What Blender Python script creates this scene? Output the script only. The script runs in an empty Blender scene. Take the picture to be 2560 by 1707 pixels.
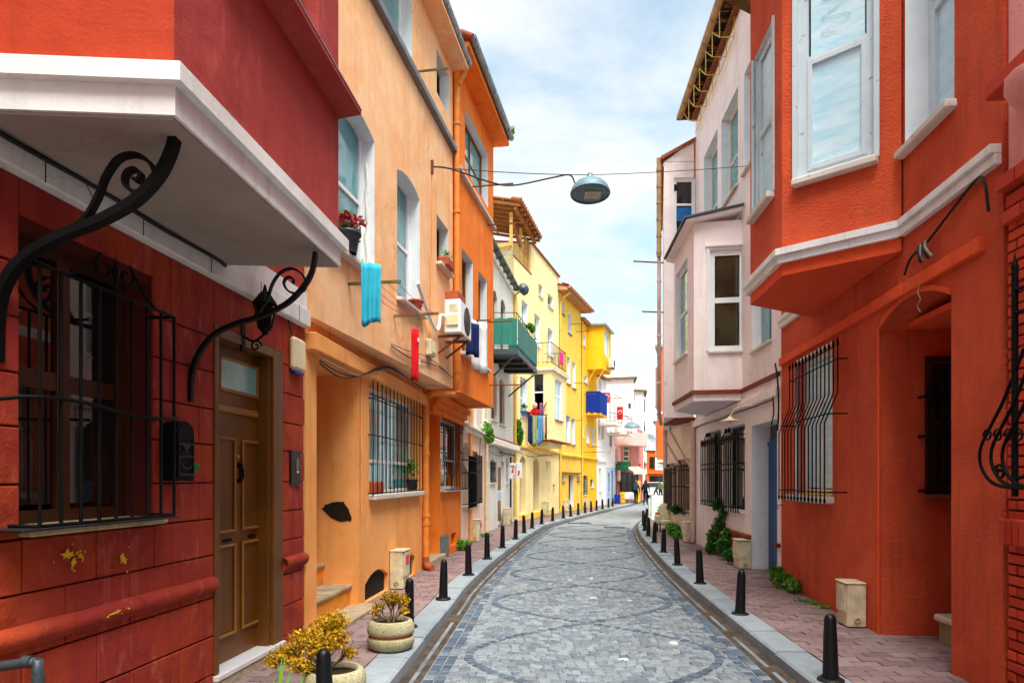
import bpy, math, random
from mathutils import Vector, Matrix, Quaternion
R = math.radians
sc = bpy.context.scene
col = sc.collection
rnd = random.Random(7)

# ------------------------------------------------------------------ camera, sky, sun, exposure
EYE = 1.75                      # eye height above the road
cam_d = bpy.data.cameras.new('camera')
cam_d.sensor_width = 36.0
cam_d.lens = 24.0
cam_d.shift_y = 0.1339
cam_d.clip_start = 0.05
cam_d.clip_end = 3000
cam = bpy.data.objects.new('camera', cam_d)
cam.location = (0, 0, EYE)
cam.rotation_euler = (R(90), 0, 0)
col.objects.link(cam)
sc.camera = cam

SUN_EL, SUN_AZ = 64.0, 166.0    # light comes from behind the camera, a little from the right
world = bpy.data.worlds.new('World')
sc.world = world
world.use_nodes = True
wn, wl = world.node_tree.nodes, world.node_tree.links
wn.clear()
w_out = wn.new('ShaderNodeOutputWorld')
w_bg = wn.new('ShaderNodeBackground')
w_bg.inputs['Strength'].default_value = 0.105
sky = wn.new('ShaderNodeTexSky')
sky.sky_type = 'NISHITA'
sky.sun_disc = False
sky.sun_elevation = R(SUN_EL)
sky.sun_rotation = R(SUN_AZ)
sky.air_density = 1.0
sky.dust_density = 1.2
sky.ozone_density = 1.0
tc = wn.new('ShaderNodeTexCoord')
sep = wn.new('ShaderNodeSeparateXYZ')
wl.new(tc.outputs['Generated'], sep.inputs[0])
addz = wn.new('ShaderNodeMath'); addz.operation = 'ADD'; addz.inputs[1].default_value = 0.22
absz = wn.new('ShaderNodeMath'); absz.operation = 'ABSOLUTE'
wl.new(sep.outputs['Z'], absz.inputs[0]); wl.new(absz.outputs[0], addz.inputs[0])
dx = wn.new('ShaderNodeMath'); dx.operation = 'DIVIDE'
dy = wn.new('ShaderNodeMath'); dy.operation = 'DIVIDE'
wl.new(sep.outputs['X'], dx.inputs[0]); wl.new(addz.outputs[0], dx.inputs[1])
wl.new(sep.outputs['Y'], dy.inputs[0]); wl.new(addz.outputs[0], dy.inputs[1])
comb = wn.new('ShaderNodeCombineXYZ')
wl.new(dx.outputs[0], comb.inputs[0]); wl.new(dy.outputs[0], comb.inputs[1])
cn = wn.new('ShaderNodeTexNoise')
cn.inputs['Scale'].default_value = 1.9
cn.inputs['Detail'].default_value = 9.0
cn.inputs['Roughness'].default_value = 0.58
cn.inputs['Distortion'].default_value = 0.25
wl.new(comb.outputs[0], cn.inputs['Vector'])
cr = wn.new('ShaderNodeValToRGB')
cr.color_ramp.elements[0].position = 0.36; cr.color_ramp.elements[0].color = (0.18, 0.18, 0.18, 1)
cr.color_ramp.elements[1].position = 0.56; cr.color_ramp.elements[1].color = (0.95, 0.95, 0.95, 1)
wl.new(cn.outputs['Fac'], cr.inputs['Fac'])
tint = wn.new('ShaderNodeMix'); tint.data_type = 'RGBA'; tint.blend_type = 'MULTIPLY'
tint.inputs['Factor'].default_value = 1.0
tint.inputs['B'].default_value = (1.55, 1.72, 1.42, 1)
wl.new(sky.outputs[0], tint.inputs['A'])
cm = wn.new('ShaderNodeMix'); cm.data_type = 'RGBA'
wl.new(cr.outputs['Color'], cm.inputs['Factor'])
wl.new(tint.outputs['Result'], cm.inputs['A'])
cm.inputs['B'].default_value = (5.2, 5.35, 5.45, 1)
wl.new(cm.outputs['Result'], w_bg.inputs['Color'])
wl.new(w_bg.outputs[0], w_out.inputs['Surface'])

sun_d = bpy.data.lights.new('sun', 'SUN')
sun_d.energy = 4.0
sun_d.angle = R(40)
sun_d.color = (1.0, 0.95, 0.87)
sun = bpy.data.objects.new('sun', sun_d)
sdir = Vector((math.sin(R(SUN_AZ)) * math.cos(R(SUN_EL)), math.cos(R(SUN_AZ)) * math.cos(R(SUN_EL)), math.sin(R(SUN_EL))))
sun.rotation_euler = sdir.to_track_quat('Z', 'Y').to_euler()
sun.location = (0, -5, 30)
col.objects.link(sun)

sc.view_settings.view_transform = 'Standard'
sc.view_settings.look = 'None'
sc.view_settings.gamma = 1.0
sc.view_settings.exposure = 0.95
sc.render.engine = 'CYCLES'
sc.cycles.use_denoising = True
sc.cycles.use_adaptive_sampling = True
sc.cycles.adaptive_threshold = 0.05
sc.cycles.max_bounces = 5
sc.cycles.diffuse_bounces = 4
sc.cycles.glossy_bounces = 2
sc.cycles.transparent_max_bounces = 6
sc.cycles.caustics_reflective = False
sc.cycles.caustics_refractive = False

# ------------------------------------------------------------------ materials
MATS = {}
def srgb(c):
    if isinstance(c, str):
        c = tuple(int(c[i:i+2], 16) / 255 for i in (0, 2, 4))
    return tuple(((x + .055) / 1.055) ** 2.4 if x > .04045 else x / 12.92 for x in c)
def lin(c, k=1.0):
    r = srgb(c)
    return (r[0]*k, r[1]*k, r[2]*k, 1)
class NT:
    def __init__(s, name):
        s.m = bpy.data.materials.new(name); s.m.use_nodes = True
        s.n, s.l = s.m.node_tree.nodes, s.m.node_tree.links
        s.b = s.n['Principled BSDF']
        g = s.n.new('ShaderNodeNewGeometry'); s.pos = g.outputs['Position']
        MATS[name] = s.m
    def noise(s, scale, detail=4, rough=.55, vec=None, stretch=None, dist=0):
        n = s.n.new('ShaderNodeTexNoise')
        n.inputs['Scale'].default_value = scale; n.inputs['Detail'].default_value = detail
        n.inputs['Roughness'].default_value = rough; n.inputs['Distortion'].default_value = dist
        v = vec or s.pos
        if stretch:
            mp = s.n.new('ShaderNodeMapping'); mp.inputs['Scale'].default_value = stretch
            s.l.new(v, mp.inputs['Vector']); v = mp.outputs[0]
        s.l.new(v, n.inputs['Vector'])
        return n.outputs['Fac']
    def ramp(s, fac, a, b, ca=(0,0,0,1), cb=(1,1,1,1)):
        r = s.n.new('ShaderNodeValToRGB')
        r.color_ramp.elements[0].position = a; r.color_ramp.elements[0].color = ca
        r.color_ramp.elements[1].position = b; r.color_ramp.elements[1].color = cb
        s.l.new(fac, r.inputs['Fac'])
        return r.outputs['Color']
    def mix(s, fac, a, b, mode='MIX'):
        m = s.n.new('ShaderNodeMix'); m.data_type = 'RGBA'; m.blend_type = mode
        for sock, v in (('Factor', fac), ('A', a), ('B', b)):
            if hasattr(v, 'links'): s.l.new(v, m.inputs[sock])
            else: m.inputs[sock].default_value = v
        return m.outputs['Result']
    def math(s, op, a, b=0.0):
        m = s.n.new('ShaderNodeMath'); m.operation = op
        for i, v in enumerate((a, b)):
            if hasattr(v, 'links'): s.l.new(v, m.inputs[i])
            else: m.inputs[i].default_value = v
        return m.outputs[0]
    def bump(s, h, strength=.3, dist=.02, prev=None):
        b = s.n.new('ShaderNodeBump')
        b.inputs['Strength'].default_value = strength; b.inputs['Distance'].default_value = dist
        s.l.new(h, b.inputs['Height'])
        if prev: s.l.new(prev, b.inputs['Normal'])
        s.l.new(b.outputs[0], s.b.inputs['Normal'])
        return b.outputs[0]
    def set(s, **k):
        for a, v in k.items():
            sock = s.b.inputs[a.replace('_', ' ').title() if a != 'ior' else 'IOR']
            if hasattr(v, 'links'): s.l.new(v, sock)
            else: sock.default_value = v
        return s.m
    def attr(s, name='tint'):
        a = s.n.new('ShaderNodeAttribute'); a.attribute_name = name
        return a.outputs['Fac']

def plaster(name, c, c2=None, patch=.5, fine=.25, coarse=.35, streak=.35, grime='6a5440', rough=.85, stucco=0, scuff=None):
    t = NT(name)
    a = lin(c); b = lin(c2) if c2 else tuple(x*.8 for x in a[:3]) + (1,)
    n1 = t.ramp(t.noise(1.3, 5, .65, dist=.6), .4, .62)
    base = t.mix(t.math('MULTIPLY', n1, patch), a, b)
    st = t.ramp(t.noise(1.0, 3, .6, stretch=(7, 7, .55)), .52, .78)
    base = t.mix(t.math('MULTIPLY', st, streak * .9), base, t.mix(.55, base, lin(grime), 'MULTIPLY'))
    sp = t.ramp(t.noise(9, 4, .75), .64, .76)
    base = t.mix(t.math('MULTIPLY', sp, .42), base, t.mix(.6, base, lin(grime)))
    rp = t.ramp(t.noise(.75, 3, .55, dist=1.2), .56, .6)
    base = t.mix(t.math('MULTIPLY', rp, .28), base, t.mix(1.0, base, (.8, .78, .76, 1), 'MULTIPLY'))
    vc_ = t.n.new('ShaderNodeTexVoronoi'); vc_.feature = 'DISTANCE_TO_EDGE'; vc_.inputs['Scale'].default_value = .9
    wv = t.n.new('ShaderNodeTexNoise'); wv.inputs['Scale'].default_value = 4.0; wv.inputs['Detail'].default_value = 3
    t.l.new(t.pos, wv.inputs['Vector'])
    av = t.n.new('ShaderNodeVectorMath'); av.operation = 'MULTIPLY_ADD'; av.inputs[1].default_value = (.35, .35, .35)
    t.l.new(wv.outputs['Color'], av.inputs[0]); t.l.new(t.pos, av.inputs[2]); t.l.new(av.outputs[0], vc_.inputs['Vector'])
    ck = t.math('MULTIPLY', t.ramp(vc_.outputs['Distance'], .0, .007, (1,1,1,1), (0,0,0,1)), t.ramp(t.noise(.6, 2), .5, .62))
    base = t.mix(t.math('MULTIPLY', ck, .35), base, t.mix(1.0, base, (.35, .3, .27, 1), 'MULTIPLY'))
    if scuff:
        sc_ = t.ramp(t.noise(2.3, 5, .7, stretch=(2.5, 2.5, .8), dist=.8), .56, .72)
        base = t.mix(t.math('MULTIPLY', sc_, .65), base, lin(scuff))
    t.set(base_color=base, roughness=rough)
    if 'Specular IOR Level' in t.b.inputs: t.b.inputs['Specular IOR Level'].default_value = .25
    p = t.bump(t.noise(3.0, 2), coarse, .03)
    if stucco:
        p = t.bump(t.noise(30, 4, .7, stretch=(1, 1, 1.6)), stucco, .05, p)
    else:
        t.bump(t.noise(55, 2, .6), fine, .008, p)
    return t.m
def simple(name, c, rough=.5, metal=0.0, var=.15, vs=14, bump=.1, bs=60, spec=.4, coat=0):
    t = NT(name)
    a = lin(c)
    b = tuple(x * (1 - var) for x in a[:3]) + (1,)
    base = t.mix(t.ramp(t.noise(vs, 5), .35, .68), a, b)
    t.set(base_color=base, roughness=rough, metallic=metal)
    t.b.inputs['Specular IOR Level'].default_value = spec
    t.b.inputs['Coat Weight'].default_value = coat
    if bump: t.bump(t.noise(bs, 3), bump, .005)
    return t.m
def chipped(name, c, under, amount=.62, rough=.55):
    """old paint with flakes showing what is under it"""
    t = NT(name)
    f = t.ramp(t.noise(11, 8, .72), amount, amount + .035)
    g = t.ramp(t.noise(2.2, 5), .35, .75)
    a = lin(c)
    base = t.mix(g, a, tuple(x*.86 for x in a[:3]) + (1,))
    t.set(base_color=t.mix(t.math('MULTIPLY', f, .8), base, lin(under)), roughness=rough)
    t.b.inputs['Specular IOR Level'].default_value = .3
    t.bump(t.math('SUBTRACT', 1.0, f), .3, .004)
    return t.m
def tinted(name, c1, c2, rough=.7, vs=20, var=.25, bump=.3, bs=40, spec=.3, grime=None):
    """pieces that differ from one another by the tint stored on their faces"""
    t = NT(name)
    base = t.mix(t.attr(), lin(c1), lin(c2))
    n = t.ramp(t.noise(vs, 6, .65), .35, .7)
    base = t.mix(t.math('MULTIPLY', n, var), base, t.mix(1.0, base, (.45, .42, .4, 1), 'MULTIPLY'))
    if grime:
        gn = t.ramp(t.noise(1.6, 6, .7), .5, .72)
        base = t.mix(t.math('MULTIPLY', gn, .55), base, lin(grime))
    t.set(base_color=base, roughness=rough)
    t.b.inputs['Specular IOR Level'].default_value = spec
    t.bump(t.noise(bs, 5), bump, .006)
    return t.m
def glass(name, c, c2, rough=.04, spec=.8):
    t = NT(name)
    n = t.ramp(t.noise(1.3, 3), .35, .65)
    t.set(base_color=t.mix(n, lin(c), lin(c2)), roughness=rough)
    t.b.inputs['Specular IOR Level'].default_value = spec
    t.b.inputs['Coat Weight'].default_value = .35
    t.b.inputs['Coat Roughness'].default_value = .02
    t.bump(t.noise(1.7, 2), .02, .05)
    return t.m
def leafmat(name, c1, c2):
    t = NT(name)
    t.set(base_color=t.mix(t.attr(), lin(c1), lin(c2)), roughness=.55)
    t.b.inputs['Specular IOR Level'].default_value = .25
    return t.m
def fabric(name, c, var=.2):
    t = NT(name)
    a = lin(c)
    t.set(base_color=t.mix(t.ramp(t.noise(7, 5), .3, .7), a, tuple(x*(1-var) for x in a[:3])+(1,)), roughness=.92)
    t.b.inputs['Specular IOR Level'].default_value = .1
    t.bump(t.noise(160, 2), .25, .002)
    return t.m

M = MATS
# walls
plaster('red_plaster', 'ae423c', 'a23a38', .7, .35, .7, .4, 'c07a70', scuff='c45e54')
plaster('red_block', '96302a', 'ac4220', 1.0, .5, 1.2, .8, '8a4038', scuff='bc6a5e')
plaster('red_side_lit', 'b43c1c', 'a23416', .8, .35, .6, .4, '8a3010')  # the bay's red plaster again, its warmer light put into the colour
plaster('red_joint', '5a1a14', '421410', .5)
plaster('peach_plaster', 'fed0a0', 'fab97e', .8, .25, .5, .55, 'b07848')
plaster('peach_low', 'fcb46c', 'f5a04c', .7, .3, .5, .5, 'a06430')
plaster('orange_plaster', 'fb8a2e', 'ee7418', .8, .25, .5, .55, '9a4a14')
plaster('blush_plaster', 'fadcc6', 'f0c9ae', .5, .25, .35, .4, 'b09a86')
plaster('cream_plaster', 'f3ecdf', 'e5dccd', .5, .25, .35, .45, 'a29c8c')
plaster('pale_grey_plaster', 'e6e8e0', 'd8dacf', .5, .25, .35, .45, 'a0a498')
plaster('pale_yellow_plaster', 'fdeeb4', 'f8e094', .5, .2, .35, .35, 'c09a50')
plaster('yellow_plaster', 'fbd45a', 'f5c43c', .5, .2, .35, .35, 'b08030')
plaster('golden_plaster', 'fac21e', 'f0b010', .5, .2, .35, .35, 'a87420')
plaster('white_plaster', 'f4efec', 'e6e0de', .5, .25, .35, .35, 'b0a8a4')
plaster('pink_white_plaster', 'f8edeb', 'efe0dd', .5, .25, .4, .4, 'b49a92')
plaster('pink_plaster', 'f2c0b6', 'e8aaa4', .5, .25, .35, .35, 'a06a64')
plaster('rose_plaster', 'dd9088', 'd48480', .5)
plaster('pale_blue_plaster', 'b9d0ec', 'a5bfe0', .5)
plaster('tile_orange', 'ef6a20', 'd95a18', .5)
plaster('red_stucco', 'ee6138', 'dc522e', .9, 0, .4, .6, '7a2a18', stucco=.9, scuff='d4644a')
plaster('orange_red_smooth', 'ea5a2e', 'd84c24', .6, .2, .3, .35, '7a2a18')
plaster('pink_stucco', 'f6aaa2', 'ec9890', .4, 0, .25, .3, 'a05a50', stucco=.5)
plaster('white_paint_trim', 'f2f2f0', 'dddcd6', .5, .3, .5, .5, '8a8378')
plaster('concrete', 'a59d80', '8c866c', .8, .4, .5, .6, '5a5340')
plaster('white_reveal', 'eef1f4', 'dfe4ea', .4, .15, .25, .3, 'a8a8a8')
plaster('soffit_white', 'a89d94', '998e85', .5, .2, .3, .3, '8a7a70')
plaster('patch_dark', '2a1c12', '1a110b', .8, .4)
# stone, wood, metal
chipped('old_white_paint', 'eceff0', '8c8474', .66)
chipped('old_cream_paint', 'e6dfcc', '9a8c70', .62)
chipped('flaking_blue_white', 'cddadf', '85806c', .61)
chipped('stone_sill', 'd8d2c6', '968a78', .6, .8)
simple('travertine', 'c9b48a', .7, vs=18, var=.4, bump=.35)
simple('marble_step', 'eceef0', .35, vs=4, var=.12)
simple('terrazzo', 'c8bf9e', .6, vs=35, var=.55)
simple('dirty_step', 'c2b192', .85, vs=6, var=.5, bump=.4)
simple('step_riser_orange', 'ee9a30', .8, vs=6, var=.25)
simple('brown_wood', '70420f', .42, vs=3, var=.3, spec=.45, bump=.08)
simple('brown_wood_light', '9a6620', .42, vs=3, var=.25, spec=.45)
simple('dark_brown_frame', '2a160c', .5, vs=4, var=.3)
simple('frame_chestnut', '4a2814', .4, vs=4, var=.3)
simple('window_brown', '8a5a22', .5, vs=5)
simple('old_timber', 'a8672a', .8, vs=8, var=.45, bump=.4)
simple('pale_timber', 'dba85c', .8, vs=8, var=.35, bump=.3)
simple('weathered_wood', '7c6a3a', .85, vs=9, var=.5, bump=.5)
simple('black_iron', '09090a', .62, 0, vs=30, var=.4, bump=.5, bs=90, spec=.13)
chipped('bollard_paint', '0b0c0f', '34322f', .68, .45)
simple('dark_iron', '1c1b1c', .55, .1, vs=25, var=.4, bump=.3)
simple('steel', 'b9b9b6', .3, 1.0, vs=25)
simple('zinc', '9aa6aa', .45, .5, vs=5, var=.35)
simple('dark_gutter', '47525a', .5, .3, vs=5, var=.35)
simple('tan_gutter', 'b8935e', .6, 0, vs=5, var=.4, bump=.2)
simple('copper_gutter', 'c8906a', .6, 0, vs=5, var=.4)
simple('rust', '8a4a28', .8, .2, vs=20, var=.5, bump=.4)
simple('orange_pipe', 'f09038', .5, vs=6, var=.25)
simple('peach_pipe', 'f4ac6a', .55, vs=6, var=.2)
simple('cream_pipe', 'ead9b0', .55, vs=6, var=.25)
simple('yellow_pipe', 'eec45a', .55, vs=6, var=.25)
simple('pink_pipe', 'dcbcb2', .55, vs=6, var=.2)
simple('white_plastic', 'f2f3f3', .35, vs=5, var=.08, bump=.02)
simple('cream_plastic', 'e4dab4', .55, vs=7, var=.38, bump=.15)
simple('ivory_plastic', 'f0e2b6', .4, vs=5, var=.12, bump=.05)
simple('black_plastic', '1a1d22', .35, vs=9, var=.2, bump=.05)
simple('blue_plastic', '1c2a9a', .3, vs=9, var=.2)
simple('red_plastic', 'c81f24', .4, vs=9, var=.2)
simple('yellow_paint', 'efc41c', .6, vs=12, var=.3)
simple('dark_hole', '0b0b0c', .9, vs=9)
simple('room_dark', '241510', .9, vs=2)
simple('room_beige', 'd8c49a', .9, vs=2)
simple('blue_door', '1d5590', .5, vs=4, var=.35, bump=.25)
simple('brown_door', '7c3a1c', .5, vs=4, var=.3)
simple('grey_metal', '7c8488', .5, .3, vs=6, var=.35)
simple('lamp_grey', '6a8896', .5, .1, vs=7, var=.25)
simple('lamp_lens', 'b9b79c', .15, vs=6, var=.35, bump=.05, spec=.7)
simple('cable_black', '0c0c0c', .6, vs=20)
simple('cable_grey', '8a8378', .6, vs=20)
simple('terracotta', 'b85a34', .8, vs=12, var=.3, bump=.2)
simple('brick_plinth', '8a3a26', .85, vs=12, var=.4, bump=.4)
simple('soil', '3a2a18', .95, vs=40, var=.6, bump=.9, bs=50)
simple('skin', 'd9a07c', .5, vs=9, var=.12)
simple('hair_brown', '6a4326', .6, vs=60, var=.5, bump=.4)
simple('hair_dark', '20150f', .6, vs=60, var=.4, bump=.4)
simple('hair_grey', 'd8b0a0', .6, vs=30, var=.2)
simple('car_white', 'e4e8ea', .25, vs=3, var=.05, bump=0, coat=.5)
simple('car_teal', '5aa0b4', .25, vs=3, var=.05, bump=0, coat=.5)
simple('tyre', '18181a', .8, vs=9)
simple('head_light', 'dfe6ea', .1, vs=9, var=.1)
simple('tail_light', 'a01818', .2, vs=9, var=.1)
t = NT('planter_stone')
sp = t.ramp(t.noise(130, 3, .7), .5, .6)
gr = t.ramp(t.noise(4, 5, .6), .4, .7)
t.set(base_color=t.mix(sp, t.mix(gr, lin('c4bb94'), lin('9a9468')), lin('6c6a55')), roughness=.9)
t.bump(t.noise(110, 4), .5, .006)
# fabrics
for nm, c in (('blue_towel', '3fc0dc'), ('flag_red', 'd8202a'), ('flag_faded', 'e0566a'), ('white_cloth', 'f2f3f6'), ('navy_cloth', '1d2c5c'),
              ('pink_cloth', 'e2408e'), ('sage_cloth', '9aa878'), ('denim_cloth', '5a8cc4'), ('green_cloth', '2a8a4a'), ('mauve_cloth', '8a5a80'),
              ('beige_cloth', 'd8bca8'), ('black_cloth', '1c1a20'), ('tarp_blue', '1a3a9c'), ('red_shirt', 'd01f24'), ('jacket_dark', '23252e'), ('coat_blue', '2c4468'),
              ('green_awning', '2c6a4a'), ('red_awning', 'c0342c'), ('yellow_awning', 'e8b42a'), ('cream_awning', 'e8dcc0'), ('curtain_blue', '2a6fae'), ('curtain_white', 'dfe2e2'), ('olive_cloth', '5a6a38')):
    fabric(nm, c)
t = NT('green_screen')
st = t.ramp(t.noise(2.0, 5, .6, stretch=(9, 9, .4)), .35, .65)
t.set(base_color=t.mix(st, lin('0f7a68'), lin('0c5c58')), roughness=.6)
t.bump(t.noise(3.0, 4, .6, stretch=(8, 8, .6)), .5, .03)
# glass
glass('glass_teal', '3c868e', '68aeb8', .06, .5)
glass('glass_dark', '0d0f10', '1a1714', .04, .4)
glass('glass_window', '14181b', '24221e', .03, .9)
glass('glass_house', '1c2420', '35402a')
glass('glass_sky', '7ab8cc', 'a8d4e2', .08)
glass('glass_door', '5aa0a4', '8fc4c0', .1)
t = NT('papered_glass')
g1 = t.ramp(t.noise(3.0, 5, .6, stretch=(.5, .5, 3.2), dist=.5), .3, .75)
g2 = t.ramp(t.noise(14, 6, .7, stretch=(.6, .6, 2.5)), .5, .75)
b_ = t.mix(g1, lin('a8daea'), lin('e2f4fa'))
t.set(base_color=t.mix(t.math('MULTIPLY', g2, .22), b_, lin('6fb0c2')), roughness=.4)
t.b.inputs['Specular IOR Level'].default_value = .5
t.bump(t.noise(5, 5, .6, dist=1.), .25, .02)
# ground
tinted('cobble_light', '5e6a75', '8c98a0', .6, 25, .4, .4, 45, .35, '7d7a72')
tinted('cobble_dark', '3e4c5e', '596a7c', .55, 25, .3, .4, 45, .4, None)
tinted('cobble_white', 'a8aaa6', 'd0d0ca', .7, 25, .2, .3)
tinted('paver_red', '80696a', '9f8a88', .8, 14, .4, .35, 60, .25, '87736f')
tinted('kerb_stone', '84929b', 'a0acb3', .7, 8, .35, .3, 45, .3, '7a868e')
tinted('brick_red', 'b8341c', 'd84a28', .75, 18, .35, .4, 45, .3, None)
tinted('brick_brown', '8a3826', 'a84a34', .8, 18, .4, .4, 45)
tinted('roof_tile', '8a4a30', 'b0643c', .85, 18, .5, .4, 45)
leafmat('leaf_gold', 'dba81a', '7c6414')
leafmat('leaf_green', '3f8a2c', '17401a')
leafmat('leaf_light', '7cb83c', '2c6a20')
leafmat('petal_red', 'e01838', '8a0c1c')
t = NT('road_mortar')
a1 = t.ramp(t.noise(2.2, 7, .65), .35, .7)
v = t.n.new('ShaderNodeTexVoronoi'); v.inputs['Scale'].default_value = 9.0; v.feature = 'DISTANCE_TO_EDGE'
t.l.new(t.pos, v.inputs['Vector'])
e = t.ramp(v.outputs['Distance'], .02, .09)
dm = t.ramp(t.noise(1.3, 5, .7), .52, .66)
bb = t.mix(t.math('MULTIPLY', dm, .7), t.mix(a1, lin('8d969b'), lin('767f85')), lin('5c5244'))
t.set(base_color=t.mix(e, t.mix(1., bb, (.72, .72, .72, 1), 'MULTIPLY'), bb), roughness=.8)
t.b.inputs['Specular IOR Level'].default_value = .3
t.bump(e, .25, .01)
t = NT('gutter_mud')
t.set(base_color=t.mix(t.ramp(t.noise(5, 7, .7), .4, .62), lin('33281e'), lin('564a3e')), roughness=.8)
t.bump(t.noise(20, 5), .5, .01)
t = NT('sidewalk_bed')
t.set(base_color=t.mix(t.ramp(t.noise(5, 7, .7), .4, .62), lin('6c5a50'), lin('8a7a6a')), roughness=.95)
t = NT('ground_earth')
t.set(base_color=t.mix(t.ramp(t.noise(.4, 5), .4, .62), lin('77756f'), lin('8c8a84')), roughness=.95)

# ------------------------------------------------------------------ mesh builder
def V(*a): return Vector(a)
class MB:
    def __init__(s): s.v = []; s.f = []; s.t = []; s.sm = []
    def face(s, pts, tint=.5, smooth=False):
        i = len(s.v); s.v.extend([tuple(p) for p in pts]); s.f.append(tuple(range(i, i + len(pts)))); s.t.append(tint); s.sm.append(smooth)
    def mesh(s, verts, faces, tint=.5, smooth=False):
        i = len(s.v); s.v.extend([tuple(p) for p in verts])
        for f in faces: s.f.append(tuple(i + k for k in f)); s.t.append(tint); s.sm.append(smooth)
        return s
    def obox(s, c, ex, ey, ez, ch=0.0, tint=.5):
        """box about c with half-axis vectors; ch chamfers its edges"""
        c, ex, ey, ez = Vector(c), Vector(ex), Vector(ey), Vector(ez)
        if ch <= 0:
            vs = [c + a*ex + b*ey + d*ez for d in (-1, 1) for b in (-1, 1) for a in (-1, 1)]
            return s.mesh(vs, [(0,2,3,1),(4,5,7,6),(0,1,5,4),(2,6,7,3),(0,4,6,2),(1,3,7,5)], tint)
        lx, ly, lz = ex.length, ey.length, ez.length
        kx, ky, kz = max(0, 1-ch/lx), max(0, 1-ch/ly), max(0, 1-ch/lz)
        vs = []; idx = {}
        for a in (-1, 1):
            for b in (-1, 1):
                for d in (-1, 1):
                    for ax in range(3):
                        m = [a*kx, b*ky, d*kz]
                        m[ax] = (a, b, d)[ax]
                        idx[(a, b, d, ax)] = len(vs)
                        vs.append(c + m[0]*ex + m[1]*ey + m[2]*ez)
        fs = []
        S = (-1, 1)
        for a in S:
            fs.append([idx[(a,b,d,0)] for b, d in ((-1,-1),(1,-1),(1,1),(-1,1))][::(1 if a > 0 else -1)])
            fs.append([idx[(b,a,d,1)] for b, d in ((-1,-1),(1,-1),(1,1),(-1,1))][::(-1 if a > 0 else 1)])
            fs.append([idx[(b,d,a,2)] for b, d in ((-1,-1),(1,-1),(1,1),(-1,1))][::(1 if a > 0 else -1)])
        for a in S:
            for b in S:
                fs.append([idx[(a,b,-1,0)], idx[(a,b,1,0)], idx[(a,b,1,1)], idx[(a,b,-1,1)]][::(-1 if a*b > 0 else 1)])
                fs.append([idx[(a,-1,b,0)], idx[(a,1,b,0)], idx[(a,1,b,2)], idx[(a,-1,b,2)]][::(1 if a*b > 0 else -1)])
                fs.append([idx[(-1,a,b,1)], idx[(1,a,b,1)], idx[(1,a,b,2)], idx[(-1,a,b,2)]][::(-1 if a*b > 0 else 1)])
                for d in S:
                    fs.append([idx[(a,b,d,0)], idx[(a,b,d,1)], idx[(a,b,d,2)]][::(1 if a*b*d > 0 else -1)])
        return s.mesh(vs, fs, tint)
    def bar(s, p, q, w, h=None, up=(0,0,1), tint=.5, ch=0):
        p, q = Vector(p), Vector(q); d = q - p; L = d.length
        if L < 1e-6: return s
        d /= L; u = Vector(up)
        if abs(d.dot(u)) > .97: u = Vector((1, 0, 0))
        x = d.cross(u).normalized(); y = x.cross(d).normalized()
        return s.obox((p+q)/2, d*(L/2), x*(w/2), y*((h or w)/2), ch, tint)
    def tube(s, pts, r, n=6, caps=True, tint=.5, smooth=True):
        pts = [Vector(p) for p in pts]
        rs = r if isinstance(r, (list, tuple)) else [r]*len(pts)
        up = None; rings = []
        for i, p in enumerate(pts):
            d = (pts[min(i+1, len(pts)-1)] - pts[max(i-1, 0)])
            if d.length < 1e-9: d = Vector((0,0,1))
            d.normalize()
            if up is None:
                up = Vector((0,0,1)) if abs(d.z) < .9 else Vector((1,0,0))
            x = d.cross(up)
            if x.length < 1e-4: x = d.cross(Vector((0,1,0)))
            x.normalize(); y = x.cross(d).normalized(); up = y
            rings.append([p + rs[i]*(math.cos(2*math.pi*k/n)*x + math.sin(2*math.pi*k/n)*y) for k in range(n)])
        vs = [v for g in rings for v in g]; fs = []
        for i in range(len(rings)-1):
            for k in range(n):
                fs.append((i*n+k, i*n+(k+1) % n, (i+1)*n+(k+1) % n, (i+1)*n+k))
        s.mesh(vs, fs, tint, smooth)
        if caps:
            s.face(rings[0][::-1], tint); s.face(rings[-1], tint)
        return s
    def sweep(s, pts, side, w, t, tint=.5):
        """flat bar: rectangular section, w along side, t across"""
        pts = [Vector(p) for p in pts]; side = Vector(side).normalized(); vs = []; fs = []
        for i, p in enumerate(pts):
            d = (pts[min(i+1, len(pts)-1)] - pts[max(i-1, 0)]).normalized()
            nrm = d.cross(side).normalized()
            for a, b in ((-1,-1),(1,-1),(1,1),(-1,1)):
                vs.append(p + side*(a*w/2) + nrm*(b*t/2))
        for i in range(len(pts)-1):
            for k in range(4):
                fs.append((i*4+k, i*4+(k+1) % 4, (i+1)*4+(k+1) % 4, (i+1)*4+k))
        n = len(pts)
        fs += [(3,2,1,0), (n*4-4, n*4-3, n*4-2, n*4-1)]
        return s.mesh(vs, fs, tint)
    def lathe(s, c, prof, n=16, axis=(0,0,1), smooth=True, tint=.5, caps=True):
        c = Vector(c); a = Vector(axis).normalized()
        x = a.orthogonal().normalized(); y = a.cross(x)
        vs = []; fs = []
        for r, h in prof:
            for k in range(n):
                w = 2*math.pi*k/n
                vs.append(c + a*h + (x*math.cos(w) + y*math.sin(w))*r)
        for i in range(len(prof)-1):
            for k in range(n):
                fs.append((i*n+k, i*n+(k+1) % n, (i+1)*n+(k+1) % n, (i+1)*n+k))
        s.mesh(vs, fs, tint, smooth)
        if caps:
            s.face(vs[:n][::-1], tint); s.face(vs[-n:], tint)
        return s
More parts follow.
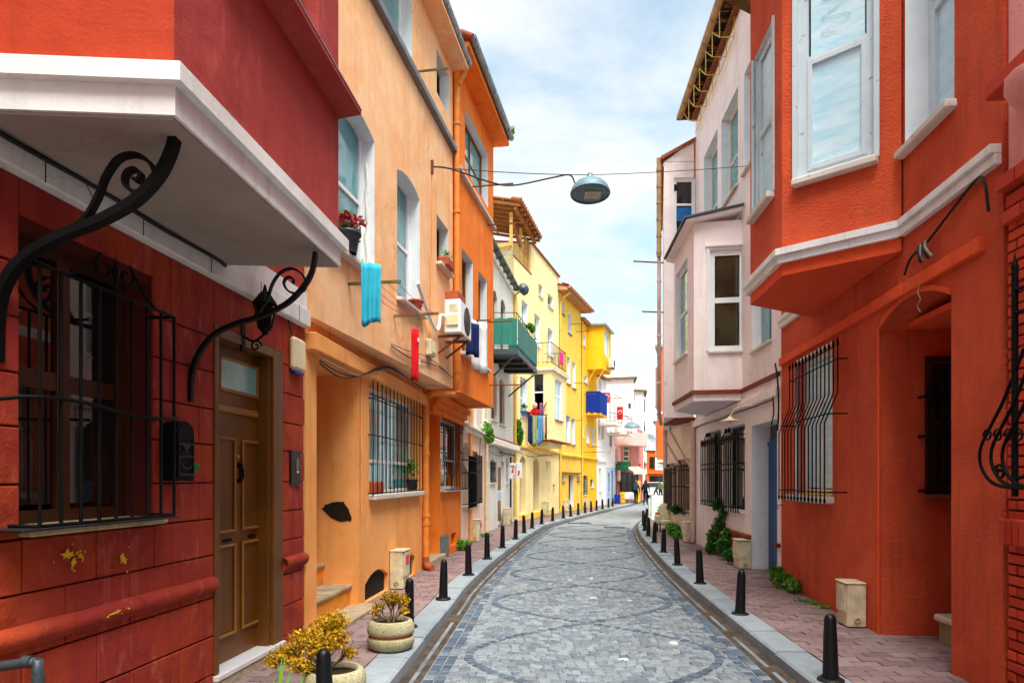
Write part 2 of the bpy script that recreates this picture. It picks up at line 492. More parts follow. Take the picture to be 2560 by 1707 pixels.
    def prism(s, poly, vec, tint=.5):
        poly = [Vector(p) for p in poly]; vec = Vector(vec); n = len(poly)
        vs = poly + [p + vec for p in poly]
        fs = [tuple(range(n))[::-1], tuple(range(n, 2*n))] + [(k, (k+1) % n, n+(k+1) % n, n+k) for k in range(n)]
        return s.mesh(vs, fs, tint)
    def build(s, name, mat, parent=None, kind=None):
        off = wloc(parent)
        me = bpy.data.meshes.new(name)
        me.from_pydata([(v[0]-off[0], v[1]-off[1], v[2]-off[2]) for v in s.v], [], s.f)
        if isinstance(mat, str): mat = MATS[mat]
        me.materials.append(mat)
        if s.f:
            at = me.attributes.new('tint', 'FLOAT', 'FACE'); at.data.foreach_set('value', s.t)
            me.polygons.foreach_set('use_smooth', s.sm)
        o = bpy.data.objects.new(name, me); col.objects.link(o)
        if parent: o.parent = parent
        if kind: o['kind'] = kind
        return o
def wloc(o):
    p = Vector((0,0,0))
    while o is not None:
        p += o.location; o = o.parent
    return p
def thing(name, label, cat, loc=(0,0,0), group=None):
    o = bpy.data.objects.new(name, None); o.empty_display_size = .1
    col.objects.link(o); o.location = loc
    o['label'] = label; o['category'] = cat; o['kind'] = 'thing'
    if group: o['group'] = group
    return o
def tag(o, label, cat, group=None):
    o['kind'] = 'thing'; o['label'] = label; o['category'] = cat
    if group: o['group'] = group
    return o
def copy_tree(o, loc=None, parent=None):
    c = o.copy(); col.objects.link(c)
    if parent: c.parent = parent
    if loc is not None: c.location = loc
    for ch in o.children: copy_tree(ch, None, c)
    return c
def smooth_path(pts, k=6):
    """Catmull-Rom through the points"""
    pts = [Vector(p) for p in pts]; out = []
    for i in range(len(pts)-1):
        p0, p1, p2, p3 = pts[max(i-1,0)], pts[i], pts[i+1], pts[min(i+2, len(pts)-1)]
        for j in range(k):
            t = j/k
            out.append(.5*((2*p1) + (p2-p0)*t + (2*p0-5*p1+4*p2-p3)*t*t + (3*p1-p0-3*p2+p3)*t**3))
    out.append(pts[-1]); return out

# ------------------------------------------------------------------ wall planes
FX, CX, HY = 1568.0, 1176.0, 1099.0      # survey: focal length and principal point of the sighting lines
class RV:
    """keeps the reveal of each opening as a piece of its own"""
    def __init__(s): s.parts = []
    def new(s): s.parts.append(MB()); return s.parts[-1]
    def build(s, *a): return [m.build(*a) for m in s.parts]
class Wall:
    """vertical plane through two plan points (near, far); side +1: the street lies to its right, -1: to its left"""
    def __init__(s, a, b, side):
        s.a = Vector((a[0], a[1], 0)); s.b = Vector((b[0], b[1], 0))
        s.d = (s.b - s.a); s.L = s.d.length; s.d.normalize()
        s.n = Vector((s.d.y, -s.d.x, 0)) * side
    def P(s, t, z, off=0.0):
        p = s.a + s.d*t + s.n*off
        return Vector((p.x, p.y, z))
    def S(s, u, off=0.0):
        k = (u - CX)/FX; o = s.a + s.n*off
        return (k*o.y - o.x)/(s.d.x - k*s.d.y)
    def Z(s, u, v, off=0.0):
        t = s.S(u, off); y = s.a.y + s.d.y*t + s.n.y*off
        return EYE + (HY - v)/FX*y
    def rect(s, u0, u1, ur, vt, vb, off=0.0):
        a, b = sorted((s.S(u0, off), s.S(u1, off)))
        z1, z0 = s.Z(ur, vt, off), s.Z(ur, vb, off)
        return [a, b, z0, z1]
    def box(s, mb, t0, t1, z0, z1, o0, o1, ch=0, tint=.5):
        c = s.P((t0+t1)/2, (z0+z1)/2, (o0+o1)/2)
        return mb.obox(c, s.d*((t1-t0)/2), s.n*((o1-o0)/2), Vector((0,0,(z1-z0)/2)), ch, tint)
    def sheet(s, mb, t0, t1, z0, z1, holes=(), off=0.0, depth=.2, rmb=None):
        """front face with openings; holes: (t0,t1,z0,z1,rise,depth)"""
        hs = [tuple(h) + ((0, depth)[len(h)-4:] if len(h) < 6 else ()) for h in holes]
        ts = sorted({t0, t1, *[x for h in hs for x in h[:2] if t0 < x < t1]})
        zs = sorted({z0, z1, *[x for h in hs for x in h[2:4] if z0 < x < z1]})
        for i in range(len(ts)-1):
            for j in range(len(zs)-1):
                tm, zm = (ts[i]+ts[i+1])/2, (zs[j]+zs[j+1])/2
                if any(h[0] < tm < h[1] and h[2] < zm < h[3] for h in hs): continue
                mb.face([s.P(ts[i], zs[j], off), s.P(ts[i+1], zs[j], off), s.P(ts[i+1], zs[j+1], off), s.P(ts[i], zs[j+1], off)])
        for h in hs:
            s.reveal(mb, h, off, rmb.new() if rmb else mb)
    def hole(s, u0, u1, top, bot, rise=0.0, dep=.2, off=0.0):
        a, b = sorted((s.S(u0, off), s.S(u1, off)))
        z1 = top if not isinstance(top, tuple) else s.Z(top[0], top[1], off)
        z0 = bot if not isinstance(bot, tuple) else s.Z(bot[0], bot[1], off)
        return (a, b, z0, z1, rise, dep)
    def reveal(s, mb, h, off=0.0, rm=None):
        rm = rm or mb
        a, b, c, d, rise, dep = h
        c0 = max(c, 0)
        n = 8 if rise > 0 else 1
        top = []
        for k in range(n+1):
            q = k/n
            top.append((a + (b-a)*q, d - rise*(2*q-1)**2 if rise > 0 else d))
        for k in range(n):
            (ta, za), (tb, zb) = top[k], top[k+1]
            rm.face([s.P(ta, za, off), s.P(tb, zb, off), s.P(tb, zb, off-dep), s.P(ta, za, off-dep)])
            if rise > 0:
                mb.face([s.P(ta, za, off), s.P(tb, zb, off), s.P(tb, d, off), s.P(ta, d, off)])
        rm.face([s.P(a, c0, off), s.P(a, c0, off-dep), s.P(a, top[0][1], off-dep), s.P(a, top[0][1], off)])
        rm.face([s.P(b, c0, off), s.P(b, top[-1][1], off), s.P(b, top[-1][1], off-dep), s.P(b, c0, off-dep)])
        rm.face([s.P(a, c0, off), s.P(b, c0, off), s.P(b, c0, off-dep), s.P(a, c0, off-dep)])

def shell(mb, W, t0, t1, z0, z1, deep, top=True, bottom=True, off=0.0):
    """ends, back, top and underside of a block whose front is W.sheet"""
    f = lambda t, z: W.P(t, z, off); k = lambda t, z: W.P(t, z, -deep)
    mb.face([f(t0,z0), f(t0,z1), k(t0,z1), k(t0,z0)])
    mb.face([f(t1,z0), k(t1,z0), k(t1,z1), f(t1,z1)])
    mb.face([k(t0,z0), k(t0,z1), k(t1,z1), k(t1,z0)])
    if top: mb.face([f(t0,z1), f(t1,z1), k(t1,z1), k(t0,z1)])
    if bottom: mb.face([f(t0,z0), k(t0,z0), k(t1,z0), f(t1,z0)])

def window(house, W, r, dep, frame='white_plastic', pane='glass_teal', cols=1, rows=(1,), fw=.05, sill=None, sill_out=.06, sill_mat='stone_sill',
           off=0.0, name='window', sill_h=.05, bars_w=None, back=True, rise=0):
    """frame mesh with pane and sill children; rows are heights from the bottom, as shares"""
    t0, t1, z0, z1 = r[:4]
    o1, o0 = off-dep+.05, off-dep
    mb = MB(); bw = bars_w or fw*.8
    W.box(mb, t0, t0+fw, z0, z1, o0, o1); W.box(mb, t1-fw, t1, z0, z1, o0, o1)
    W.box(mb, t0+fw, t1-fw, z0, z0+fw, o0, o1); W.box(mb, t0+fw, t1-fw, z1-fw, z1, o0, o1)
    tot = sum(rows); zz = z0+fw; H = (z1-z0-2*fw); zc = []
    for i, q in enumerate(rows):
        zn = zz + H*q/tot
        zc.append((zz, zn))
        if i < len(rows)-1: W.box(mb, t0+fw, t1-fw, zn-bw/2, zn+bw/2, o0-.004, o1-.006)
        zz = zn
    cw = (t1-t0-2*fw)/cols
    for i in range(1, cols):
        tm = t0+fw+cw*i
        W.box(mb, tm-bw/2, tm+bw/2, z0+fw, z1-fw, o0-.006, o1-.003)
    w = mb.build(name, frame, house)
    for i in range(cols):
        for (za, zb) in zc:
            p = MB()
            g = rnd.uniform(-.006, .006)
            W.box(p, t0+fw+cw*i+bw*.3, t0+fw+cw*(i+1)-bw*.3, za+bw*.3, zb-bw*.3, o0+.012+g*.3, o0+.024+g)
            p.build('pane', pane, w)
    if sill:
        sb = MB()
        W.box(sb, t0-sill, t1+sill, z0-sill_h, z0+.004, off-dep+.052, off+sill_out, .008)
        sb.build('sill', sill_mat, w)
    return w

def grille(house, W, t0, t1, z0, z1, off, n, rails, mat='black_iron', r=.008, spear=False, rail_r=None, bow=None, stub=.0, name='window_grille', base_off=0.0):
    """rails are the part, each upright bar a sub-part; bow(z) gives extra distance from the wall"""
    f = bow or (lambda z: 0.0); g = None
    for z in rails:
        rr = rail_r or r*1.15; mb = MB()
        p = [W.P(t0-stub, z, base_off-.02), W.P(t0-stub, z, off+f(z)), W.P(t1+stub, z, off+f(z)), W.P(t1+stub, z, base_off-.02)]
        p = [p[0], p[0].lerp(p[1], .96), p[1].lerp(p[2], .01), p[1].lerp(p[2], .99), p[2].lerp(p[3], .04), p[3]]
        mb.tube(p, rr, 5)
        q = mb.build(name if g is None else 'rail', mat, g or house); g = g or q
    for i in range(n):
        t = t0 + (t1-t0)*(i+.0)/(n-1)
        if bow:
            zs = [z0 + (z1-z0)*k/10 for k in range(11)]
            pts = [W.P(t, z, off+f(z)) for z in zs]
        else:
            pts = [W.P(t, z0, off), W.P(t, z1, off)]
        b = MB(); b.tube(pts, r, 6)
        if spear:
            b.lathe(pts[-1], [(r, -.01), (r*2.0, .0), (r*1.3, .015), (r*2.2, .035), (.001, .1)], 6, caps=False)
            b.lathe(pts[0], [(r, .03), (r*2.0, .0), (.001, -.05)], 6, caps=False)
        b.build('bar', mat, g)
    return g

def downpipe(house, pts, r, mat, collars=()):
    mb = MB(); mb.tube(pts, r, 10)
    for c in collars: mb.lathe(c, [(r*1.25, -.03), (r*1.25, .03)], 10)
    return mb.build('downpipe', mat, house)
def cable(parent, pts, r, mat='cable_black', name='cable', n=5):
    return MB().tube(smooth_path(pts, 5), r, n).build(name, mat, parent)
def leaves(mb, c, rad, n, size, seed=0, flat=1.0, tip=None):
    """leaf-sized faces through an uneven ellipsoid volume"""
    r = random.Random(seed); c = Vector(c)
    for _ in range(n):
        d = Vector((r.gauss(0,1), r.gauss(0,1), r.gauss(0,1))).normalized()
        q = r.random()**.45
        p = c + Vector((d.x*rad[0], d.y*rad[1], d.z*rad[2]))*q*r.uniform(.75, 1.12)
        a = Vector((r.gauss(0,1), r.gauss(0,1), r.gauss(0,1)*flat)).normalized()
        b = a.orthogonal().normalized()
        b = (Matrix.Rotation(r.uniform(0, 6.28), 3, a) @ b)
        e = a.cross(b)
        s = size*r.choice((.5, .8, 1.0, 1.25, 1.6))*r.uniform(.8, 1.2)
        mb.face([p - b*s*.5, p + e*s*.28, p + b*s*.6, p - e*s*.28], min(1, max(0, r.gauss(.45, .28))))
    return mb

def offset_poly(pts, side, k):
    """open plan polyline pushed k towards the street, mitred"""
    W = [Wall(a, b, side) for a, b in zip(pts[:-1], pts[1:])]
    out = []
    for i, p in enumerate(pts):
        p = Vector((p[0], p[1], 0))
        if i == 0: out.append(p + W[0].n*k)
        elif i == len(pts)-1: out.append(p + W[-1].n*k)
        else:
            m = (W[i-1].n + W[i].n); m.normalize()
            out.append(p + m*(k/max(.3, m.dot(W[i].n))))
    return out
def ring(mb, pts, side, k, z0, z1):
    """solid band following a bay, k proud of it"""
    o = offset_poly(pts, side, k)
    poly = [Vector((p.x, p.y, z0)) for p in o]
    if side < 0: poly = poly[::-1]
    return mb.prism(poly, (0, 0, z1-z0))
def bay_block(mb, pts, side, z0, z1, holes=None, rmb=None, dep=.18):
    """faces of a bay; holes: {face index: [holes]}"""
    W = [Wall(a, b, side) for a, b in zip(pts[:-1], pts[1:])]
    for i, w in enumerate(W):
        w.sheet(mb, 0, w.L, z0, z1, (holes or {}).get(i, ()), 0, dep, rmb)
    mb.face([(p[0], p[1], z0) for p in pts]); mb.face([(p[0], p[1], z1) for p in pts])
    return W
def gutter(house, W, t0, t1, z, off, mat='zinc', r=.07, name='gutter'):
    """half-round gutter with brackets"""
    mb = MB(); n = 7; L = [W.P(t0, z, off), W.P(t1, z, off)]
    vs = []; fs = []
    for t in (t0, t1):
        for rr in (r, r-.012):
            for k in range(n):
                a = math.pi*k/(n-1)
                vs.append(W.P(t, z - math.sin(a)*rr, off - math.cos(a)*rr))
    for q in range(2):
        for k in range(n-1):
            fs.append((q*n+k, q*n+k+1, 2*n+q*n+k+1, 2*n+q*n+k))
    fs += [tuple(range(n)), tuple(range(2*n, 3*n))]
    mb.mesh(vs, fs)
    W.box(mb, t0, t1, z-.006, z+.006, off+r-.012, off+r+.002)
    k = t0 + .3
    while k < t1:
        W.box(mb, k-.012, k+.012, z-r-.008, z+.01, off-r-.01, off+r+.004); k += .75
    return mb.build(name, mat, house)
def tile_edge(house, W, t0, t1, z, off0, off1, rise, mat='roof_tile', n=None, name='roof_tile'):
    """rows of half-round tiles on the visible eaves edge: each tile an object sharing one mesh"""
    n = n or int((t1-t0)/.2); base = wloc(house)
    w = (t1-t0)/n
    m = MB()
    vs = []; fs = []
    for j, (o, dz) in enumerate(((off1, 0), (off0, rise))):
        for k in range(6):
            a = math.pi*k/5
            q = W.P(0, 0, o) - W.P(0, 0, 0)
            vs.append(q + W.d*(math.cos(a)*w*.52) + Vector((0, 0, dz + math.sin(a)*.05)))
    fs = [(k, k+1, 7+k, 6+k) for k in range(5)] + [tuple(range(6)), tuple(range(6, 12))[::-1]]
    m.mesh(vs, fs, .5)
    first = None
    for i in range(n):
        p = W.P(t0+w*(i+.5), z+rnd.uniform(-.008, .008), 0)
        if first is None:
            m2 = MB(); m2.v, m2.f, m2.t, m2.sm = [tuple(Vector(v)+base) for v in m.v], m.f, m.t, m.sm
            first = m2.build(name, mat, house); o = first
        else:
            o = first.copy(); col.objects.link(o)
        o.location = p - base
        o.rotation_euler = (0, 0, rnd.uniform(-.03, .03))
    return first
# ------------------------------------------------------------------ ground, road, kerbs, pavements
KL = [(-1.45,-3),(-1.3,.5),(-1.06,4.4),(-1.0,5.45),(-.775,9.26),(-.69,10.7),(-.36,13.9),(-.08,16.0),(.25,18.5),(.85,22.4),(1.22,24.5),(1.72,26.2),(2.27,28.1),(3.12,30.8),(4.06,33.6),(5.02,36.5),(6.06,39.9),(8.2,46),(10.6,54),(11.3,58),(11.9,62),(13.2,70)]
KR = [(2.15,-3),(2.2,.5),(2.36,4.4),(2.43,5.5),(2.6,8.2),(2.77,10.6),(2.97,12.9),(3.2,15.1),(3.47,17.4),(3.7,19.4),(4.02,21.5),(4.45,24.1),(5.4,28),(6.9,33),(8.4,38),(10.1,43),(11.2,46),(12.5,50),(13.6,54),(14.3,58),(14.9,62),(16.2,70)]
def interp(tab, y):
    for (x0, y0), (x1, y1) in zip(tab[:-1], tab[1:]):
        if y <= y1: return x0 + (x1-x0)*(y-y0)/(y1-y0)
    return tab[-1][0]
def smooth_tab(tab):
    p = smooth_path([(x, y, 0) for x, y in tab], 5)
    return [(q.x, q.y) for q in p]
KL, KR = smooth_tab(KL), smooth_tab(KR)
xl = lambda y: interp(KL, y)
xr = lambda y: interp(KR, y)

g = MB(); g.face([(-400,-60,-.06),(400,-60,-.06),(400,900,-.06),(-400,900,-.06)])
o = g.build('ground', 'ground_earth'); o['kind'] = 'structure'; o['label'] = 'bare ground under and around the street'

mb = MB(); ys = [-3 + i*.5 for i in range(147)]
for a, b in zip(ys[:-1], ys[1:]):
    mb.face([(xl(a),a,0),(xr(a),a,0),(xr(b),b,0),(xl(b),b,0)])
road = mb.build('road', 'road_mortar'); road['kind'] = 'structure'
road['label'] = 'grey cobbled street curving away between the houses'

def stone(c, poly, h, z0, tint, gap=.006, bev=.012):
    """one stone: shrunk polygon, chamfered top edge"""
    n = len(poly); m = sum((Vector((p[0], p[1], 0)) for p in poly), Vector())/n
    def shrink(k): 
        out = []
        for p in poly:
            d = Vector((p[0], p[1], 0)) - m; L = d.length
            out.append(m + d*max(.3, (L-k)/L))
        return out
    lo, hi = shrink(gap), shrink(gap+bev)
    tz = rnd.uniform(-.5, .5)*.006
    vs = [(p.x, p.y, z0) for p in lo] + [(p.x, p.y, z0+h-bev*.7) for p in lo] + [(p.x, p.y, z0+h + tz*(p.x-m.x)/.06) for p in hi]
    fs = [tuple(range(2*n, 3*n))]
    for k in range(n):
        j = (k+1) % n
        fs += [(k, j, n+j, n+k), (n+k, n+j, 2*n+j, 2*n+k)]
    c.mesh(vs, fs, tint)

# wave bands of dark stones: two mirrored arcs per bay of 2.9 m
PER, Y0 = 2.92, 8.27
def band_x(y, side):
    xc = (xl(y)+xr(y))/2 + .02; w = (xr(y)-xl(y))/2 - .48
    return xc + side*w*abs(math.sin(math.pi*(y-Y0)/PER))
band_pts = []
for side in (-1, 1):
    y = 5.2
    while y < 27:
        x = band_x(y, side); e = .002
        dxdy = (band_x(y+e, side) - x)/e
        L = math.sqrt(1 + dxdy*dxdy)
        band_pts.append((x, y, math.atan2(1, dxdy)))
        y += .126/L
cell = {}
for x, y, a in band_pts: cell.setdefault((int(x//.2), int(y//.2)), []).append((x, y))
def near_band(x, y, d):
    i, j = int(x//.2), int(y//.2)
    for a in (-1, 0, 1):
        for b in (-1, 0, 1):
            for p in cell.get((i+a, j+b), ()):
                if (p[0]-x)**2 + (p[1]-y)**2 < d*d: return True
    return False
stones = []       # (sort key y, polygon, kind, tint, seen)
def inview(x, y):
    u = CX + FX*x/max(y, .1); v = HY + FX*EYE/max(y, .1)
    return -5 < u < 2357 and v < 1575
for x, y, a in band_pts:
    d = Vector((math.cos(a), math.sin(a), 0)); n = Vector((-d.y, d.x, 0))
    l, w = .053*rnd.uniform(.85, 1.05), .05*rnd.uniform(.85, 1.1)
    c = Vector((x, y, 0)) + n*rnd.uniform(-.008, .008)
    stones.append((y, [c-d*l-n*w, c+d*l-n*w*rnd.uniform(.85,1.1), c+d*l+n*w, c-d*l+n*w*rnd.uniform(.85,1.1)], 'cobble_dark', rnd.random()))
for side, base in ((-1, xl), (1, xr)):
    for row in range(2):
        y = 5.2
        while y < 24:
            h = rnd.uniform(.1, .14); s = -side*(.2 + row*.1)
            x0 = base(y) + s; x1 = base(y+h) + s; w = -side*.095
            stones.append((y, [(x0,y),(x0+w,y),(x1+w,y+h),(x1,y+h)] if w > 0 else [(x0+w,y),(x0,y),(x1,y+h),(x1+w,y+h)], 'cobble_dark' if rnd.random() < .8 else 'cobble_light', rnd.random()))
            y += h
yr = 5.3; rowi = 0
while yr < 17.5:
    h = rnd.uniform(.085, .115)
    a, b = xl(yr)+.41, xr(yr)-.41
    x = a + rnd.uniform(-.05, .05)
    bow = lambda q: .10*math.sin((q-a)/(b-a)*math.pi*3)
    jx = 0
    while x < b:
        w = rnd.uniform(.075, .135)
        cx, cy = x+w/2, yr+h/2+bow(x+w/2)
        if not near_band(cx, cy, .088):
            J = lambda k: rnd.uniform(-k, k)
            poly = [(x+J(.012), yr+bow(x)+J(.012)), (x+w*.5+J(.02), yr+bow(x+w*.5)-abs(J(.012))), (x+w+J(.012), yr+bow(x+w)+J(.012)), (x+w+J(.012), yr+h+bow(x+w)+J(.012)), (x+w*.5+J(.02), yr+h+bow(x+w*.5)+abs(J(.01))), (x+J(.012), yr+h+bow(x)+J(.012))]
            k = rnd.random()
            stones.append((cy, poly, 'cobble_white' if k < .003 else 'cobble_light', rnd.random()))
        x += w
    yr += h
stones.sort(key=lambda s: s[0])
n_single = 0; bulk = {}
for y, poly, kd, tn in stones:
    c = sum(p[0] for p in poly)/len(poly)
    hgt = rnd.uniform(.010, .02)
    if n_single < 300 and inview(c, y):
        s = MB(); stone(s, poly, hgt, -.004, tn); s.build('cobble', kd, road); n_single += 1
    else:
        stone(bulk.setdefault(kd, MB()), poly, hgt, -.004, tn)
for kd, b in bulk.items():
    b.build('cobbles', kd, road, 'stuff')
# muddy channels along both kerbs, with a line of pale setts
for nm, base, sg in (('left', xl, 1), ('right', xr, -1)):
    mb = MB()
    for a, b in zip(ys[:-1], ys[1:]):
        if b > 45: break
        q = [(base(a)+sg*.0, a, .003), (base(a)+sg*.19, a, .003), (base(b)+sg*.19, b, .003), (base(b)+sg*.0, b, .003)]
        mb.face(q if sg > 0 else q[::-1])
    mb.build('gutter_channel', 'gutter_mud', road)
    mb = MB(); y = 4.6
    while y < 24:
        h = rnd.uniform(.18, .34)
        if rnd.random() < .8:
            x0, x1 = base(y)+sg*.11, base(y+h)+sg*.11
            stone(mb, [(x0-.02,y),(x0+.02,y),(x1+.02,y+h),(x1-.02,y+h)], .006, .001, rnd.random(), .003, .004)
        y += h
    mb.build('channel_setts', 'cobble_light', road, 'stuff')
# iron covers in the far carriageway
for (u, v, w, d) in ((1330, 1201, .9, .5), (1412, 1211, .75, .5)):
    Y = EYE*FX/(v-HY); X = (u-CX)/FX*Y
    m2 = MB(); m2.obox((X, Y, .008), (w/2,0,0), (0,d/2,0), (0,0,.008), .004)
    c = m2.build('drain_cover', 'dark_iron', road)
    m2 = MB()
    for k in range(5): m2.obox((X, Y-d*.36+k*d*.18, .0185), (w*.42,0,0), (0,.02,0), (0,0,.003))
    m2.build('tread_bar', 'grey_metal', c)

def pavement(name, base, sg, width, y0, y1, label):
    mb = MB()
    for a, b in zip(ys[:-1], ys[1:]):
        q = [(base(a)-sg*.02, a, .1), (base(b)-sg*.02, b, .1), (base(b)-sg*width, b, .1), (base(a)-sg*width, a, .1)]
        mb.face(q if sg > 0 else q[::-1])
    pv = mb.build(name, 'sidewalk_bed'); pv['kind'] = 'structure'; pv['label'] = label
    y = -1.0; k = 0
    while y < 46:
        L = rnd.uniform(.7, .95); s = MB()
        g_ = .008
        P = [Vector((base(y+g_), y+g_, 0)), Vector((base(y+L-g_), y+L-g_, 0))]
        tz = rnd.uniform(-.009, .006)
        o0, o1, c = 0, -sg*.3, .02
        pts = []
        for p in P:
            pts.append([(p.x+o0, p.y, -.05), (p.x+o0, p.y, .12+tz-c), (p.x+o0-sg*c, p.y, .12+tz), (p.x+o1, p.y, .12+tz), (p.x+o1, p.y, -.05)])
        vs = pts[0] + pts[1]
        fs = [(i, i+1, i+6, i+5) for i in range(4)] + [(0,1,2,3,4), (5,6,7,8,9)]
        if sg > 0: fs = [f[::-1] for f in fs]
        s.mesh(vs, fs, rnd.random())
        s.build('kerb_stone', 'kerb_stone', pv)
        y += L
    n_in = 0; rest = MB(); y = y0; row = 0
    while y < y1:
        h = .15
        x = .305 + (.0 if row % 2 else .12); first = True
        xs = [(.305, x)] if x > .31 else []
        while x < width-.6:
            xs.append((x, x+.24)); x += .24
        for a, b in xs:
            yy = y + rnd.uniform(-.004, .004)
            p = [(base(y)-sg*a, yy), (base(y)-sg*b, yy), (base(y+h)-sg*b, yy+h), (base(y+h)-sg*a, yy+h)]
            if sg > 0: p = p[::-1]
            c = base(y)-sg*(a+b)/2
            u = CX + FX*c/y; v = HY + FX*1.63/y
            tn = rnd.random()*.8 + (.2 if rnd.random() < .3 else 0)
            zt = .022 + rnd.uniform(-.003, .003)
            if n_in < 300 and 480 < u < 2352 and v < 1572 and (a+b)/2 < 1.7:
                s = MB(); stone(s, p, zt, .098, tn, .006, .004); s.build('paver', 'paver_red', pv); n_in += 1
            else:
                stone(rest, p, zt, .098, tn, .006, .004)
        y += h; row += 1
    rest.build('pavers', 'paver_red', pv, 'stuff')
    return pv
walk_l = pavement('pavement_left', xl, 1, 2.6, 4.6, 27, 'narrow pavement of reddish paving blocks on the left')
walk_r = pavement('pavement_right', xr, -1, 2.8, 4.6, 24, 'pavement of reddish paving blocks on the right')

# ------------------------------------------------------------------ bollards
def make_bollard():
    t = thing('bollard', 'black tapered bollard', 'bollard', (0,0,0), 'black bollards along both kerbs')
    b = MB().lathe((0,0,0), [(.062,.012),(.061,.05),(.052,.35),(.047,.47),(.044,.5),(.036,.522),(.02,.535),(.004,.539)], 16)
    b.build('post', 'bollard_paint', t)
    f = MB().lathe((0,0,0), [(.105,.0),(.103,.012),(.092,.02),(.066,.022)], 16); f.build('base_flange', 'dark_iron', t)
    m = MB()
    for k in range(4):
        a = math.pi/4 + k*math.pi/2
        m.lathe((.084*math.cos(a), .084*math.sin(a), .018), [(.008,0),(.008,.012),(.003,.014)], 6)
    m.build('bolt', 'dark_iron', t)
    return t
BL = [(938,1440),(1018,1375),(1076,1320),(1119,1283),(1154,1258),(1184,1237.5),(1204,1224),(1222,1213),(1244,1203.5),(1269,1196.5),(1294,1190),(1311,1186),(1328,1182),(1344,1178),(1358,1175),(1370,1172),(1384,1169),(1397.5,1165.5),(1407,1163)]
BR = [(1908,1562),(1700,1410),(1608,1340),(1556,1297),(1524,1268),(1503,1246),(1489,1231),(1481,1218),(1478,1207),(1485,1200)]
pos = [(-1.2, 4.4)]
for u, v in BL:
    Y = 1.63*FX/(v-HY); pos.append((min((u-CX)/FX*Y, xl(Y)-.13), Y))
NL = len(pos)
for u, v in BR:
    Y = 1.63*FX/(v-HY); pos.append((max((u-CX)/FX*Y, xr(Y)+.13), Y))
ORD = ['nearest', 'second', 'third', 'fourth', 'fifth', 'sixth', 'seventh', 'eighth', 'ninth', 'tenth', 'eleventh', 'twelfth', 'thirteenth', 'fourteenth', 'fifteenth', 'sixteenth', 'seventeenth', 'eighteenth', 'nineteenth', 'twentieth']
bol = make_bollard()
for i, (x, y) in enumerate(pos):
    o = bol if i == 0 else copy_tree(bol)
    o.location = (x, y, .122)
    o.rotation_euler = (rnd.uniform(-.035, .035), rnd.uniform(-.035, .035), rnd.uniform(0, 6))
    if i == 0: lb = 'black bollard cut off at the bottom edge, in front of the yellow shrub'
    elif i == 1: lb = 'black bollard half hidden behind the round stone planter with a brownish bush'
    elif i < NL: lb = '%s bollard in the row along the left kerb, counted from the front' % ORD[i]
    else: lb = '%s bollard in the row along the right kerb, counted from the front' % ORD[i-NL]
    o['label'] = lb
# ================================================================== LEFT SIDE: red house with the projecting bay
WL1 = Wall((-2.865-.111*9, -9.0), (-2.098, 6.91), 1)
h1 = thing('red_house', 'red rendered house on the left with white-edged bay on iron brackets', 'house', (-2.3, 4.7, 0))
ZT = 3.27
win1 = WL1.hole(45, 353, 3.08, 1.5, .07, .26)
door1 = (WL1.S(490), WL1.S(648), .19, WL1.Z(490, 744), 0, .2)
mb = MB()
WL1.sheet(mb, 0, WL1.L-.01, 0, ZT, [win1, door1], -.018)
shell(mb, WL1, 0, WL1.L-.01, 0, 7.6, 5, True, True, -.018)
mb.build('wall', 'red_joint', h1)
T0 = WL1.S(-160)
mb = MB(); WL1.sheet(mb, 0, WL1.L-.01, ZT, 7.6, []); WL1.sheet(mb, 0, T0, 0, ZT, [], .004); mb.build('upper_wall', 'red_plaster', h1)
# rusticated blocks
courses = [.12, .26, .548, .843, 1.166, 1.445, 1.72, 2.01, 2.28, 2.56, 2.83, ZT]
def cut(t0, t1, z0, z1, h, g=.012):
    a, b, c, d = h[0]-g*0, h[1]+g*0, h[2], h[3]
    if t1 <= a or t0 >= b or z1 <= c + .02 or z0 >= d - .02: return [(t0, t1)]
    out = []
    if t0 < a-.03: out.append((t0, a))
    if t1 > b+.03: out.append((b, t1))
    return out
phase = WL1.S(50)
for i, (za, zb) in enumerate(zip(courses[:-1], courses[1:])):
    wd = .53 if zb < 1.6 else .62
    t = phase - wd*6 - (0 if i % 2 == 0 else wd*.45)
    while t < WL1.L:
        segs = [(max(t, T0), min(t+wd, WL1.L-.012))]
        t += wd
        for hh in (win1, door1):
            segs = [q for s_ in segs for q in (cut(s_[0], s_[1], za, zb, hh) if s_[1]-s_[0] > .02 else [])]
        for a, b in segs:
            if b-a < .06: continue
            m = MB(); k = rnd.uniform(.0, .006)
            z_hi = zb
            if hh is door1 and a < door1[1] and b > door1[0] and zb > door1[3]: pass
            WL1.box(m, a+.004, b-.004, za+.005, z_hi-.005, -.03, k, .006)
            m.build('block', 'red_block', h1)
# blocks that straddle the heads of the openings
for hh in (win1, door1):
    m = MB(); top = min(z for z in courses if z > hh[3]-.02)
    if top - hh[3] > .02:
        WL1.box(m, hh[0]-.0, hh[1]+.0, hh[3]+.003, top-.005, -.03, .002, .004)
        m.build('lintel_block', 'red_block', h1)
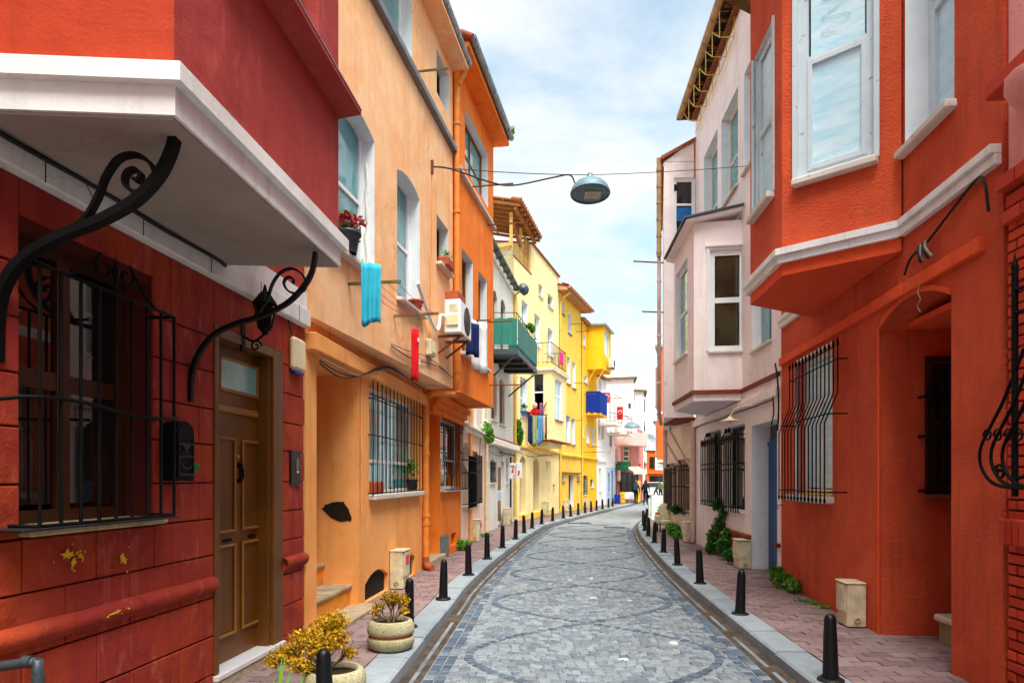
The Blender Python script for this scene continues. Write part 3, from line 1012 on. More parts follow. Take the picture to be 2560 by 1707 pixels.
# roll moulding
def roll(t0, t1, zc, r):
    m = MB(); pts = []
    prof = [(-.0, -1.25), (.5, -1.0), (.95, -.45), (1.05, .15), (.8, .75), (.35, 1.05), (0, 1.2)]
    vs = []; fs = []
    n = 10
    for k in range(n+1):
        t = t0 + (t1-t0)*k/n
        for o, z in prof: vs.append(WL1.P(t, zc + z*r + rnd.uniform(-.003, .003), .004 + o*r*.95))
    c = len(prof)
    for k in range(n):
        for j in range(c-1): fs.append((k*c+j, (k+1)*c+j, (k+1)*c+j+1, k*c+j+1))
    fs += [tuple(range(c))[::-1], tuple(range(n*c, n*c+c))]
    m.mesh(vs, fs, .5, True)
    m.build('roll_moulding', 'red_block', h1)
roll(T0, door1[0]-.01, .95, .05)
roll(door1[1]+.01, WL1.L-.01, .95, .05)
# paint chips
def chip(house, W, u, v, w, h, mat, seed, off=.008, th=.003):
    r_ = random.Random(seed); t, z = W.S(u), W.Z(u, v); n = 17; pts = []
    for k in range(n):
        a = 2*math.pi*k/n; q = r_.uniform(.3, 1.15)
        pts.append(W.P(t + math.cos(a)*w*q/2, z + math.sin(a)*h*q/2, off))
    c = MB().prism(pts, W.n*th); pc = c.build('paint_chip', mat, house)
    for k in range(5):
        tt, zz, q = t + r_.gauss(0, w*.6), z + r_.gauss(0, h*.7), r_.uniform(.004, .011)
        MB().prism([W.P(tt+q*math.cos(x)*r_.uniform(.5, 1.2), zz+q*math.sin(x)*r_.uniform(.5, 1.2), off) for x in (0, 1.2, 2.5, 3.8, 5.1)], W.n*th).build('fleck', mat, pc)
    return pc
for i, (u, v, w, h) in enumerate(((150,1272,.1,.06),(165,1290,.05,.05),(278,1285,.11,.075),(180,1275,.06,.03),(240,1405,.12,.02))):
    chip(h1, WL1, u, v, w, h, 'yellow_paint', 40+i, .012 if v < 1400 else .07)
# white string course
m = MB(); WL1.box(m, 0, WL1.L-.01, ZT, 3.44, -.02, .07, .01); WL1.box(m, 0, WL1.L-.01, 3.445, 3.62, -.02, .035, .008)
m.build('string_course', 'white_paint_trim', h1)
m = MB()
for k in range(6): WL1.box(m, T0+.55+k*.78, T0+.558+k*.78, ZT+.004, 3.436, .07, .0712)
m.build('course_joint', 'dark_hole', h1)
# window, reveal sill, bowed grille
w1 = window(h1, WL1, win1, .25, 'frame_chestnut', 'glass_window', 2, (1.05, 1.0), .075, None, bars_w=.1)
m = MB(); WL1.box(m, win1[0], win1[1]+.06, 1.455, 1.505, -.2, .07, .012); m.build('sill', 'travertine', w1)
m = MB()
for k in range(9):
    a = win1[0]+.12+k*.07
    m.obox(WL1.P(a, 1.85, -.33 + (.02 if k % 2 else -.02)), WL1.d*.045, WL1.n*.012, Vector((0,0,.32)))
m.build('curtain', 'curtain_blue', w1)
GO = .17
g0, g1_ = WL1.S(53, GO), WL1.S(402, GO)
gz0, gz1 = WL1.Z(402, 1185, GO), WL1.Z(402, 727, GO)
zm = WL1.Z(402, 962, GO)
gr = grille(h1, WL1, g0+.1, g1_-.01, gz0, gz1, GO, 9, [gz0+.01, gz1-.005], 'black_iron', .0095, rail_r=.011)
m = MB(); pts = [WL1.P(g0-.05, zm-.02, .0)] + [WL1.P(g0-.02+(g1_-g0+.03)*k/6, zm + .02*math.sin(k*1.1), GO+.012) for k in range(7)] + [WL1.P(g1_+.02, zm, .0)]
m.tube(pts, .011, 6); m.build('middle_rail', 'black_iron', gr)
m = MB(); WL1.box(m, g0-.02, g1_+.02, gz0-.012, gz0+.002, .0, GO+.02, .004); m.build('foot_rail', 'dark_iron', gr)
def scroll2d(W, c, pts, off, r, parent, name, mat='black_iron', n=6):
    m = MB().tube(smooth_path([W.P(c[0]+x, c[1]+z, off) for x, z in pts], 5), r, n)
    return m.build(name, mat, parent)
def spiral(cx, cz, r0, r1, a0, a1, n=14):
    return [(cx + (r0+(r1-r0)*k/n)*math.cos(a0+(a1-a0)*k/n), cz + (r0+(r1-r0)*k/n)*math.sin(a0+(a1-a0)*k/n)) for k in range(n+1)]
tc_ = (g0+g1_)/2 + .04
for sg in (-1, 1):
    pts = [(sg*.36, 0), (sg*.25, .06), (sg*.15, .16)] + [(sg*x, z) for x, z in spiral(.09, .12, .075, .02, 1.2, -5.2)]
    scroll2d(WL1, (tc_, gz1), pts, GO, .009, gr, 'scroll')
m = MB().lathe(WL1.P(tc_, gz1+.02, GO), [(.008,0),(.01,.06),(.022,.1),(.01,.13),(.001,.19)], 6); m.build('finial', 'black_iron', gr)

# door
DD = -.13
m = MB(); a, b, z0, z1 = door1[:4]
WL1.box(m, a, a+.07, z0, z1, -.19, .012, .006); WL1.box(m, b-.2, b, z0, z1, -.19, .012, .006); WL1.box(m, a+.07, b-.2, z1-.08, z1, -.19, .012, .006)
WL1.box(m, b-.24, b-.2, z0, z1-.08, -.17, -.02, .004)
dr = m.build('door', 'brown_wood', h1); dr['label'] = 'brown panelled front door with small glazed top light'
m = MB(); la, lb = a+.072, b-.242; WL1.box(m, la, lb, z0+.052, z1-.082, DD-.05, DD); m.build('leaf', 'brown_wood', dr)
def panel(u0, u1, v0, v1, ur, nm='panel'):
    t0, t1 = WL1.S(u0, DD), WL1.S(u1, DD); zt, zb = WL1.Z(ur, v0, DD), WL1.Z(ur, v1, DD)
    m = MB(); e = .028
    for q in ((t0, t0+e, zb, zt), (t1-e, t1, zb, zt), (t0+e, t1-e, zb, zb+e), (t0+e, t1-e, zt-e, zt)):
        WL1.box(m, q[0], q[1], q[2], q[3], DD, DD+.022, .009)
    return m.build(nm, 'brown_wood_light', dr), (t0, t1, zb, zt)
S3 = lambda x: (x/2.45)*.91875
T3 = lambda y: (1100+y/2.45)*.91875
panel(S3(1322), S3(1438), T3(-50+20), T3(578), S3(1322))
panel(S3(1476), S3(1582), T3(-5), T3(552), S3(1476))
panel(S3(1322), S3(1438), T3(648), T3(1228), S3(1322))
panel(S3(1474), S3(1582), T3(618), T3(1158), S3(1474))
_, lt = panel(500, 590, 812, 895, 500, 'top_light_frame')
m = MB(); WL1.box(m, lt[0]+.028, lt[1]-.028, lt[2]+.028, lt[3]-.028, DD+.002, DD+.008); m.build('top_light_pane', 'glass_door', dr)
m = MB(); WL1.box(m, la, lb, WL1.Z(497, 935, DD)-.03, WL1.Z(497, 935, DD)+.03, DD, DD+.025, .01); m.build('lock_rail', 'brown_wood_light', dr)
tk, zk = WL1.S(546, DD), WL1.Z(546, 1085, DD)
m = MB(); m.tube([WL1.P(tk, zk+.06, DD+.03), WL1.P(tk-.025, zk+.02, DD+.035), WL1.P(tk-.025, zk-.04, DD+.035), WL1.P(tk, zk-.065, DD+.03), WL1.P(tk+.025, zk-.04, DD+.035), WL1.P(tk+.025, zk+.02, DD+.035), WL1.P(tk, zk+.06, DD+.03)], .011, 6)
m.lathe(WL1.P(tk, zk+.065, DD), [(.022,0),(.022,.02),(.012,.045)], 8, WL1.n); m.lathe(WL1.P(tk, zk-.07, DD), [(.02,0),(.018,.03)], 8, WL1.n)
m.build('knocker', 'black_iron', dr)
m = MB(); m.lathe(WL1.P(tk, WL1.Z(546, 1048, DD), DD), [(.014,0),(.014,.01),(.006,.014)], 8, WL1.n); m.build('peep_hole', 'steel', dr)
for v in (1170, 1224):
    m = MB(); m.lathe(WL1.P(WL1.S(604, DD), WL1.Z(604, v, DD), DD), [(.03,0),(.03,.008),(.014,.012),(.014,.035),(.028,.045),(.024,.06),(.004,.064)], 10, WL1.n); m.build('lock', 'steel', dr)
for u, v in ((520, 1240), (576, 1230)):
    m = MB(); t_, z_ = WL1.S(u, DD), WL1.Z(u, v, DD)
    for k in range(5): m.lathe(WL1.P(t_-.05+k*.025, z_, DD), [(.012+.006*(k == 2),0),(.012,.012),(.004,.016)], 7, WL1.n)
    m.bar(WL1.P(t_-.06, z_, DD+.008), WL1.P(t_+.06, z_, DD+.008), .014, .02)
    m.build('ornament', 'black_iron', dr)
m = MB(); WL1.box(m, door1[0]-.005, door1[1]+.005, .195, .24, -.2, .04, .006); st_ = m.build('door_step', 'marble_step', h1)
m = MB(); WL1.box(m, door1[0]-.03, door1[1]+.03, .1, .192, -.2, .03, .006); m.build('step_base', 'terrazzo', st_)

# projecting bay
B1 = [(-2.535, 3.06), (-1.55, 3.13), (-1.355, 5.33), (-2.29, 5.26)]
W1f = Wall(B1[1], B1[2], 1)
wb = (W1f.S(540), W1f.S(733), W1f.Z(700, 128), 6.4, 0, .2)
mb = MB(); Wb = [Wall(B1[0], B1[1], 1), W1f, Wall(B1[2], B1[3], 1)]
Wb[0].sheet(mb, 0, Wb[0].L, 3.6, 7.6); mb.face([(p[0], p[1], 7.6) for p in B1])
mb.build('bay_side', 'red_side_lit', h1)
mb = MB(); W1f.sheet(mb, 0, W1f.L, 3.6, 7.6, [wb]); Wb[2].sheet(mb, 0, Wb[2].L, 3.6, 7.6)
bay = mb.build('bay', 'red_plaster', h1)
m = MB(); ring(m, B1, 1, .012, 3.41, 3.545); ring(m, B1, 1, .06, 3.545, 3.63); m.build('bay_trim', 'white_paint_trim', h1)
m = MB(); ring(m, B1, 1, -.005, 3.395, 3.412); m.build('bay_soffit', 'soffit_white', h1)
window(h1, W1f, wb, .16, 'window_brown', 'glass_sky', 1, (1,), .07)
m = MB(); t0 = wb[0]-.3; zs = wb[2]
vs = [W1f.P(t, z, o) for t in (t0, W1f.L+.04) for o, z in ((-.05, zs), (.17, zs-.0), (.17, zs-.035), (-.02, zs-.06))]
m.mesh(vs, [(0,1,2,3)[::-1], (4,5,6,7), (0,4,5,1)[::-1], (1,5,6,2)[::-1], (2,6,7,3)[::-1], (3,7,4,0)[::-1]]); m.build('bay_sill', 'red_plaster', h1)
m = MB(); W1f.box(m, t0, W1f.L+.042, zs-.002, zs+.006, .0, .175); m.build('sill_lead', 'zinc', h1)
# iron brackets under the bay
def bracket(Y, main, scr, wdt):
    at = lambda u, v: Vector(((u-CX)/FX*Y, Y, EYE + (HY-v)/FX*Y))
    m = MB().sweep(smooth_path([at(*p) for p in main], 5), (0,1,0), wdt, wdt*.62)
    b = m.build('iron_bracket', 'black_iron', h1)
    m = MB().sweep(smooth_path([at(*p) for p in scr], 5), (0,1,0), wdt*.75, wdt*.26); m.build('scroll', 'black_iron', b)
bracket(3.31, [(-8,830),(-4,715),(16,645),(60,590),(140,543),(230,507),(310,462),(365,405),(393,350),(402,316)],
        [(150,535),(195,505),(225,455),(245,405),(275,365),(315,357),(348,378),(358,412),(338,440),(306,441),(288,422),(292,399),(311,390),(325,402),(318,416),(308,412)], .062)
bracket(4.9, [(438,922),(440,865),(455,815),(490,770),(540,744),(600,726),(660,696),(700,655),(718,620),(725,580)],
        [(585,728),(612,692),(626,652),(645,626),(672,617),(697,634),(702,660),(684,674),(662,668),(652,650),(661,637),(674,641),(673,652)], .046)
cable(h1, [WL1.P(t, 3.385 - .012*(k % 2), .1) for k, t in enumerate([T0-.4, T0+.3, T0+.9, T0+1.5, T0+2.1, WL1.S(490)])], .014)
cable(h1, [WL1.P(WL1.S(160)+q, z, .1) for q, z in ((0, 3.37), (.06, 3.3), (.04, 3.22), (.01, 3.2))], .004, 'cable_grey')

# ================================================================== peach house
WL2 = Wall((-2.098, 6.91), (-1.6, 12.3), 1)
WU2 = Wall((-2.0, 6.92), (-1.075, 12.4), 1)
h2 = thing('peach_house', 'tall peach rendered house with recessed doorway and barred ground window', 'house', (-1.9, 9.5, 0))
alc = (WL2.S(727), WL2.S(822), .1, WL2.Z(727, 817), 0, 1.5)
wg2 = WL2.hole(848, 962, (848, 877), (848, 1136), 0, .26)
v1 = (WL2.S(838), WL2.S(891), .13, WL2.Z(891, 1296), .13, .07)
v2 = (WL2.S(934), WL2.S(953), .13, WL2.Z(953, 1268), .08, .07)
mb = MB(); WL2.sheet(mb, .012, WL2.L-.01, 0, 3.5, [alc, wg2, v1, v2]); shell(mb, WL2, .012, WL2.L-.01, 0, 3.5, 5)
mb.build('wall', 'peach_low', h2)
for h in (v1, v2):
    m = MB(); WL2.box(m, h[0]-.01, h[1]+.01, 0, h[3]+.01, -.09, -.06); m.build('vent_back', 'dark_hole', h2)
m = MB(); WL2.box(m, alc[0]-.02, alc[1]+.02, 0, 3.2, -1.56, -1.5); m.build('back_wall', 'peach_low', h2)
m = MB(); WL2.box(m, alc[0]+.12, alc[1]-.1, .66, 2.75, -1.5, -1.45); d2 = m.build('door', 'dark_brown_frame', h2)
for q in range(4):
    m = MB(); tt = alc[0]+.2+(q % 2)*.45; zz = .85+(q//2)*.95
    WL2.box(m, tt, tt+.36, zz, zz+.75, -1.45, -1.43, .008); m.build('panel', 'brown_wood', d2)
m = MB(); WL2.box(m, alc[0]+.0, alc[1]-.0, .1, .38, -.5, -.1); m.build('step', 'step_riser_orange', h2)
m = MB(); WL2.box(m, alc[0]-.0, alc[1]-.0, .382, .42, -.5, -.07, .008); m.build('step_tread', 'dirty_step', h2)
m = MB(); WL2.box(m, alc[0]+.0, alc[1]-.0, .38, .64, -1.45, -.45); m.build('step', 'step_riser_orange', h2)
m = MB(); WL2.box(m, alc[0]-.0, alc[1]-.0, .642, .68, -1.45, -.42, .008); m.build('step_tread', 'dirty_step', h2)
m = MB(); WL2.box(m, alc[0]-.25, alc[1]+.12, .1, .165, -.3, .24, .008); m.build('threshold_slab', 'dirty_step', h2)
# torn dark patch on the inner side of the doorway
J = Wall((WL2.P(alc[1], 0, 0).x, WL2.P(alc[1], 0, 0).y), (WL2.P(alc[1], 0, -1.5).x, WL2.P(alc[1], 0, -1.5).y), -1)
J.n = -WL2.d
pp = [(739,1168),(744,1164),(747,1158),(754,1157),(763,1153),(778,1151),(782,1152),(789,1151),(793,1158),(796,1162),(801,1168),(803,1176),(808,1188),(807,1196),(798,1195),(785,1198),(776,1196),(769,1192),(762,1189),(752,1180),(746,1174)]
m = MB().prism([J.P(J.S(u), J.Z(u, v), .002) for u, v in pp], J.n*.004); m.build('bare_patch', 'patch_dark', h2)
# band under the jetty
m = MB(); WL2.box(m, .02, WL2.L-.04, 3.06, 3.24, -.02, .11, .01); m.build('band', 'peach_low', h2)
# ground window
wo2 = window(h2, WL2, wg2, .2, 'white_plastic', 'glass_teal', 2, (.42, 1), .06, None)
m = MB(); WL2.box(m, wg2[0]-.02, wg2[1]+.04, wg2[2]-.07, wg2[2]+.004, -.2, .1, .01); m.build('sill', 'stone_sill', wo2)
grille(h2, WL2, wg2[0]-.02, wg2[1]+.02, wg2[2]-.02, wg2[3]+.06, .06, 15, [wg2[2]+.02, wg2[2]+(wg2[3]-wg2[2])*.53, wg2[3]-.22], 'black_iron', .008, stub=.03)
# upper storeys, jettied in a wedge
TOP2 = 9.12
ua = WU2.hole(745, 860, (860, 300), (860, 640), .14, .26)
ub = WU2.hole(912, 964, (912, 372), (963, 722), .1, .26)
uc = WU2.hole(1003, 1030, (1003, 492), (1030, 632), 0, .26)
ud = WU2.hole(850, 946, WU2.Z(946, 150)+1.9, (946, 150), 0, .26)
ue = WU2.hole(1003, 1031, (1003, 112), (1031, 268), 0, .26)
mb = MB(); rv = RV()
WU2.sheet(mb, .0, WU2.L-.01, 3.38, TOP2, [ua, ub, uc, ud, ue], 0, .26, rv); shell(mb, WU2, 0, WU2.L-.01, 3.38, TOP2, 4.5)
mb.build('upper_wall', 'peach_plaster', h2); rv.build('reveal', 'white_reveal', h2)
window(h2, WU2, ua, .22, 'white_plastic', 'glass_teal', 2, (1, 1), .06, None)
window(h2, WU2, ub, .22, 'white_plastic', 'glass_teal', 1, (1, 1), .06, None)
window(h2, WU2, uc, .22, 'dark_brown_frame', 'glass_dark', 1, (1,), .05, .04, .1)
window(h2, WU2, ud, .22, 'white_plastic', 'glass_teal', 2, (1, 1), .06, None)
window(h2, WU2, ue, .22, 'dark_brown_frame', 'glass_dark', 1, (1,), .05, None)
for r_, c_ in ((ua, .05), (ub, .1)):
    m = MB(); WU2.box(m, r_[0]-.03, r_[1]+c_, r_[2]-.05, r_[2], -.2, .1, .008); m.build('sill', 'stone_sill', h2)
zc = WU2.Z(1045, 356)
m = MB(); WU2.box(m, 0, WU2.L-.02, zc-.05, zc+.06, -.02, .09, .01); m.build('cornice_band', 'grey_metal', h2)
m = MB(); WU2.box(m, -.05, WU2.L-.02, TOP2, TOP2+.05, -.4, .3, .006); m.build('eaves_board', 'peach_plaster', h2)
gutter(h2, WU2, -.05, WU2.L+.05, TOP2+.16, .27, 'zinc', .08)
m = MB(); m.face([WU2.P(-.05, TOP2+.06, .3), WU2.P(WU2.L, TOP2+.06, .3), WU2.P(WU2.L, TOP2+1.6, -4.4), WU2.P(-.05, TOP2+1.6, -4.4)]); m.build('roof', 'roof_tile', h2)
# downpipe
pe = WU2.P(WU2.L+.02, 0, .07)
Pq = lambda z, o=.07: Vector((pe.x, pe.y, z)) + WU2.n*(o-.07)
downpipe(h2, smooth_path([Pq(9.25, .22), Pq(9.1, .2), Pq(8.9, .09), Pq(8.75), Pq(6), Pq(3.55), Pq(3.36), Pq(3.28)+WU2.n*-.04, WL2.P(WL2.L-.35, 3.25, .3), WL2.P(WL2.L-.3, 3.2, .17)], 4), .055, 'orange_pipe', [Pq(8.2), Pq(6.6), Pq(5.0), Pq(3.7)])
wp = WL2.P(WL2.L-.1, 0, .075)
downpipe(h2, [(wp.x, wp.y, 3.3), (wp.x, wp.y, .35)], .055, 'orange_pipe', [(wp.x, wp.y, 1.1), (wp.x, wp.y, .95), (wp.x, wp.y, 2.2)])
m = MB().tube(smooth_path([(wp.x, wp.y, .36), (wp.x, wp.y, .24), (wp.x+.04, wp.y-.05, .18), (wp.x+.13, wp.y-.14, .17)], 4), .06, 10); m.build('pipe_foot', 'terracotta', h2)
m = MB().tube([WU2.P(ua[1]-.005+.004*math.sin(k*2.2), ua[2]+.15+k*.13, -.1+.012*math.sin(k*1.7)) for k in range(11)], [.02+.008*math.sin(k*2.9) for k in range(11)], 7); m.build('filler_strip', 'pale_grey_plaster', h2)
cable(h2, [WL2.P(WL2.S(826), z, .02) for z in (3.05, 2.4, 1.8, 1.3)], .012, 'peach_pipe', 'conduit')
for k in range(3):
    cable(h2, [WL2.P(.15, 3.0-.03*k, .1), WL2.P(.7, 2.98-.05*k, .12), WL2.P(1.4, 3.0, .12), WL2.P(2.6, 3.27+.02*k, .14), WL2.P(4.0, 3.29, .14), WL2.P(5.0, 3.3, .12)], .009, 'cable_black' if k else 'cable_grey')

# ================================================================== deep orange house
WL3 = Wall((-1.58, 12.32), (-1.2, 16.0), 1)
WU3 = Wall((-1.05, 12.47), (-.43, 15.75), 1)
h3 = thing('orange_house', 'deep orange house with white-lined upper windows and overhanging eaves', 'house', (-1.4, 14.2, 0))
dg3 = (WL3.S(977), WL3.S(1010), .1, WL3.Z(1010, 952), 0, .9)
wg3 = WL3.hole(1012, 1057, (1012, 955), (1012, 1124), 0, .2)
vt3 = WL3.hole(1036, 1048, (1048, 1220), (1048, 1248), .03, .2)
mb = MB(); WL3.sheet(mb, .005, WL3.L-.01, 0, 3.4, [dg3, wg3, vt3]); shell(mb, WL3, .005, WL3.L-.01, 0, 3.4, 4); mb.build('wall', 'orange_plaster', h3)
m = MB(); WL3.box(m, dg3[0]-.01, dg3[1]+.01, 0, 3.1, -.95, -.9); m.build('door', 'dark_brown_frame', h3)
m = MB(); WL3.box(m, vt3[0], vt3[1], vt3[2]-.02, vt3[3]+.02, -.2, -.17); m.build('vent_back', 'dark_hole', h3)
m = MB(); WL3.box(m, dg3[0]-.1, dg3[1]+.05, .1, .26, -.6, .12, .008); m.build('step', 'dirty_step', h3)
for k, (za, o) in enumerate(((2.98, .1), (3.1, .17), (3.22, .24))):
    m = MB(); WL3.box(m, .3, WL3.L-.03, za, za+.118, -.02, o, .008); m.build('corbel_band', 'orange_plaster', h3)
w3 = window(h3, WL3, wg3, .17, 'white_plastic', 'glass_dark', 2, (.7, 1), .06, .05, .1)
bowf = lambda z: .16*min(1, max(0, (wg3[2]+.55-z)/.25)) if z > wg3[2]+.3 else .16
grille(h3, WL3, wg3[0]-.02, wg3[1]+.02, wg3[2]-.02, wg3[3]-.02, .06, 13, [wg3[2]+.0, wg3[2]+.55*(wg3[3]-wg3[2]), wg3[3]-.2], 'black_iron', .01, bow=bowf)
m = MB(); WL3.box(m, WL3.S(1010), WL3.S(1028), .13, .6, .0, .03, .004); m.build('meter_hatch', 'grey_metal', h3)
TOP3 = 9.45
va = WU3.hole(1068, 1121, (1068, 246), (1121, 478), 0, .24)
vb_ = WU3.hole(1061, 1086, (1061, 570), (1086, 826), 0, .24)
vc = WU3.hole(1099, 1118, (1099, 622), (1118, 848), 0, .24)
mb = MB(); rv = RV(); WU3.sheet(mb, 0, WU3.L, 3.38, TOP3, [va, vb_, vc], 0, .24, rv); shell(mb, WU3, 0, WU3.L, 3.38, TOP3, 4.5)
mb.build('upper_wall', 'orange_plaster', h3); rv.build('reveal', 'white_reveal', h3)
window(h3, WU3, va, .2, 'window_brown', 'glass_teal', 2, (1, 1.2), .05)
window(h3, WU3, vb_, .2, 'window_brown', 'glass_dark', 1, (1,), .05)
window(h3, WU3, vc, .2, 'window_brown', 'glass_dark', 1, (1,), .05)
za = WU3.Z(1134, 527)
m = MB(); WU3.box(m, .03, WU3.L-.02, za-.04, za+.03, -.02, .08, .008); m.build('cornice_band', 'stone_sill', h3)
zb = min(vb_[2], vc[2])
m = MB(); WU3.box(m, vb_[0]-.1, vc[1]+.1, zb-.06, zb+.002, -.2, .09, .008); m.build('sill', 'stone_sill', h3)
m = MB(); WU3.box(m, -.25, WU3.L+.15, TOP3+.0, TOP3+.09, -.5, .34, .01); m.build('eaves_board', 'orange_plaster', h3)
gutter(h3, WU3, -.25, WU3.L+.18, TOP3+.2, .38, 'zinc', .075)
m = MB(); m.prism([WU3.P(-.25, TOP3+.1, .33), WU3.P(-.25, TOP3+.16, .33), WU3.P(-.25, TOP3+1.9, -4.4), WU3.P(-.25, TOP3+.1, -4.4)], WU3.d*(WU3.L+.4)); m.build('roof', 'roof_tile', h3)
V3 = Wall((WU3.P(-.25, 0, .33).x, WU3.P(-.25, 0, .33).y), (WU3.P(-.25, 0, -1.6).x, WU3.P(-.25, 0, -1.6).y), -1)
for k in range(9):
    m = MB(); p = WU3.P(-.28, TOP3+.18+.075*k, .3-.2*k); m.lathe(p, [(.06,-.12),(.075,.12)], 8, (WU3.n*-1+Vector((0,0,.4))), tint=rnd.random()); m.build('verge_tile', 'roof_tile', h3)
# ================================================================== LEFT SIDE, farther along
def rods(house, W, u0, u1, v, off=.45, mat='rust', name='clothes_rod'):
    """rod standing out from the wall for a washing line"""
    m = MB(); t, z = W.S(u0), W.Z(u0, v)
    m.bar(W.P(t, z, -.01), W.P(t, z, off), .025); return m.build(name, mat, house)
def balcony(house, pts, side, z0, zr, slab='concrete', rail='black_iron', th=.12, nb=.12, name='balcony', r=.008):
    """slab part with rail and each baluster below it"""
    m = MB(); poly = [Vector((p[0], p[1], z0-th)) for p in pts]
    if side < 0: poly = poly[::-1]
    m.prism(poly, (0,0,th)); b = m.build(name, slab, house)
    q = offset_poly(pts, side, -.04); m = MB()
    m.tube([(p.x, p.y, zr) for p in q], .014, 6); m.tube([(p.x, p.y, z0+.08) for p in q], .01, 6); m.build('rail', rail, b)
    for p0, p1 in zip(q[:-1], q[1:]):
        n = max(2, int((p1-p0).length/nb))
        for k in range(n+1):
            if k == 0 and p0 is not q[0]: continue
            p = p0.lerp(p1, k/n); s = MB().tube([(p.x, p.y, z0), (p.x, p.y, zr)], r, 5); s.build('baluster', rail, b)
    return b

# ---- narrow blush house
W4 = Wall((-1.2, 16.02), (-.82, 20.5), 1)
h4 = thing('blush_house', 'narrow pale blush house between the orange house and the grey-white house', 'house', (-1.0, 18.2, 0))
a4 = W4.hole(1062, 1079, (1062, 1012), (1079, 1158), .25, .3)
b4 = W4.hole(1084, 1098, (1084, 1034), (1098, 1150), 0, .25)
mb = MB(); W4.sheet(mb, 0, W4.L-.01, 0, 2.95, [a4, b4]); shell(mb, W4, 0, W4.L-.01, 0, 7.2, 3.6); mb.build('wall', 'blush_plaster', h4)
c4 = W4.hole(1085, 1100, 6.4, 4.3, 0, .2)
mb = MB(); W4.sheet(mb, 0, W4.L-.01, 2.95, 7.2, [c4]); mb.build('upper_wall', 'cream_plaster', h4)
window(h4, W4, a4, .25, 'white_plastic', 'glass_sky', 1, (1, 1.2), .06, .03)
window(h4, W4, b4, .22, 'dark_brown_frame', 'glass_dark', 1, (1, 1), .06, .03)
window(h4, W4, c4, .18, 'window_brown', 'glass_dark', 1, (1,), .06, .03)
grille(h4, W4, a4[0]-.05, a4[1]+.1, a4[2]-.05, a4[3]-.35, .16, 12, [a4[2]+.05, a4[2]+.8, a4[3]-.45], 'black_iron', .012)
grille(h4, W4, b4[0]-.0, b4[1]+.1, b4[2]-.05, b4[3]-.1, .1, 8, [b4[2]+.05, b4[2]+.8, b4[3]-.3], 'black_iron', .012)
m = MB(); W4.box(m, 0, W4.L-.02, 2.88, 3.0, -.02, .1, .01); W4.box(m, 0, W4.L-.02, 3.0, 3.06, -.02, .16, .01); m.build('string_course', 'cream_plaster', h4)
for u in (1092, 1110):
    t = W4.S(u); m = MB(); W4.box(m, t-.18, t+.18, 3.06, 7.0, -.02, .06, .01); m.build('pilaster', 'cream_plaster', h4)
t = W4.S(1107); m = MB().lathe(W4.P(t, 3.07, .08), [(.12,0),(.2,.06),(.22,.16),(.16,.26),(.1,.3),(.14,.34),(.04,.4)], 12); m.build('urn_ornament', 'white_plaster', h4)
p_ = W4.P(W4.S(1076), 0, .06); downpipe(h4, [(p_.x,p_.y,7), (p_.x,p_.y,.2)], .05, 'peach_pipe', [(p_.x,p_.y,1.2), (p_.x,p_.y,.5)])
p_ = W4.P(W4.L-.06, 0, .07); downpipe(h4, [(p_.x,p_.y,8.8), (p_.x,p_.y,.2)], .05, 'cream_pipe', [(p_.x,p_.y,2.2), (p_.x,p_.y,.6)])

# ---- grey-white house with the green-screened balcony
W5 = Wall((-.82, 20.52), (.03, 26.0), 1)
h5 = thing('grey_white_house', 'pale grey-white house with tall brown windows and green-screened balcony', 'house', (-.4, 23.2, 0))
g5 = W5.hole(1126, 1137, (1126, 1052), (1137, 1108), .12, .22)
d5 = (W5.S(1143), W5.S(1158), .1, W5.Z(1143, 1058), 0, .18)
s5 = W5.hole(1162, 1168, (1162, 1052), (1168, 1108), 0, .18)
e5 = W5.hole(1128, 1141, (1128, 852), (1141, 968), .15, .22); f5 = W5.hole(1147, 1159, (1147, 865), (1159, 978), .15, .22)
i5 = W5.hole(1132, 1142, (1132, 660), 5.72, .2, .22); j5 = W5.hole(1150, 1161, (1150, 680), 5.72, .2, .22)
mb = MB(); W5.sheet(mb, 0, W5.L-.01, 0, 9.0, [g5, d5, s5, e5, f5, i5, j5]); shell(mb, W5, 0, W5.L-.01, 0, 9.0, 3.6); mb.build('wall', 'pale_grey_plaster', h5)
window(h5, W5, g5, .18, 'dark_brown_frame', 'glass_dark', 1, (1,), .06, .06)
grille(h5, W5, g5[0], g5[1], g5[2], g5[3]-.1, .04, 6, [g5[2]+.1, g5[3]-.3], 'black_iron', .011)
window(h5, W5, s5, .15, 'white_plastic', 'glass_dark', 1, (1,), .05, .03)
for q in (e5, f5, i5, j5): window(h5, W5, q, .15, 'window_brown', 'window_brown', 1, (1,), .07, .05 if q[2] < 5 else None)
m = MB(); W5.box(m, d5[0], d5[1], .14, d5[3], -.17, -.1, .005); dd = m.build('door', 'white_plastic', h5); dd['label'] = 'white-framed door with brown glass panels'
for za, zb in ((.3, 1.0), (1.35, d5[3]-.2)):
    m = MB(); W5.box(m, d5[0]+.16, d5[1]-.16, za, zb, -.1, -.09); m.build('pane', 'window_brown', dd)
m = MB(); W5.box(m, d5[0]+.1, d5[1]-.1, 1.02, 1.3, -.1, -.085); m.build('kick_plate', 'pale_blue_plaster', dd)
m = MB(); W5.box(m, .05, W5.L-.05, 2.78, 2.98, -.02, .3, .02); bc = m.build('ledge', 'cream_plaster', h5)
m = MB(); W5.box(m, .04, W5.L-.06, 2.982, 3.06, -.02, .22, .01); m.build('ledge_tiles', 'brick_plinth', bc)
m = MB(); t = W5.S(1140); m.bar(W5.P(t, 2.62, .12), W5.P(W5.L-.3, 2.62, .12), .04, .05); m.build('awning_rail', 'dark_iron', h5)
gutter(h5, W5, -.1, W5.L+.1, 9.0, .15, 'dark_gutter', .11)
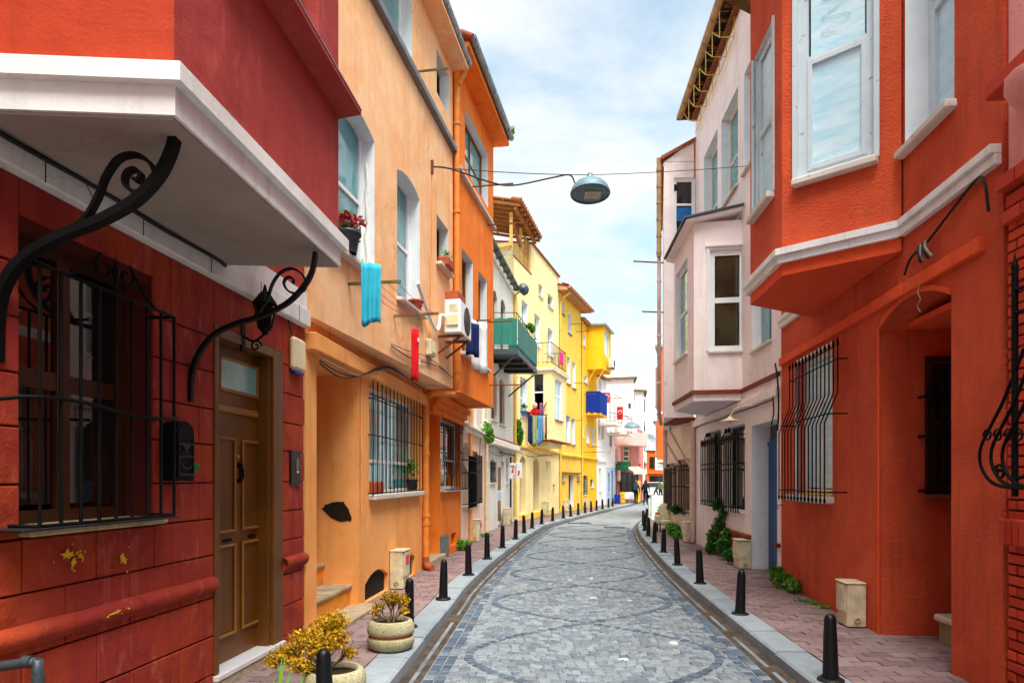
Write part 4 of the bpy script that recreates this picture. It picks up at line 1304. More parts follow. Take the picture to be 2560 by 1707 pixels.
m = MB(); W5.box(m, -.05, W5.L-.03, 8.72, 8.82, -.02, .07, .01); m.build('cornice_band', 'pale_grey_plaster', h5)
# balcony
p5 = [(-.74, 20.98), (.17, 20.98), (.93, 25.0), (-.13, 25.0)]
b5 = balcony(h5, p5, 1, 5.74, 6.86, 'dark_gutter', 'dark_iron', .16, .35)
q5 = offset_poly(p5, 1, -.015)
for a, b in zip(q5[:-1], q5[1:]):
    W = Wall((a.x, a.y), (b.x, b.y), 1); m = MB(); n = 14; vs = []; fs = []
    for k in range(n+1):
        o = .012*math.sin(k*2.1)+rnd.uniform(-.006, .006)
        for zz in (5.86, 6.25, 6.68 + .015*math.sin(k*1.3)): vs.append(W.P(W.L*k/n, zz, .02+o*(1 if zz < 6.6 else .3)))
    for k in range(n):
        for j in range(2): fs.append((k*3+j, (k+1)*3+j, (k+1)*3+j+1, k*3+j+1))
    m.mesh(vs, fs, .5, True); m.build('screen', 'green_screen', b5)
for a, b in ((.25, 1), (.5, 1), (.75, 1)):
    y = 20.98 + 4.02*a; x0, x1 = -.74+.61*a, .17+.76*a
    m = MB(); m.bar((x0, y, 5.52), (x1, y, 5.52), .06, .1); m.build('joist', 'dark_iron', b5)
for y, x0, x1 in ((21.0, -.74, .1), (24.95, -.13, .8)):
    m = MB(); m.bar((x0, y, 4.75), (x1, y, 5.54), .05, .05); m.build('strut', 'dark_iron', b5)
# projecting sign beside the door is a thing of its own (details)

# ---- pale yellow house with the open timber loft
W6 = Wall((.03, 26.02), (2.284, 33.3), 1)
h6 = thing('pale_yellow_house', 'tall pale yellow house with bay window and open timber roof loft', 'house', (1.1, 29.6, 0))
TOP6, LOFT = 11.55, 10.25
tl = W6.S(1220)
hs6 = []
def H6(u0, u1, vt, vb, rise=0, dep=.25): hs6.append(W6.hole(u0, u1, (u0, vt), (u1, vb), rise, dep)); return hs6[-1]
k6 = [H6(1237, 1246, 601, 686), H6(1258, 1270, 628, 712), H6(1198, 1212, 687, 750), H6(1227.5, 1240.5, 718, 800), H6(1258, 1270, 751, 822), H6(1195, 1211, 864, 960), H6(1185, 1189, 862, 885)]
d6 = [W6.hole(1194, 1208, (1194, 1046), .35, .2, .3), W6.hole(1225, 1238, (1225, 1052), .35, .15, .3), W6.hole(1253, 1266, (1253, 1058), .35, 0, .3), W6.hole(1270, 1275, (1270, 1112), (1275, 1135), 0, .12)]
rv = RV(); mb = MB()
W6.sheet(mb, 0, W6.L-.01, 3.05, LOFT, hs6, 0, .25, rv); W6.sheet(mb, 0, W6.L-.01, 0, 3.05, d6, 0, .25)
W6.sheet(mb, tl, W6.L-.01, LOFT, TOP6)
shell(mb, W6, 0, W6.L-.01, 0, LOFT, 4.0, True); 
m_ = Wall((W6.P(tl,0,0).x, W6.P(tl,0,0).y), (W6.P(tl,0,-4).x, W6.P(tl,0,-4).y), -1)
mb.face([W6.P(tl, LOFT, 0), W6.P(tl, TOP6, 0), W6.P(tl, TOP6+.6, -4), W6.P(tl, LOFT, -4)])
mb.face([W6.P(W6.L-.01, LOFT, 0), W6.P(W6.L-.01, LOFT, -4), W6.P(W6.L-.01, TOP6+.6, -4), W6.P(W6.L-.01, TOP6, 0)])
mb.build('wall', 'pale_yellow_plaster', h6)
hs6r = rv.build('reveal', 'white_reveal', h6)
for i, q in enumerate(k6): window(h6, W6, q, .22, 'white_plastic' if i not in (0, 1) else 'window_brown', 'glass_teal', 1, (1, 1) if q[3]-q[2] > .9 else (1,), .06, .05, .06, 'stone_sill')
for i, q in enumerate(d6[:3]):
    m = MB(); W6.box(m, q[0], q[1], q[2], q[3], -.29, -.24); dd = m.build('door' if i != 2 else 'shutter', ('brown_door', 'brown_door', 'white_plastic')[i], h6)
    if i < 2:
        for k in range(6):
            m = MB(); zz = q[2]+.1+(q[3]-q[2]-.5)*k/6; W6.box(m, q[0]+.08, q[1]-.08, zz, zz+.2, -.24, -.225, .006); m.build('panel', 'dark_brown_frame', dd)
for q in d6[:3]:
    m = MB(); W6.box(m, q[0]-.15, q[1]+.15, .1, .34, -.25, .1, .01); m.build('door_step', 'yellow_plaster', h6)
m = MB(); W6.box(m, 0, W6.L-.02, 2.98, 3.1, -.02, .1, .01); m.build('string_course', 'yellow_plaster', h6)
# concrete end wall of the loft
E6 = Wall((W6.P(.02,0,-1.6).x, W6.P(.02,0,-1.6).y), (W6.P(.02,0,0).x, W6.P(.02,0,0).y), 1)
m = MB(); E6.box(m, 0, E6.L, 9.05, 10.45, -.15, .02); m.build('parapet', 'concrete', h6)
m = MB(); W6.box(m, .0, tl, LOFT, LOFT+.06, -.2, .03, .01); m.build('parapet_edge', 'window_brown', h6)
# timber roof over the loft
for (t, o) in ((.12, -.1), (.12, -1.0), (1.4, -.1), (tl-.12, -.12), (tl-.35, -.16)):
    m = MB(); top = 11.95 - (t/tl)*.3 + (.75 if o < -.5 else 0); m.bar(W6.P(t, LOFT, o), W6.P(t, top, o), .12, .12, WL1.n); m.build('post', 'pale_timber', h6)
m = MB(); m.bar(W6.P(-.2, 12.0, .15), W6.P(tl+.1, 11.62, .15), .1, .16); m.build('eaves_beam', 'old_timber', h6)
m = MB(); m.bar(W6.P(.0, 10.7, -.05), W6.P(.0, 10.5, -2.4), .1, .14); m.build('tie_beam', 'pale_timber', h6)
m = MB(); m.bar(W6.P(.3, 11.6, -.1), W6.P(1.6, 10.9, -.1), .1, .1); m.build('brace', 'old_timber', h6)
for k in range(9):
    t = -.2 + (tl+.3)*k/8; dz = .38*k/8
    m = MB(); m.bar(W6.P(t, 12.05-dz, .35), W6.P(t, 12.9-dz, -3.0), .08, .1); m.build('rafter', 'old_timber', h6)
for k in range(6):
    m = MB(); o = .3-.6*k; z = 12.1+.152*k*1.0
    m.bar(W6.P(-.28, z+.06, o), W6.P(tl+.15, z-.32, o), .06, .05); m.build('batten', 'old_timber', h6)
m = MB(); m.prism([W6.P(-.3, 12.16, .4), W6.P(tl+.15, 11.76, .4), W6.P(tl+.15, 12.62, -3.0), W6.P(-.3, 13.02, -3.0)], (0,0,.05)); m.build('loft_roof', 'old_timber', h6)
for k in range(14):
    m = MB(); t = -.25 + (tl+.35)*k/13; z = 12.2-.4*(k/13)
    m.lathe(W6.P(t, z+.02, .42), [(.09,0),(.08,.4)], 8, (W6.n*-1+Vector((0,0,.25))), tint=rnd.random()); m.build('roof_tile', 'roof_tile', h6)
m = MB(); m.prism([W6.P(tl, TOP6, .08), W6.P(W6.L, TOP6, .08), W6.P(W6.L, TOP6+.6, -4), W6.P(tl, TOP6+.6, -4)], (0,0,.07)); m.build('roof', 'roof_tile', h6)
p_ = W6.P(.1, 0, .07); downpipe(h6, [(p_.x,p_.y,8.8), (p_.x,p_.y,.3)], .055, 'yellow_pipe', [(p_.x,p_.y,z) for z in (7.4, 6.2, 5.0, 3.4)])
# bay
P6 = [(.75, 28.36), (1.62, 28.02), (2.42, 30.55), (1.44, 30.6)]
w0 = Wall(P6[0], P6[1], 1); BW0 = w0; w1_ = Wall(P6[1], P6[2], 1)
q0 = w0.hole(1223, 1250, (1223, 856), (1223, 985), 0, .14); q1 = w1_.hole(1275, 1291, (1275, 868), (1291, 968), 0, .16)
mb = MB(); rv = RV(); bay_block(mb, P6, 1, 3.45, 6.2, {0: [q0], 1: [q1]}, rv); mb.build('bay', 'pale_yellow_plaster', h6); rv.build('bay_reveal', 'white_reveal', h6)
BAYQ = q0
# open sash with the room behind it
m = MB(); f = .06
w0.box(m, q0[0], q0[0]+f, q0[2], q0[3], -.14, -.05); w0.box(m, q0[1]-f, q0[1], q0[2], q0[3], -.14, -.05); w0.box(m, q0[0]+f, q0[1]-f, q0[3]-f, q0[3], -.14, -.05)
zz = q0[2] + (q0[3]-q0[2])*.64; w0.box(m, q0[0]+f, q0[1]-f, zz, zz+f, -.14, -.05)
ow = m.build('window', 'white_plastic', h6)
m = MB(); w0.box(m, q0[0]+f, q0[1]-f, zz+f, q0[3]-f, -.11, -.1); m.build('pane', 'glass_dark', ow)
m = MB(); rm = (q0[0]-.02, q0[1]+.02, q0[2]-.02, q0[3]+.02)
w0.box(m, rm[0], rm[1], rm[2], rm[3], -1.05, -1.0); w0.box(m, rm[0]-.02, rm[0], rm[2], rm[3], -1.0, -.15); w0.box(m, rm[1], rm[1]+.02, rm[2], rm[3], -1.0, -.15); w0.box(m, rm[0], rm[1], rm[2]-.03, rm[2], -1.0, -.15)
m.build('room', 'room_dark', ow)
window(h6, w1_, q1, .13, 'white_plastic', 'glass_sky', 2, (1.5, 1), .06, .06, .06, 'window_brown')
m = MB(); ring(m, P6, 1, .05, 3.28, 3.36); m.build('bay_red_line', 'brick_plinth', h6)
m = MB(); ring(m, P6, 1, .02, 3.36, 3.46); ring(m, offset_poly(P6, 1, -.15), 1, .0, 3.08, 3.279); m.build('bay_foot', 'pale_yellow_plaster', h6)
m = MB(); ring(m, P6, 1, .1, 6.2, 6.36); m.build('bay_cornice', 'stone_sill', h6)
P6b = [tuple(p.xy) for p in offset_poly(P6, 1, .03)]
balcony(h6, P6b, 1, 6.47, 7.35, 'yellow_plaster', 'black_iron', .1, .16)

# ---- yellow house with overhanging eaves
W7 = Wall((2.284, 33.32), (3.8, 37.6), 1)
h7 = thing('yellow_house', 'yellow house with copper-coloured overhanging eaves and brown street door', 'house', (3.0, 35.4, 0))
hs = [W7.hole(u0, u1, (u0, vt), (u1, vb), 0, .22) for u0, u1, vt, vb in ((1291,1296,691,724),(1305,1312.5,718,770),(1302,1310,817,884),(1315,1322,830,894),(1300,1310,953,1018),(1313,1320.5,960,1022),(1288,1296,1092,1106),(1325,1331,1094,1104))]
dr7 = W7.hole(1306, 1317, (1306, 1091), .3, 0, .25)
mb = MB(); rv = RV(); W7.sheet(mb, 0, W7.L-.01, 0, 10.9, hs + [dr7], 0, .22, rv); shell(mb, W7, 0, W7.L-.01, 0, 10.9, 4); mb.build('wall', 'yellow_plaster', h7); rv.build('reveal', 'white_reveal', h7)
for q in hs: window(h7, W7, q, .18, 'white_plastic', 'glass_sky', 1, (1,), .05, .05, .06, 'window_brown')
m = MB(); W7.box(m, dr7[0], dr7[1], .3, dr7[3], -.24, -.18); dd = m.build('door', 'brown_door', h7)
for k in range(4):
    m = MB(); W7.box(m, dr7[0]+.1, dr7[1]-.1, .5+k*.52, .92+k*.52, -.18, -.165, .01); m.build('panel', 'dark_brown_frame', dd)
m = MB(); W7.box(m, 0, W7.L-.02, 2.9, 3.0, -.02, .1, .01); m.build('string_course', 'yellow_plaster', h7)
m = MB(); W7.box(m, .05, W7.L-.3, 2.02, 2.09, -.02, .12, .01); m.build('ledge', 'window_brown', h7)
m = MB(); m.prism([W7.P(-.3, 10.9, -.3), W7.P(-.3, 10.85, .55), W7.P(-.3, 10.95, .55), W7.P(-.3, 11.2, -.3)], W7.d*(W7.L+.5)); m.build('eaves_board', 'copper_gutter', h7)
gutter(h7, W7, -.35, W7.L+.3, 11.0, .62, 'copper_gutter', .09)
m = MB(); m.prism([W7.P(-.3, 10.98, .5), W7.P(-.3, 11.06, .5), W7.P(-.3, 12.6, -4), W7.P(-.3, 12.5, -4)], W7.d*(W7.L+.5)); m.build('roof', 'brick_plinth', h7)
tile_edge(h7, W7, -.3, W7.L+.2, 11.1, .2, .55, .12)
p_ = W7.P(.08, 0, .07); downpipe(h7, [(p_.x+.45,p_.y-.1,10.8), (p_.x+.1,p_.y,10.6), (p_.x,p_.y,10.3), (p_.x,p_.y,.3)], .055, 'yellow_pipe', [(p_.x,p_.y,z) for z in (9, 7, 5, 3)])

# ---- golden house with boxed bay and blue balcony
W8 = Wall((3.8, 37.62), (5.15, 41.5), 1)
h8 = thing('golden_house', 'golden yellow house with boxed top bay and tarpaulin-hung balcony', 'house', (4.5, 39.6, 0))
hs = [W8.hole(u0, u1, (u0, vt), (u1, vb), 0, .2) for u0, u1, vt, vb in ((1339,1345,767,797),(1342,1349,860,882),(1336,1341,975,1005),(1347,1353,975,1018),(1359,1365,980,1022),(1338,1347,1092,1136),(1356,1363,1100,1118))]
mb = MB(); rv = RV(); W8.sheet(mb, 0, W8.L-.01, 0, 10.5, hs, 0, .2, rv); shell(mb, W8, 0, W8.L-.01, 0, 10.5, 4); mb.build('wall', 'golden_plaster', h8); rv.build('reveal', 'white_reveal', h8)
for i, q in enumerate(hs): window(h8, W8, q, .16, 'white_plastic' if i < 5 else 'dark_brown_frame', 'glass_sky' if i < 5 else 'glass_dark', 1, (1,), .05, .05)
grille(h8, W8, hs[5][0], hs[5][1], hs[5][2], hs[5][3], .05, 6, [hs[5][2]+.2, hs[5][3]-.2], 'black_iron', .013)
m = MB(); W8.box(m, 0, W8.L-.02, 2.88, 2.98, -.02, .1, .01); m.build('string_course', 'golden_plaster', h8)
P8 = [(4.31, 39.05), (5.2, 38.8), (5.95, 41.1), (5.0, 41.2)]
w8 = Wall(P8[1], P8[2], 1); q8 = (w8.L*.12, w8.L*.8, 8.9, 10.3, 0, .12)
mb = MB(); bay_block(mb, P8, 1, 8.0, 10.45, {1: [q8]}); mb.build('bay', 'golden_plaster', h8)
window(h8, w8, q8, .1, 'white_plastic', 'glass_sky', 3, (1,), .06)
m = MB(); ring(m, P8, 1, .18, 10.45, 10.55); m.build('bay_roof', 'zinc', h8)
for x in (4.6, 5.1):
    m = MB(); m.bar((x-.3, 38.95, 7.2), (x+.15, 38.8, 8.0), .05, .05); m.build('bay_strut', 'golden_plaster', h8)
gutter(h8, W8, -.1, 1.4, 10.55, .15, 'copper_gutter', .09)
m = MB(); m.prism([W8.P(-.1, 10.52, .25), W8.P(-.1, 10.6, .25), W8.P(-.1, 11.4, -4), W8.P(-.1, 11.3, -4)], W8.d*(W8.L+.1)); m.build('roof', 'roof_tile', h8)
Q8 = [(4.2, 38.75), (4.98, 38.6), (5.68, 40.9), (4.85, 41.0)]
bb = balcony(h8, Q8, 1, 5.62, 6.7, 'golden_plaster', 'dark_iron', .25, .3)
qq = offset_poly(Q8, 1, .02)
for a, b in zip(qq[:2], qq[1:3]):
    W = Wall((a.x, a.y), (b.x, b.y), 1); m = MB(); n = 10; vs = []; fs = []
    for k in range(n+1):
        o = rnd.uniform(-.02, .02)
        for zz in (5.5+rnd.uniform(-.05,.05), 6.1, 6.68): vs.append(W.P(W.L*k/n, zz, o))
    for k in range(n):
        for j in range(2): fs.append((k*3+j, (k+1)*3+j, (k+1)*3+j+1, k*3+j+1))
    m.mesh(vs, fs, .5, True); m.build('tarpaulin', 'tarp_blue', bb)
p_ = W8.P(.05, 0, .07); downpipe(h8, [(p_.x,p_.y,10.4), (p_.x,p_.y,.3)], .055, 'yellow_pipe', [(p_.x,p_.y,z) for z in (9, 7, 5, 3)])

for hh_, W_, u, v in ((h7, W7, 1302, 966), (h7, W7, 1318, 880), (h7, W7, 1308, 745), (h7, W7, 1324, 762), (h8, W8, 1337, 1038), (h8, W8, 1350, 1026), (h8, W8, 1360, 1038), (h8, W8, 1338, 905)):
    rods(hh_, W_, u, 0, v, .75)
# ---- white house, blue-fronted white house, pink house, white tower
W9 = Wall((5.15, 41.52), (6.06, 43.9), 1)
h9 = thing('small_white_house', 'small white house with flag-hung balcony next to the golden house', 'house', (5.6, 42.7, 0))
hs = [W9.hole(u0, u1, (u0, vt), (u1, vb), 0, .18) for u0, u1, vt, vb in ((1374,1379,962,1006),(1382,1387,968,1008),(1376,1381,1075,1128),(1376,1380,873,892))]
mb = MB(); W9.sheet(mb, 0, W9.L-.01, 0, 8.0, hs); shell(mb, W9, 0, W9.L-.01, 0, 8.0, 4); mb.build('wall', 'white_plaster', h9)
for q in hs: window(h9, W9, q, .14, 'white_plastic', 'glass_dark', 1, (1,), .05, .04)
m = MB(); W9.box(m, 0, W9.L, 2.8, 2.9, -.02, .1); m.build('string_course', 'cream_plaster', h9)
m = MB(); m.prism([W9.P(-.1, 7.98, .3), W9.P(-.1, 8.08, .3), W9.P(-.1, 9.2, -4), W9.P(-.1, 9.1, -4)], W9.d*(W9.L+.2)); m.build('roof', 'roof_tile', h9)
balcony(h9, [(5.35, 42.0), (6.3, 41.7), (7.1, 43.7), (6.0, 43.9)], 1, 5.2, 6.9, 'cream_plaster', 'dark_iron', .15, .22)
W10 = Wall((6.06, 43.92), (6.98, 46.2), 1)
h10 = thing('blue_fronted_house', 'white house with pale blue shop front below a balcony', 'house', (6.5, 45, 0))
hs = [W10.hole(u0, u1, (u0, vt), (u1, vb), 0, .18) for u0, u1, vt, vb in ((1396,1400,1085,1130),(1404,1408,1080,1150),(1400,1405,990,1025))]
mb = MB(); W10.sheet(mb, 0, W10.L-.01, 0, 2.5, hs); mb.build('shop_front', 'pale_blue_plaster', h10)
mb = MB(); W10.sheet(mb, 0, W10.L-.01, 2.5, 7.3, hs); shell(mb, W10, 0, W10.L-.01, 0, 7.3, 4); mb.build('wall', 'pink_white_plaster', h10)
for q in hs: window(h10, W10, q, .14, 'white_plastic', 'glass_dark', 1, (1,), .05, .04)
balcony(h10, [(6.1, 44.0), (7.3, 43.6), (8.15, 46.0), (6.95, 46.2)], 1, 4.75, 5.75, 'cream_plaster', 'dark_iron', .15, .22)
for x in (6.5, 7.2):
    m = MB(); m.bar((6.2, 44.1, 3.3), (x+.3, 43.8, 4.6), .05, .05); m.build('strut', 'pink_plaster', h10)
P11 = [(6.98, 46.22), (7.45, 48.4), (9.2, 49.6), (10.2, 53)]
h11 = thing('pink_house', 'pink house with jettied upper floor above the far shops', 'house', (7.6, 48.2, 0))
wp_ = Wall(P11[1], P11[2], 1); q11 = wp_.hole(1432, 1448, (1432, 1022), (1432, 1060), 0, .15)
mb = MB(); bay_block(mb, P11 + [(6.5, 53)], 1, 0, 5.4, {1: [q11]}); mb.build('wall', 'rose_plaster', h11)
window(h11, wp_, q11, .12, 'cream_pipe', 'glass_dark', 1, (1, 1.4, 1), .1)
P11b = [(7.0, 46.4), (7.95, 46.4), (9.6, 48.3), (9.8, 49.8), (7.4, 49)]
mb = MB(); bay_block(mb, P11b, 1, 4.05, 4.95); mb.build('balcony_parapet', 'pink_plaster', h11)
mb = MB(); bay_block(mb, [(7.0, 46.6), (7.25, 46.5), (7.7, 48.35), (7.2, 48.4)], 1, 1.6, 4.05); mb.build('side_pier', 'pink_plaster', h11)
mb = MB(); ring(mb, [(7.3, 48.2), (7.9, 48.0), (9.0, 49.2), (8.8, 49.6)], 1, 0, 4.95, 6.1); mb.build('upper_room', 'pink_white_plaster', h11)
for k in range(7):
    m = MB(); a = Vector((7.95, 46.45, 4.95)).lerp(Vector((9.55, 48.3, 4.95)), k/6); m.tube([a, a+Vector((0,0,.5))], .015, 5); m.build('baluster', 'dark_iron', h11)
P12 = [(7.0, 52.2), (9.2, 51.6), (9.5, 54.2), (10.55, 54.6), (11.2, 58.5), (8, 59)]
h12 = thing('white_tower_house', 'tall plain white building closing the left side of the street', 'house', (9.6, 53, 0))
wa, wb_ = Wall(P12[0], P12[1], 1), Wall(P12[2], P12[3], 1)
qa = wa.hole(1443, 1449, (1443, 926), (1443, 938), 0, .15)
mb = MB(); bay_block(mb, P12[:3] + [(8, 57)], 1, 0, 9.3, {0: [qa]}); bay_block(mb, P12[2:], 1, 0, 8.7); mb.build('wall', 'white_plaster', h12)
window(h12, wa, qa, .1, 'dark_brown_frame', 'glass_dark', 1, (1,), .05)
m = MB(); ring(m, P12[:3], 1, .25, 9.3, 9.42); ring(m, P12[2:5], 1, .25, 8.7, 8.82); m.build('eaves', 'weathered_wood', h12)
m = MB(); ring(m, P12[2:5], 1, .08, 5.1, 5.2); ring(m, P12[2:5], 1, .08, 3.6, 3.7); m.build('string_course', 'cream_plaster', h12)
for k, (z0, z1) in enumerate(((7.2, 8.2), (5.6, 6.4), (4.0, 4.8), (2.2, 3.2))):
    w = Wall(P12[3], P12[4], 1); window(h12, w, (.6, 1.4, z0, z1), .0, 'dark_brown_frame', 'glass_dark', 1, (1,), .06, off=.06)
    w = Wall(P12[1], P12[2], 1); window(h12, w, (.9, 1.6, z0, z1), .0, 'dark_brown_frame', 'glass_dark', 1, (1,), .06, off=.06)
# ================================================================== RIGHT SIDE: orange-red stucco house with the angular bay
WR1 = Wall((3.62, 5.03), (4.21, 10.67), -1)
r1 = thing('orange_red_house', 'orange-red stucco house on the right with angular bay and arched porch', 'house', (3.9, 7.8, 0))
al = (WR1.S(2185), WR1.S(2020), .08, 3.47, .17, 1.6)
wr = WR1.hole(1830, 1912, (1912, 790), (1912, 1138), 0, .2)
W3r = WR1.hole(2079, 2192, 7.5, (2079, 345), 0, .3)
mb = MB(); WR1.sheet(mb, 0, WR1.L-.01, 0, 4.2, [al, wr]); shell(mb, WR1, 0, WR1.L-.01, 0, 7.95, 5); mb.build('wall', 'red_stucco', r1)
mb = MB(); rv = RV(); WR1.sheet(mb, 0, WR1.L-.01, 4.2, 7.95, [W3r], 0, .3, rv); mb.build('upper_wall', 'red_stucco', r1); rv.build('reveal', 'old_white_paint', r1)
# deep porch; its far cheek carries a barred window
m = MB(); WR1.box(m, al[0]-.02, al[1]+.02, 0, 3.5, -1.66, -1.6); m.build('porch_wall', 'orange_red_smooth', r1)
m = MB(); WR1.box(m, al[0]+.15, al[1]-.2, .4, 2.7, -1.6, -1.55); m.build('porch_door', 'dark_brown_frame', r1)
m = MB(); WR1.box(m, al[0]+.004, al[1]-.004, 3.3, 3.36, -1.6, -.25); m.build('porch_ceiling', 'orange_red_smooth', r1)
pj, pk = WR1.P(al[1], 0, 0), WR1.P(al[1], 0, -1.6)
JC = Wall((pj.x, pj.y), (pk.x, pk.y), 1); JC.n = -WR1.d
gw = (JC.S(2122), JC.S(2122)+.75, JC.Z(2122, 1135), JC.Z(2122, 820), 0, .1)
window(r1, JC, gw, .03, 'dark_brown_frame', 'glass_dark', 2, (1.1, 1), .06, .05, .12, 'brick_plinth', off=.045)
grille(r1, JC, gw[0]+.0, gw[1]+.0, gw[2]-.02, gw[3]-.25, .1, 6, [gw[2]+.04, gw[2]+.42*(gw[3]-gw[2]), gw[3]-.42], 'black_iron', .013, stub=.05)
pc = WR1.S(2150, -.45)
m = MB(); WR1.box(m, al[0]+.02, pc, .33, .4, -1.55, -.42, .02); s_ = m.build('porch_step', 'stone_sill', r1)
m = MB(); WR1.box(m, al[0]+.02, pc-.04, .1, .33, -1.55, -.46); m.build('riser', 'concrete', s_)
m = MB(); e = .035
WR1.box(m, al[1], al[1]+e, .12, 3.31, -.02, .012, .006)
for k in range(12):
    q0, q1 = k/12, (k+1)/12
    f = lambda q: (al[0]+(al[1]-al[0])*q, 3.47-.17*(2*q-1)**2)
    (ta, za), (tb, zb) = f(q0), f(q1)
    m.prism([WR1.P(ta, za, -.01), WR1.P(tb, zb, -.01), WR1.P(tb, zb+.05, -.01), WR1.P(ta, za+.05, -.01)], WR1.n*.025)
m.build('arch_moulding', 'orange_red_smooth', r1)
# ledge band in pieces
t = WR1.S(2264); k = 0
cuts = [t] + [WR1.S(u) for u in (2205, 2150, 2085, 2010, 1960, 1905, 1850)] + [WR1.L-.03]
cuts = sorted(cuts)
for a, b in zip(cuts[:-1], cuts[1:]):
    m = MB(); WR1.box(m, a+.003, b-.003, 3.5, 3.62, -.02, .055+rnd.uniform(-.006, .006), .008); m.build('ledge_stone', 'orange_red_smooth', r1)
# barred window
wo = window(r1, WR1, wr, .16, 'old_white_paint', 'papered_glass', 1, (2.2, 1), .07, None, bars_w=.06)
m = MB(); WR1.box(m, (wr[0]+wr[1])/2-.03, (wr[0]+wr[1])/2+.03, wr[2]+.07, wr[2]+(wr[3]-wr[2])*.65, -.158, -.105); m.build('mullion', 'old_white_paint', wo)
m = MB(); WR1.box(m, wr[0]-.02, wr[1]+.02, wr[3], wr[3]+.03, -.05, .015); WR1.box(m, wr[1], wr[1]+.03, wr[2], wr[3], -.05, .015); m.build('white_border', 'old_white_paint', wo)
m = MB(); WR1.box(m, wr[0]-.06, wr[1]+.06, wr[2]-.1, wr[2]-.01, -.1, .16, .02); m.build('sill', 'stone_sill', wo)
m = MB(); WR1.box(m, wr[0]+.05, wr[1]-.5, wr[2]-.008, wr[2]+.012, -.1, .12, .004); m.build('yellow_tile', 'yellow_paint', wo)
zb0, zb1 = wr[2]-.05, wr[3]-.1
def bow1(z):
    q = (z - zb0)/(zb1-zb0)
    return .15*max(0, min(1, (.66-q)/.12))
G0, G1 = WR1.S(1918, .13), WR1.S(1786, .27)
gg = grille(r1, WR1, G0, G1, zb0, zb1, .1, 14, [zb0+.1, zb0+.56*(zb1-zb0), zb1-.16], 'black_iron', .0085, True, .009, bow1, .02)
# upper bay
PB = [(3.765, 6.6), (2.93, 7.41), (3.02, 8.65), (4.07, 9.3)]
w2, w1r = Wall(PB[0], PB[1], -1), Wall(PB[1], PB[2], -1)
q2 = w2.hole(1832, 2008, 7.45, (1832, 415), 0, .12); q1 = w1r.hole(1732, 1776, 6.95, (1732, 500), 0, .12)
mb = MB(); rv = RV(); bay_block(mb, PB, -1, 4.18, 7.95, {0: [q2], 1: [q1]}, rv); by = mb.build('bay', 'red_stucco', r1); rv.build('bay_reveal', 'flaking_blue_white', r1)
m = MB(); ring(m, PB, -1, .0, 3.95, 4.08); m.build('bay_foot', 'orange_red_smooth', r1)
m = MB(); ring(m, PB, -1, .05, 4.08, 4.16); ring(m, PB, -1, .085, 4.16, 4.23)
sA, sB = (Vector((PB[0][0], PB[0][1], 0))-WR1.a).dot(WR1.d), (Vector((PB[3][0], PB[3][1], 0))-WR1.a).dot(WR1.d)
for a_, b_ in ((.02, sA-.02), (sB+.02, WR1.L-.05)):
    WR1.box(m, a_, b_, 4.08, 4.16, -.02, .05, .004); WR1.box(m, a_, b_, 4.162, 4.23, -.02, .085, .004)
m.build('bay_trim', 'white_paint_trim', r1)
for W, q, cols in ((w2, q2, 1), (w1r, q1, 1), (WR1, W3r, 1)):
    wn_ = window(r1, W, q, .1 if W is not WR1 else .26, 'flaking_blue_white', 'papered_glass', cols, (1, 1), .085, None, bars_w=.08)
    m = MB(); W.box(m, q[0]-.04, q[1]+.04, q[2]-.075, q[2]-.002, -.05, .09, .012); m.build('sill', 'stone_sill', wn_)
    if W is not WR1:
        m = MB(); e = .05
        W.box(m, q[0]-e, q[0], q[2], q[3], -.02, .02); W.box(m, q[1], q[1]+e, q[2], q[3], -.02, .02); m.build('architrave', 'flaking_blue_white', wn_)
    m = MB(); e = .135; za, zb = q[2]+.085, q[2]+(q[3]-q[2])*.5; o = -.045 if W is not WR1 else -.205
    for t0, t1, z0, z1 in ((q[0]+.085, q[0]+e, za, zb), (q[1]-e, q[1]-.085, za, zb), (q[0]+e, q[1]-e, za, za+.06), (q[0]+e, q[1]-e, zb-.06, zb)):
        W.box(m, t0, t1, z0, z1, o-.04, o+.006, .004)
    m.build('sash', 'flaking_blue_white', wn_)
    if W is not w1r:
        r_ = random.Random(3); zt = q[2]+(q[3]-q[2])*.58; tc2 = (q[0]+q[1])/2; o = -.07 if W is not WR1 else -.228
        for k in range(3):
            m = MB().tube(smooth_path([W.P(tc2 + .17*math.sin(j*1.9+k), zt+.2*k+.05*j, o) for j in range(6)], 5), .002, 4); m.build('scribble', 'glass_door', wn_)
# eaves corner
PE = [tuple(p.xy) for p in offset_poly(PB, -1, .0)]
m = MB(); ring(m, PE, -1, .32, 7.95, 8.05); m.build('eaves_board', 'weathered_wood', r1)
m = MB(); ring(m, PE, -1, .28, 8.05, 8.2); m.build('roof', 'roof_tile', r1)
we = Wall(PE[1], PE[2], -1); tile_edge(r1, we, -.2, we.L+.25, 8.1, .0, .42, .15, 'tan_gutter')
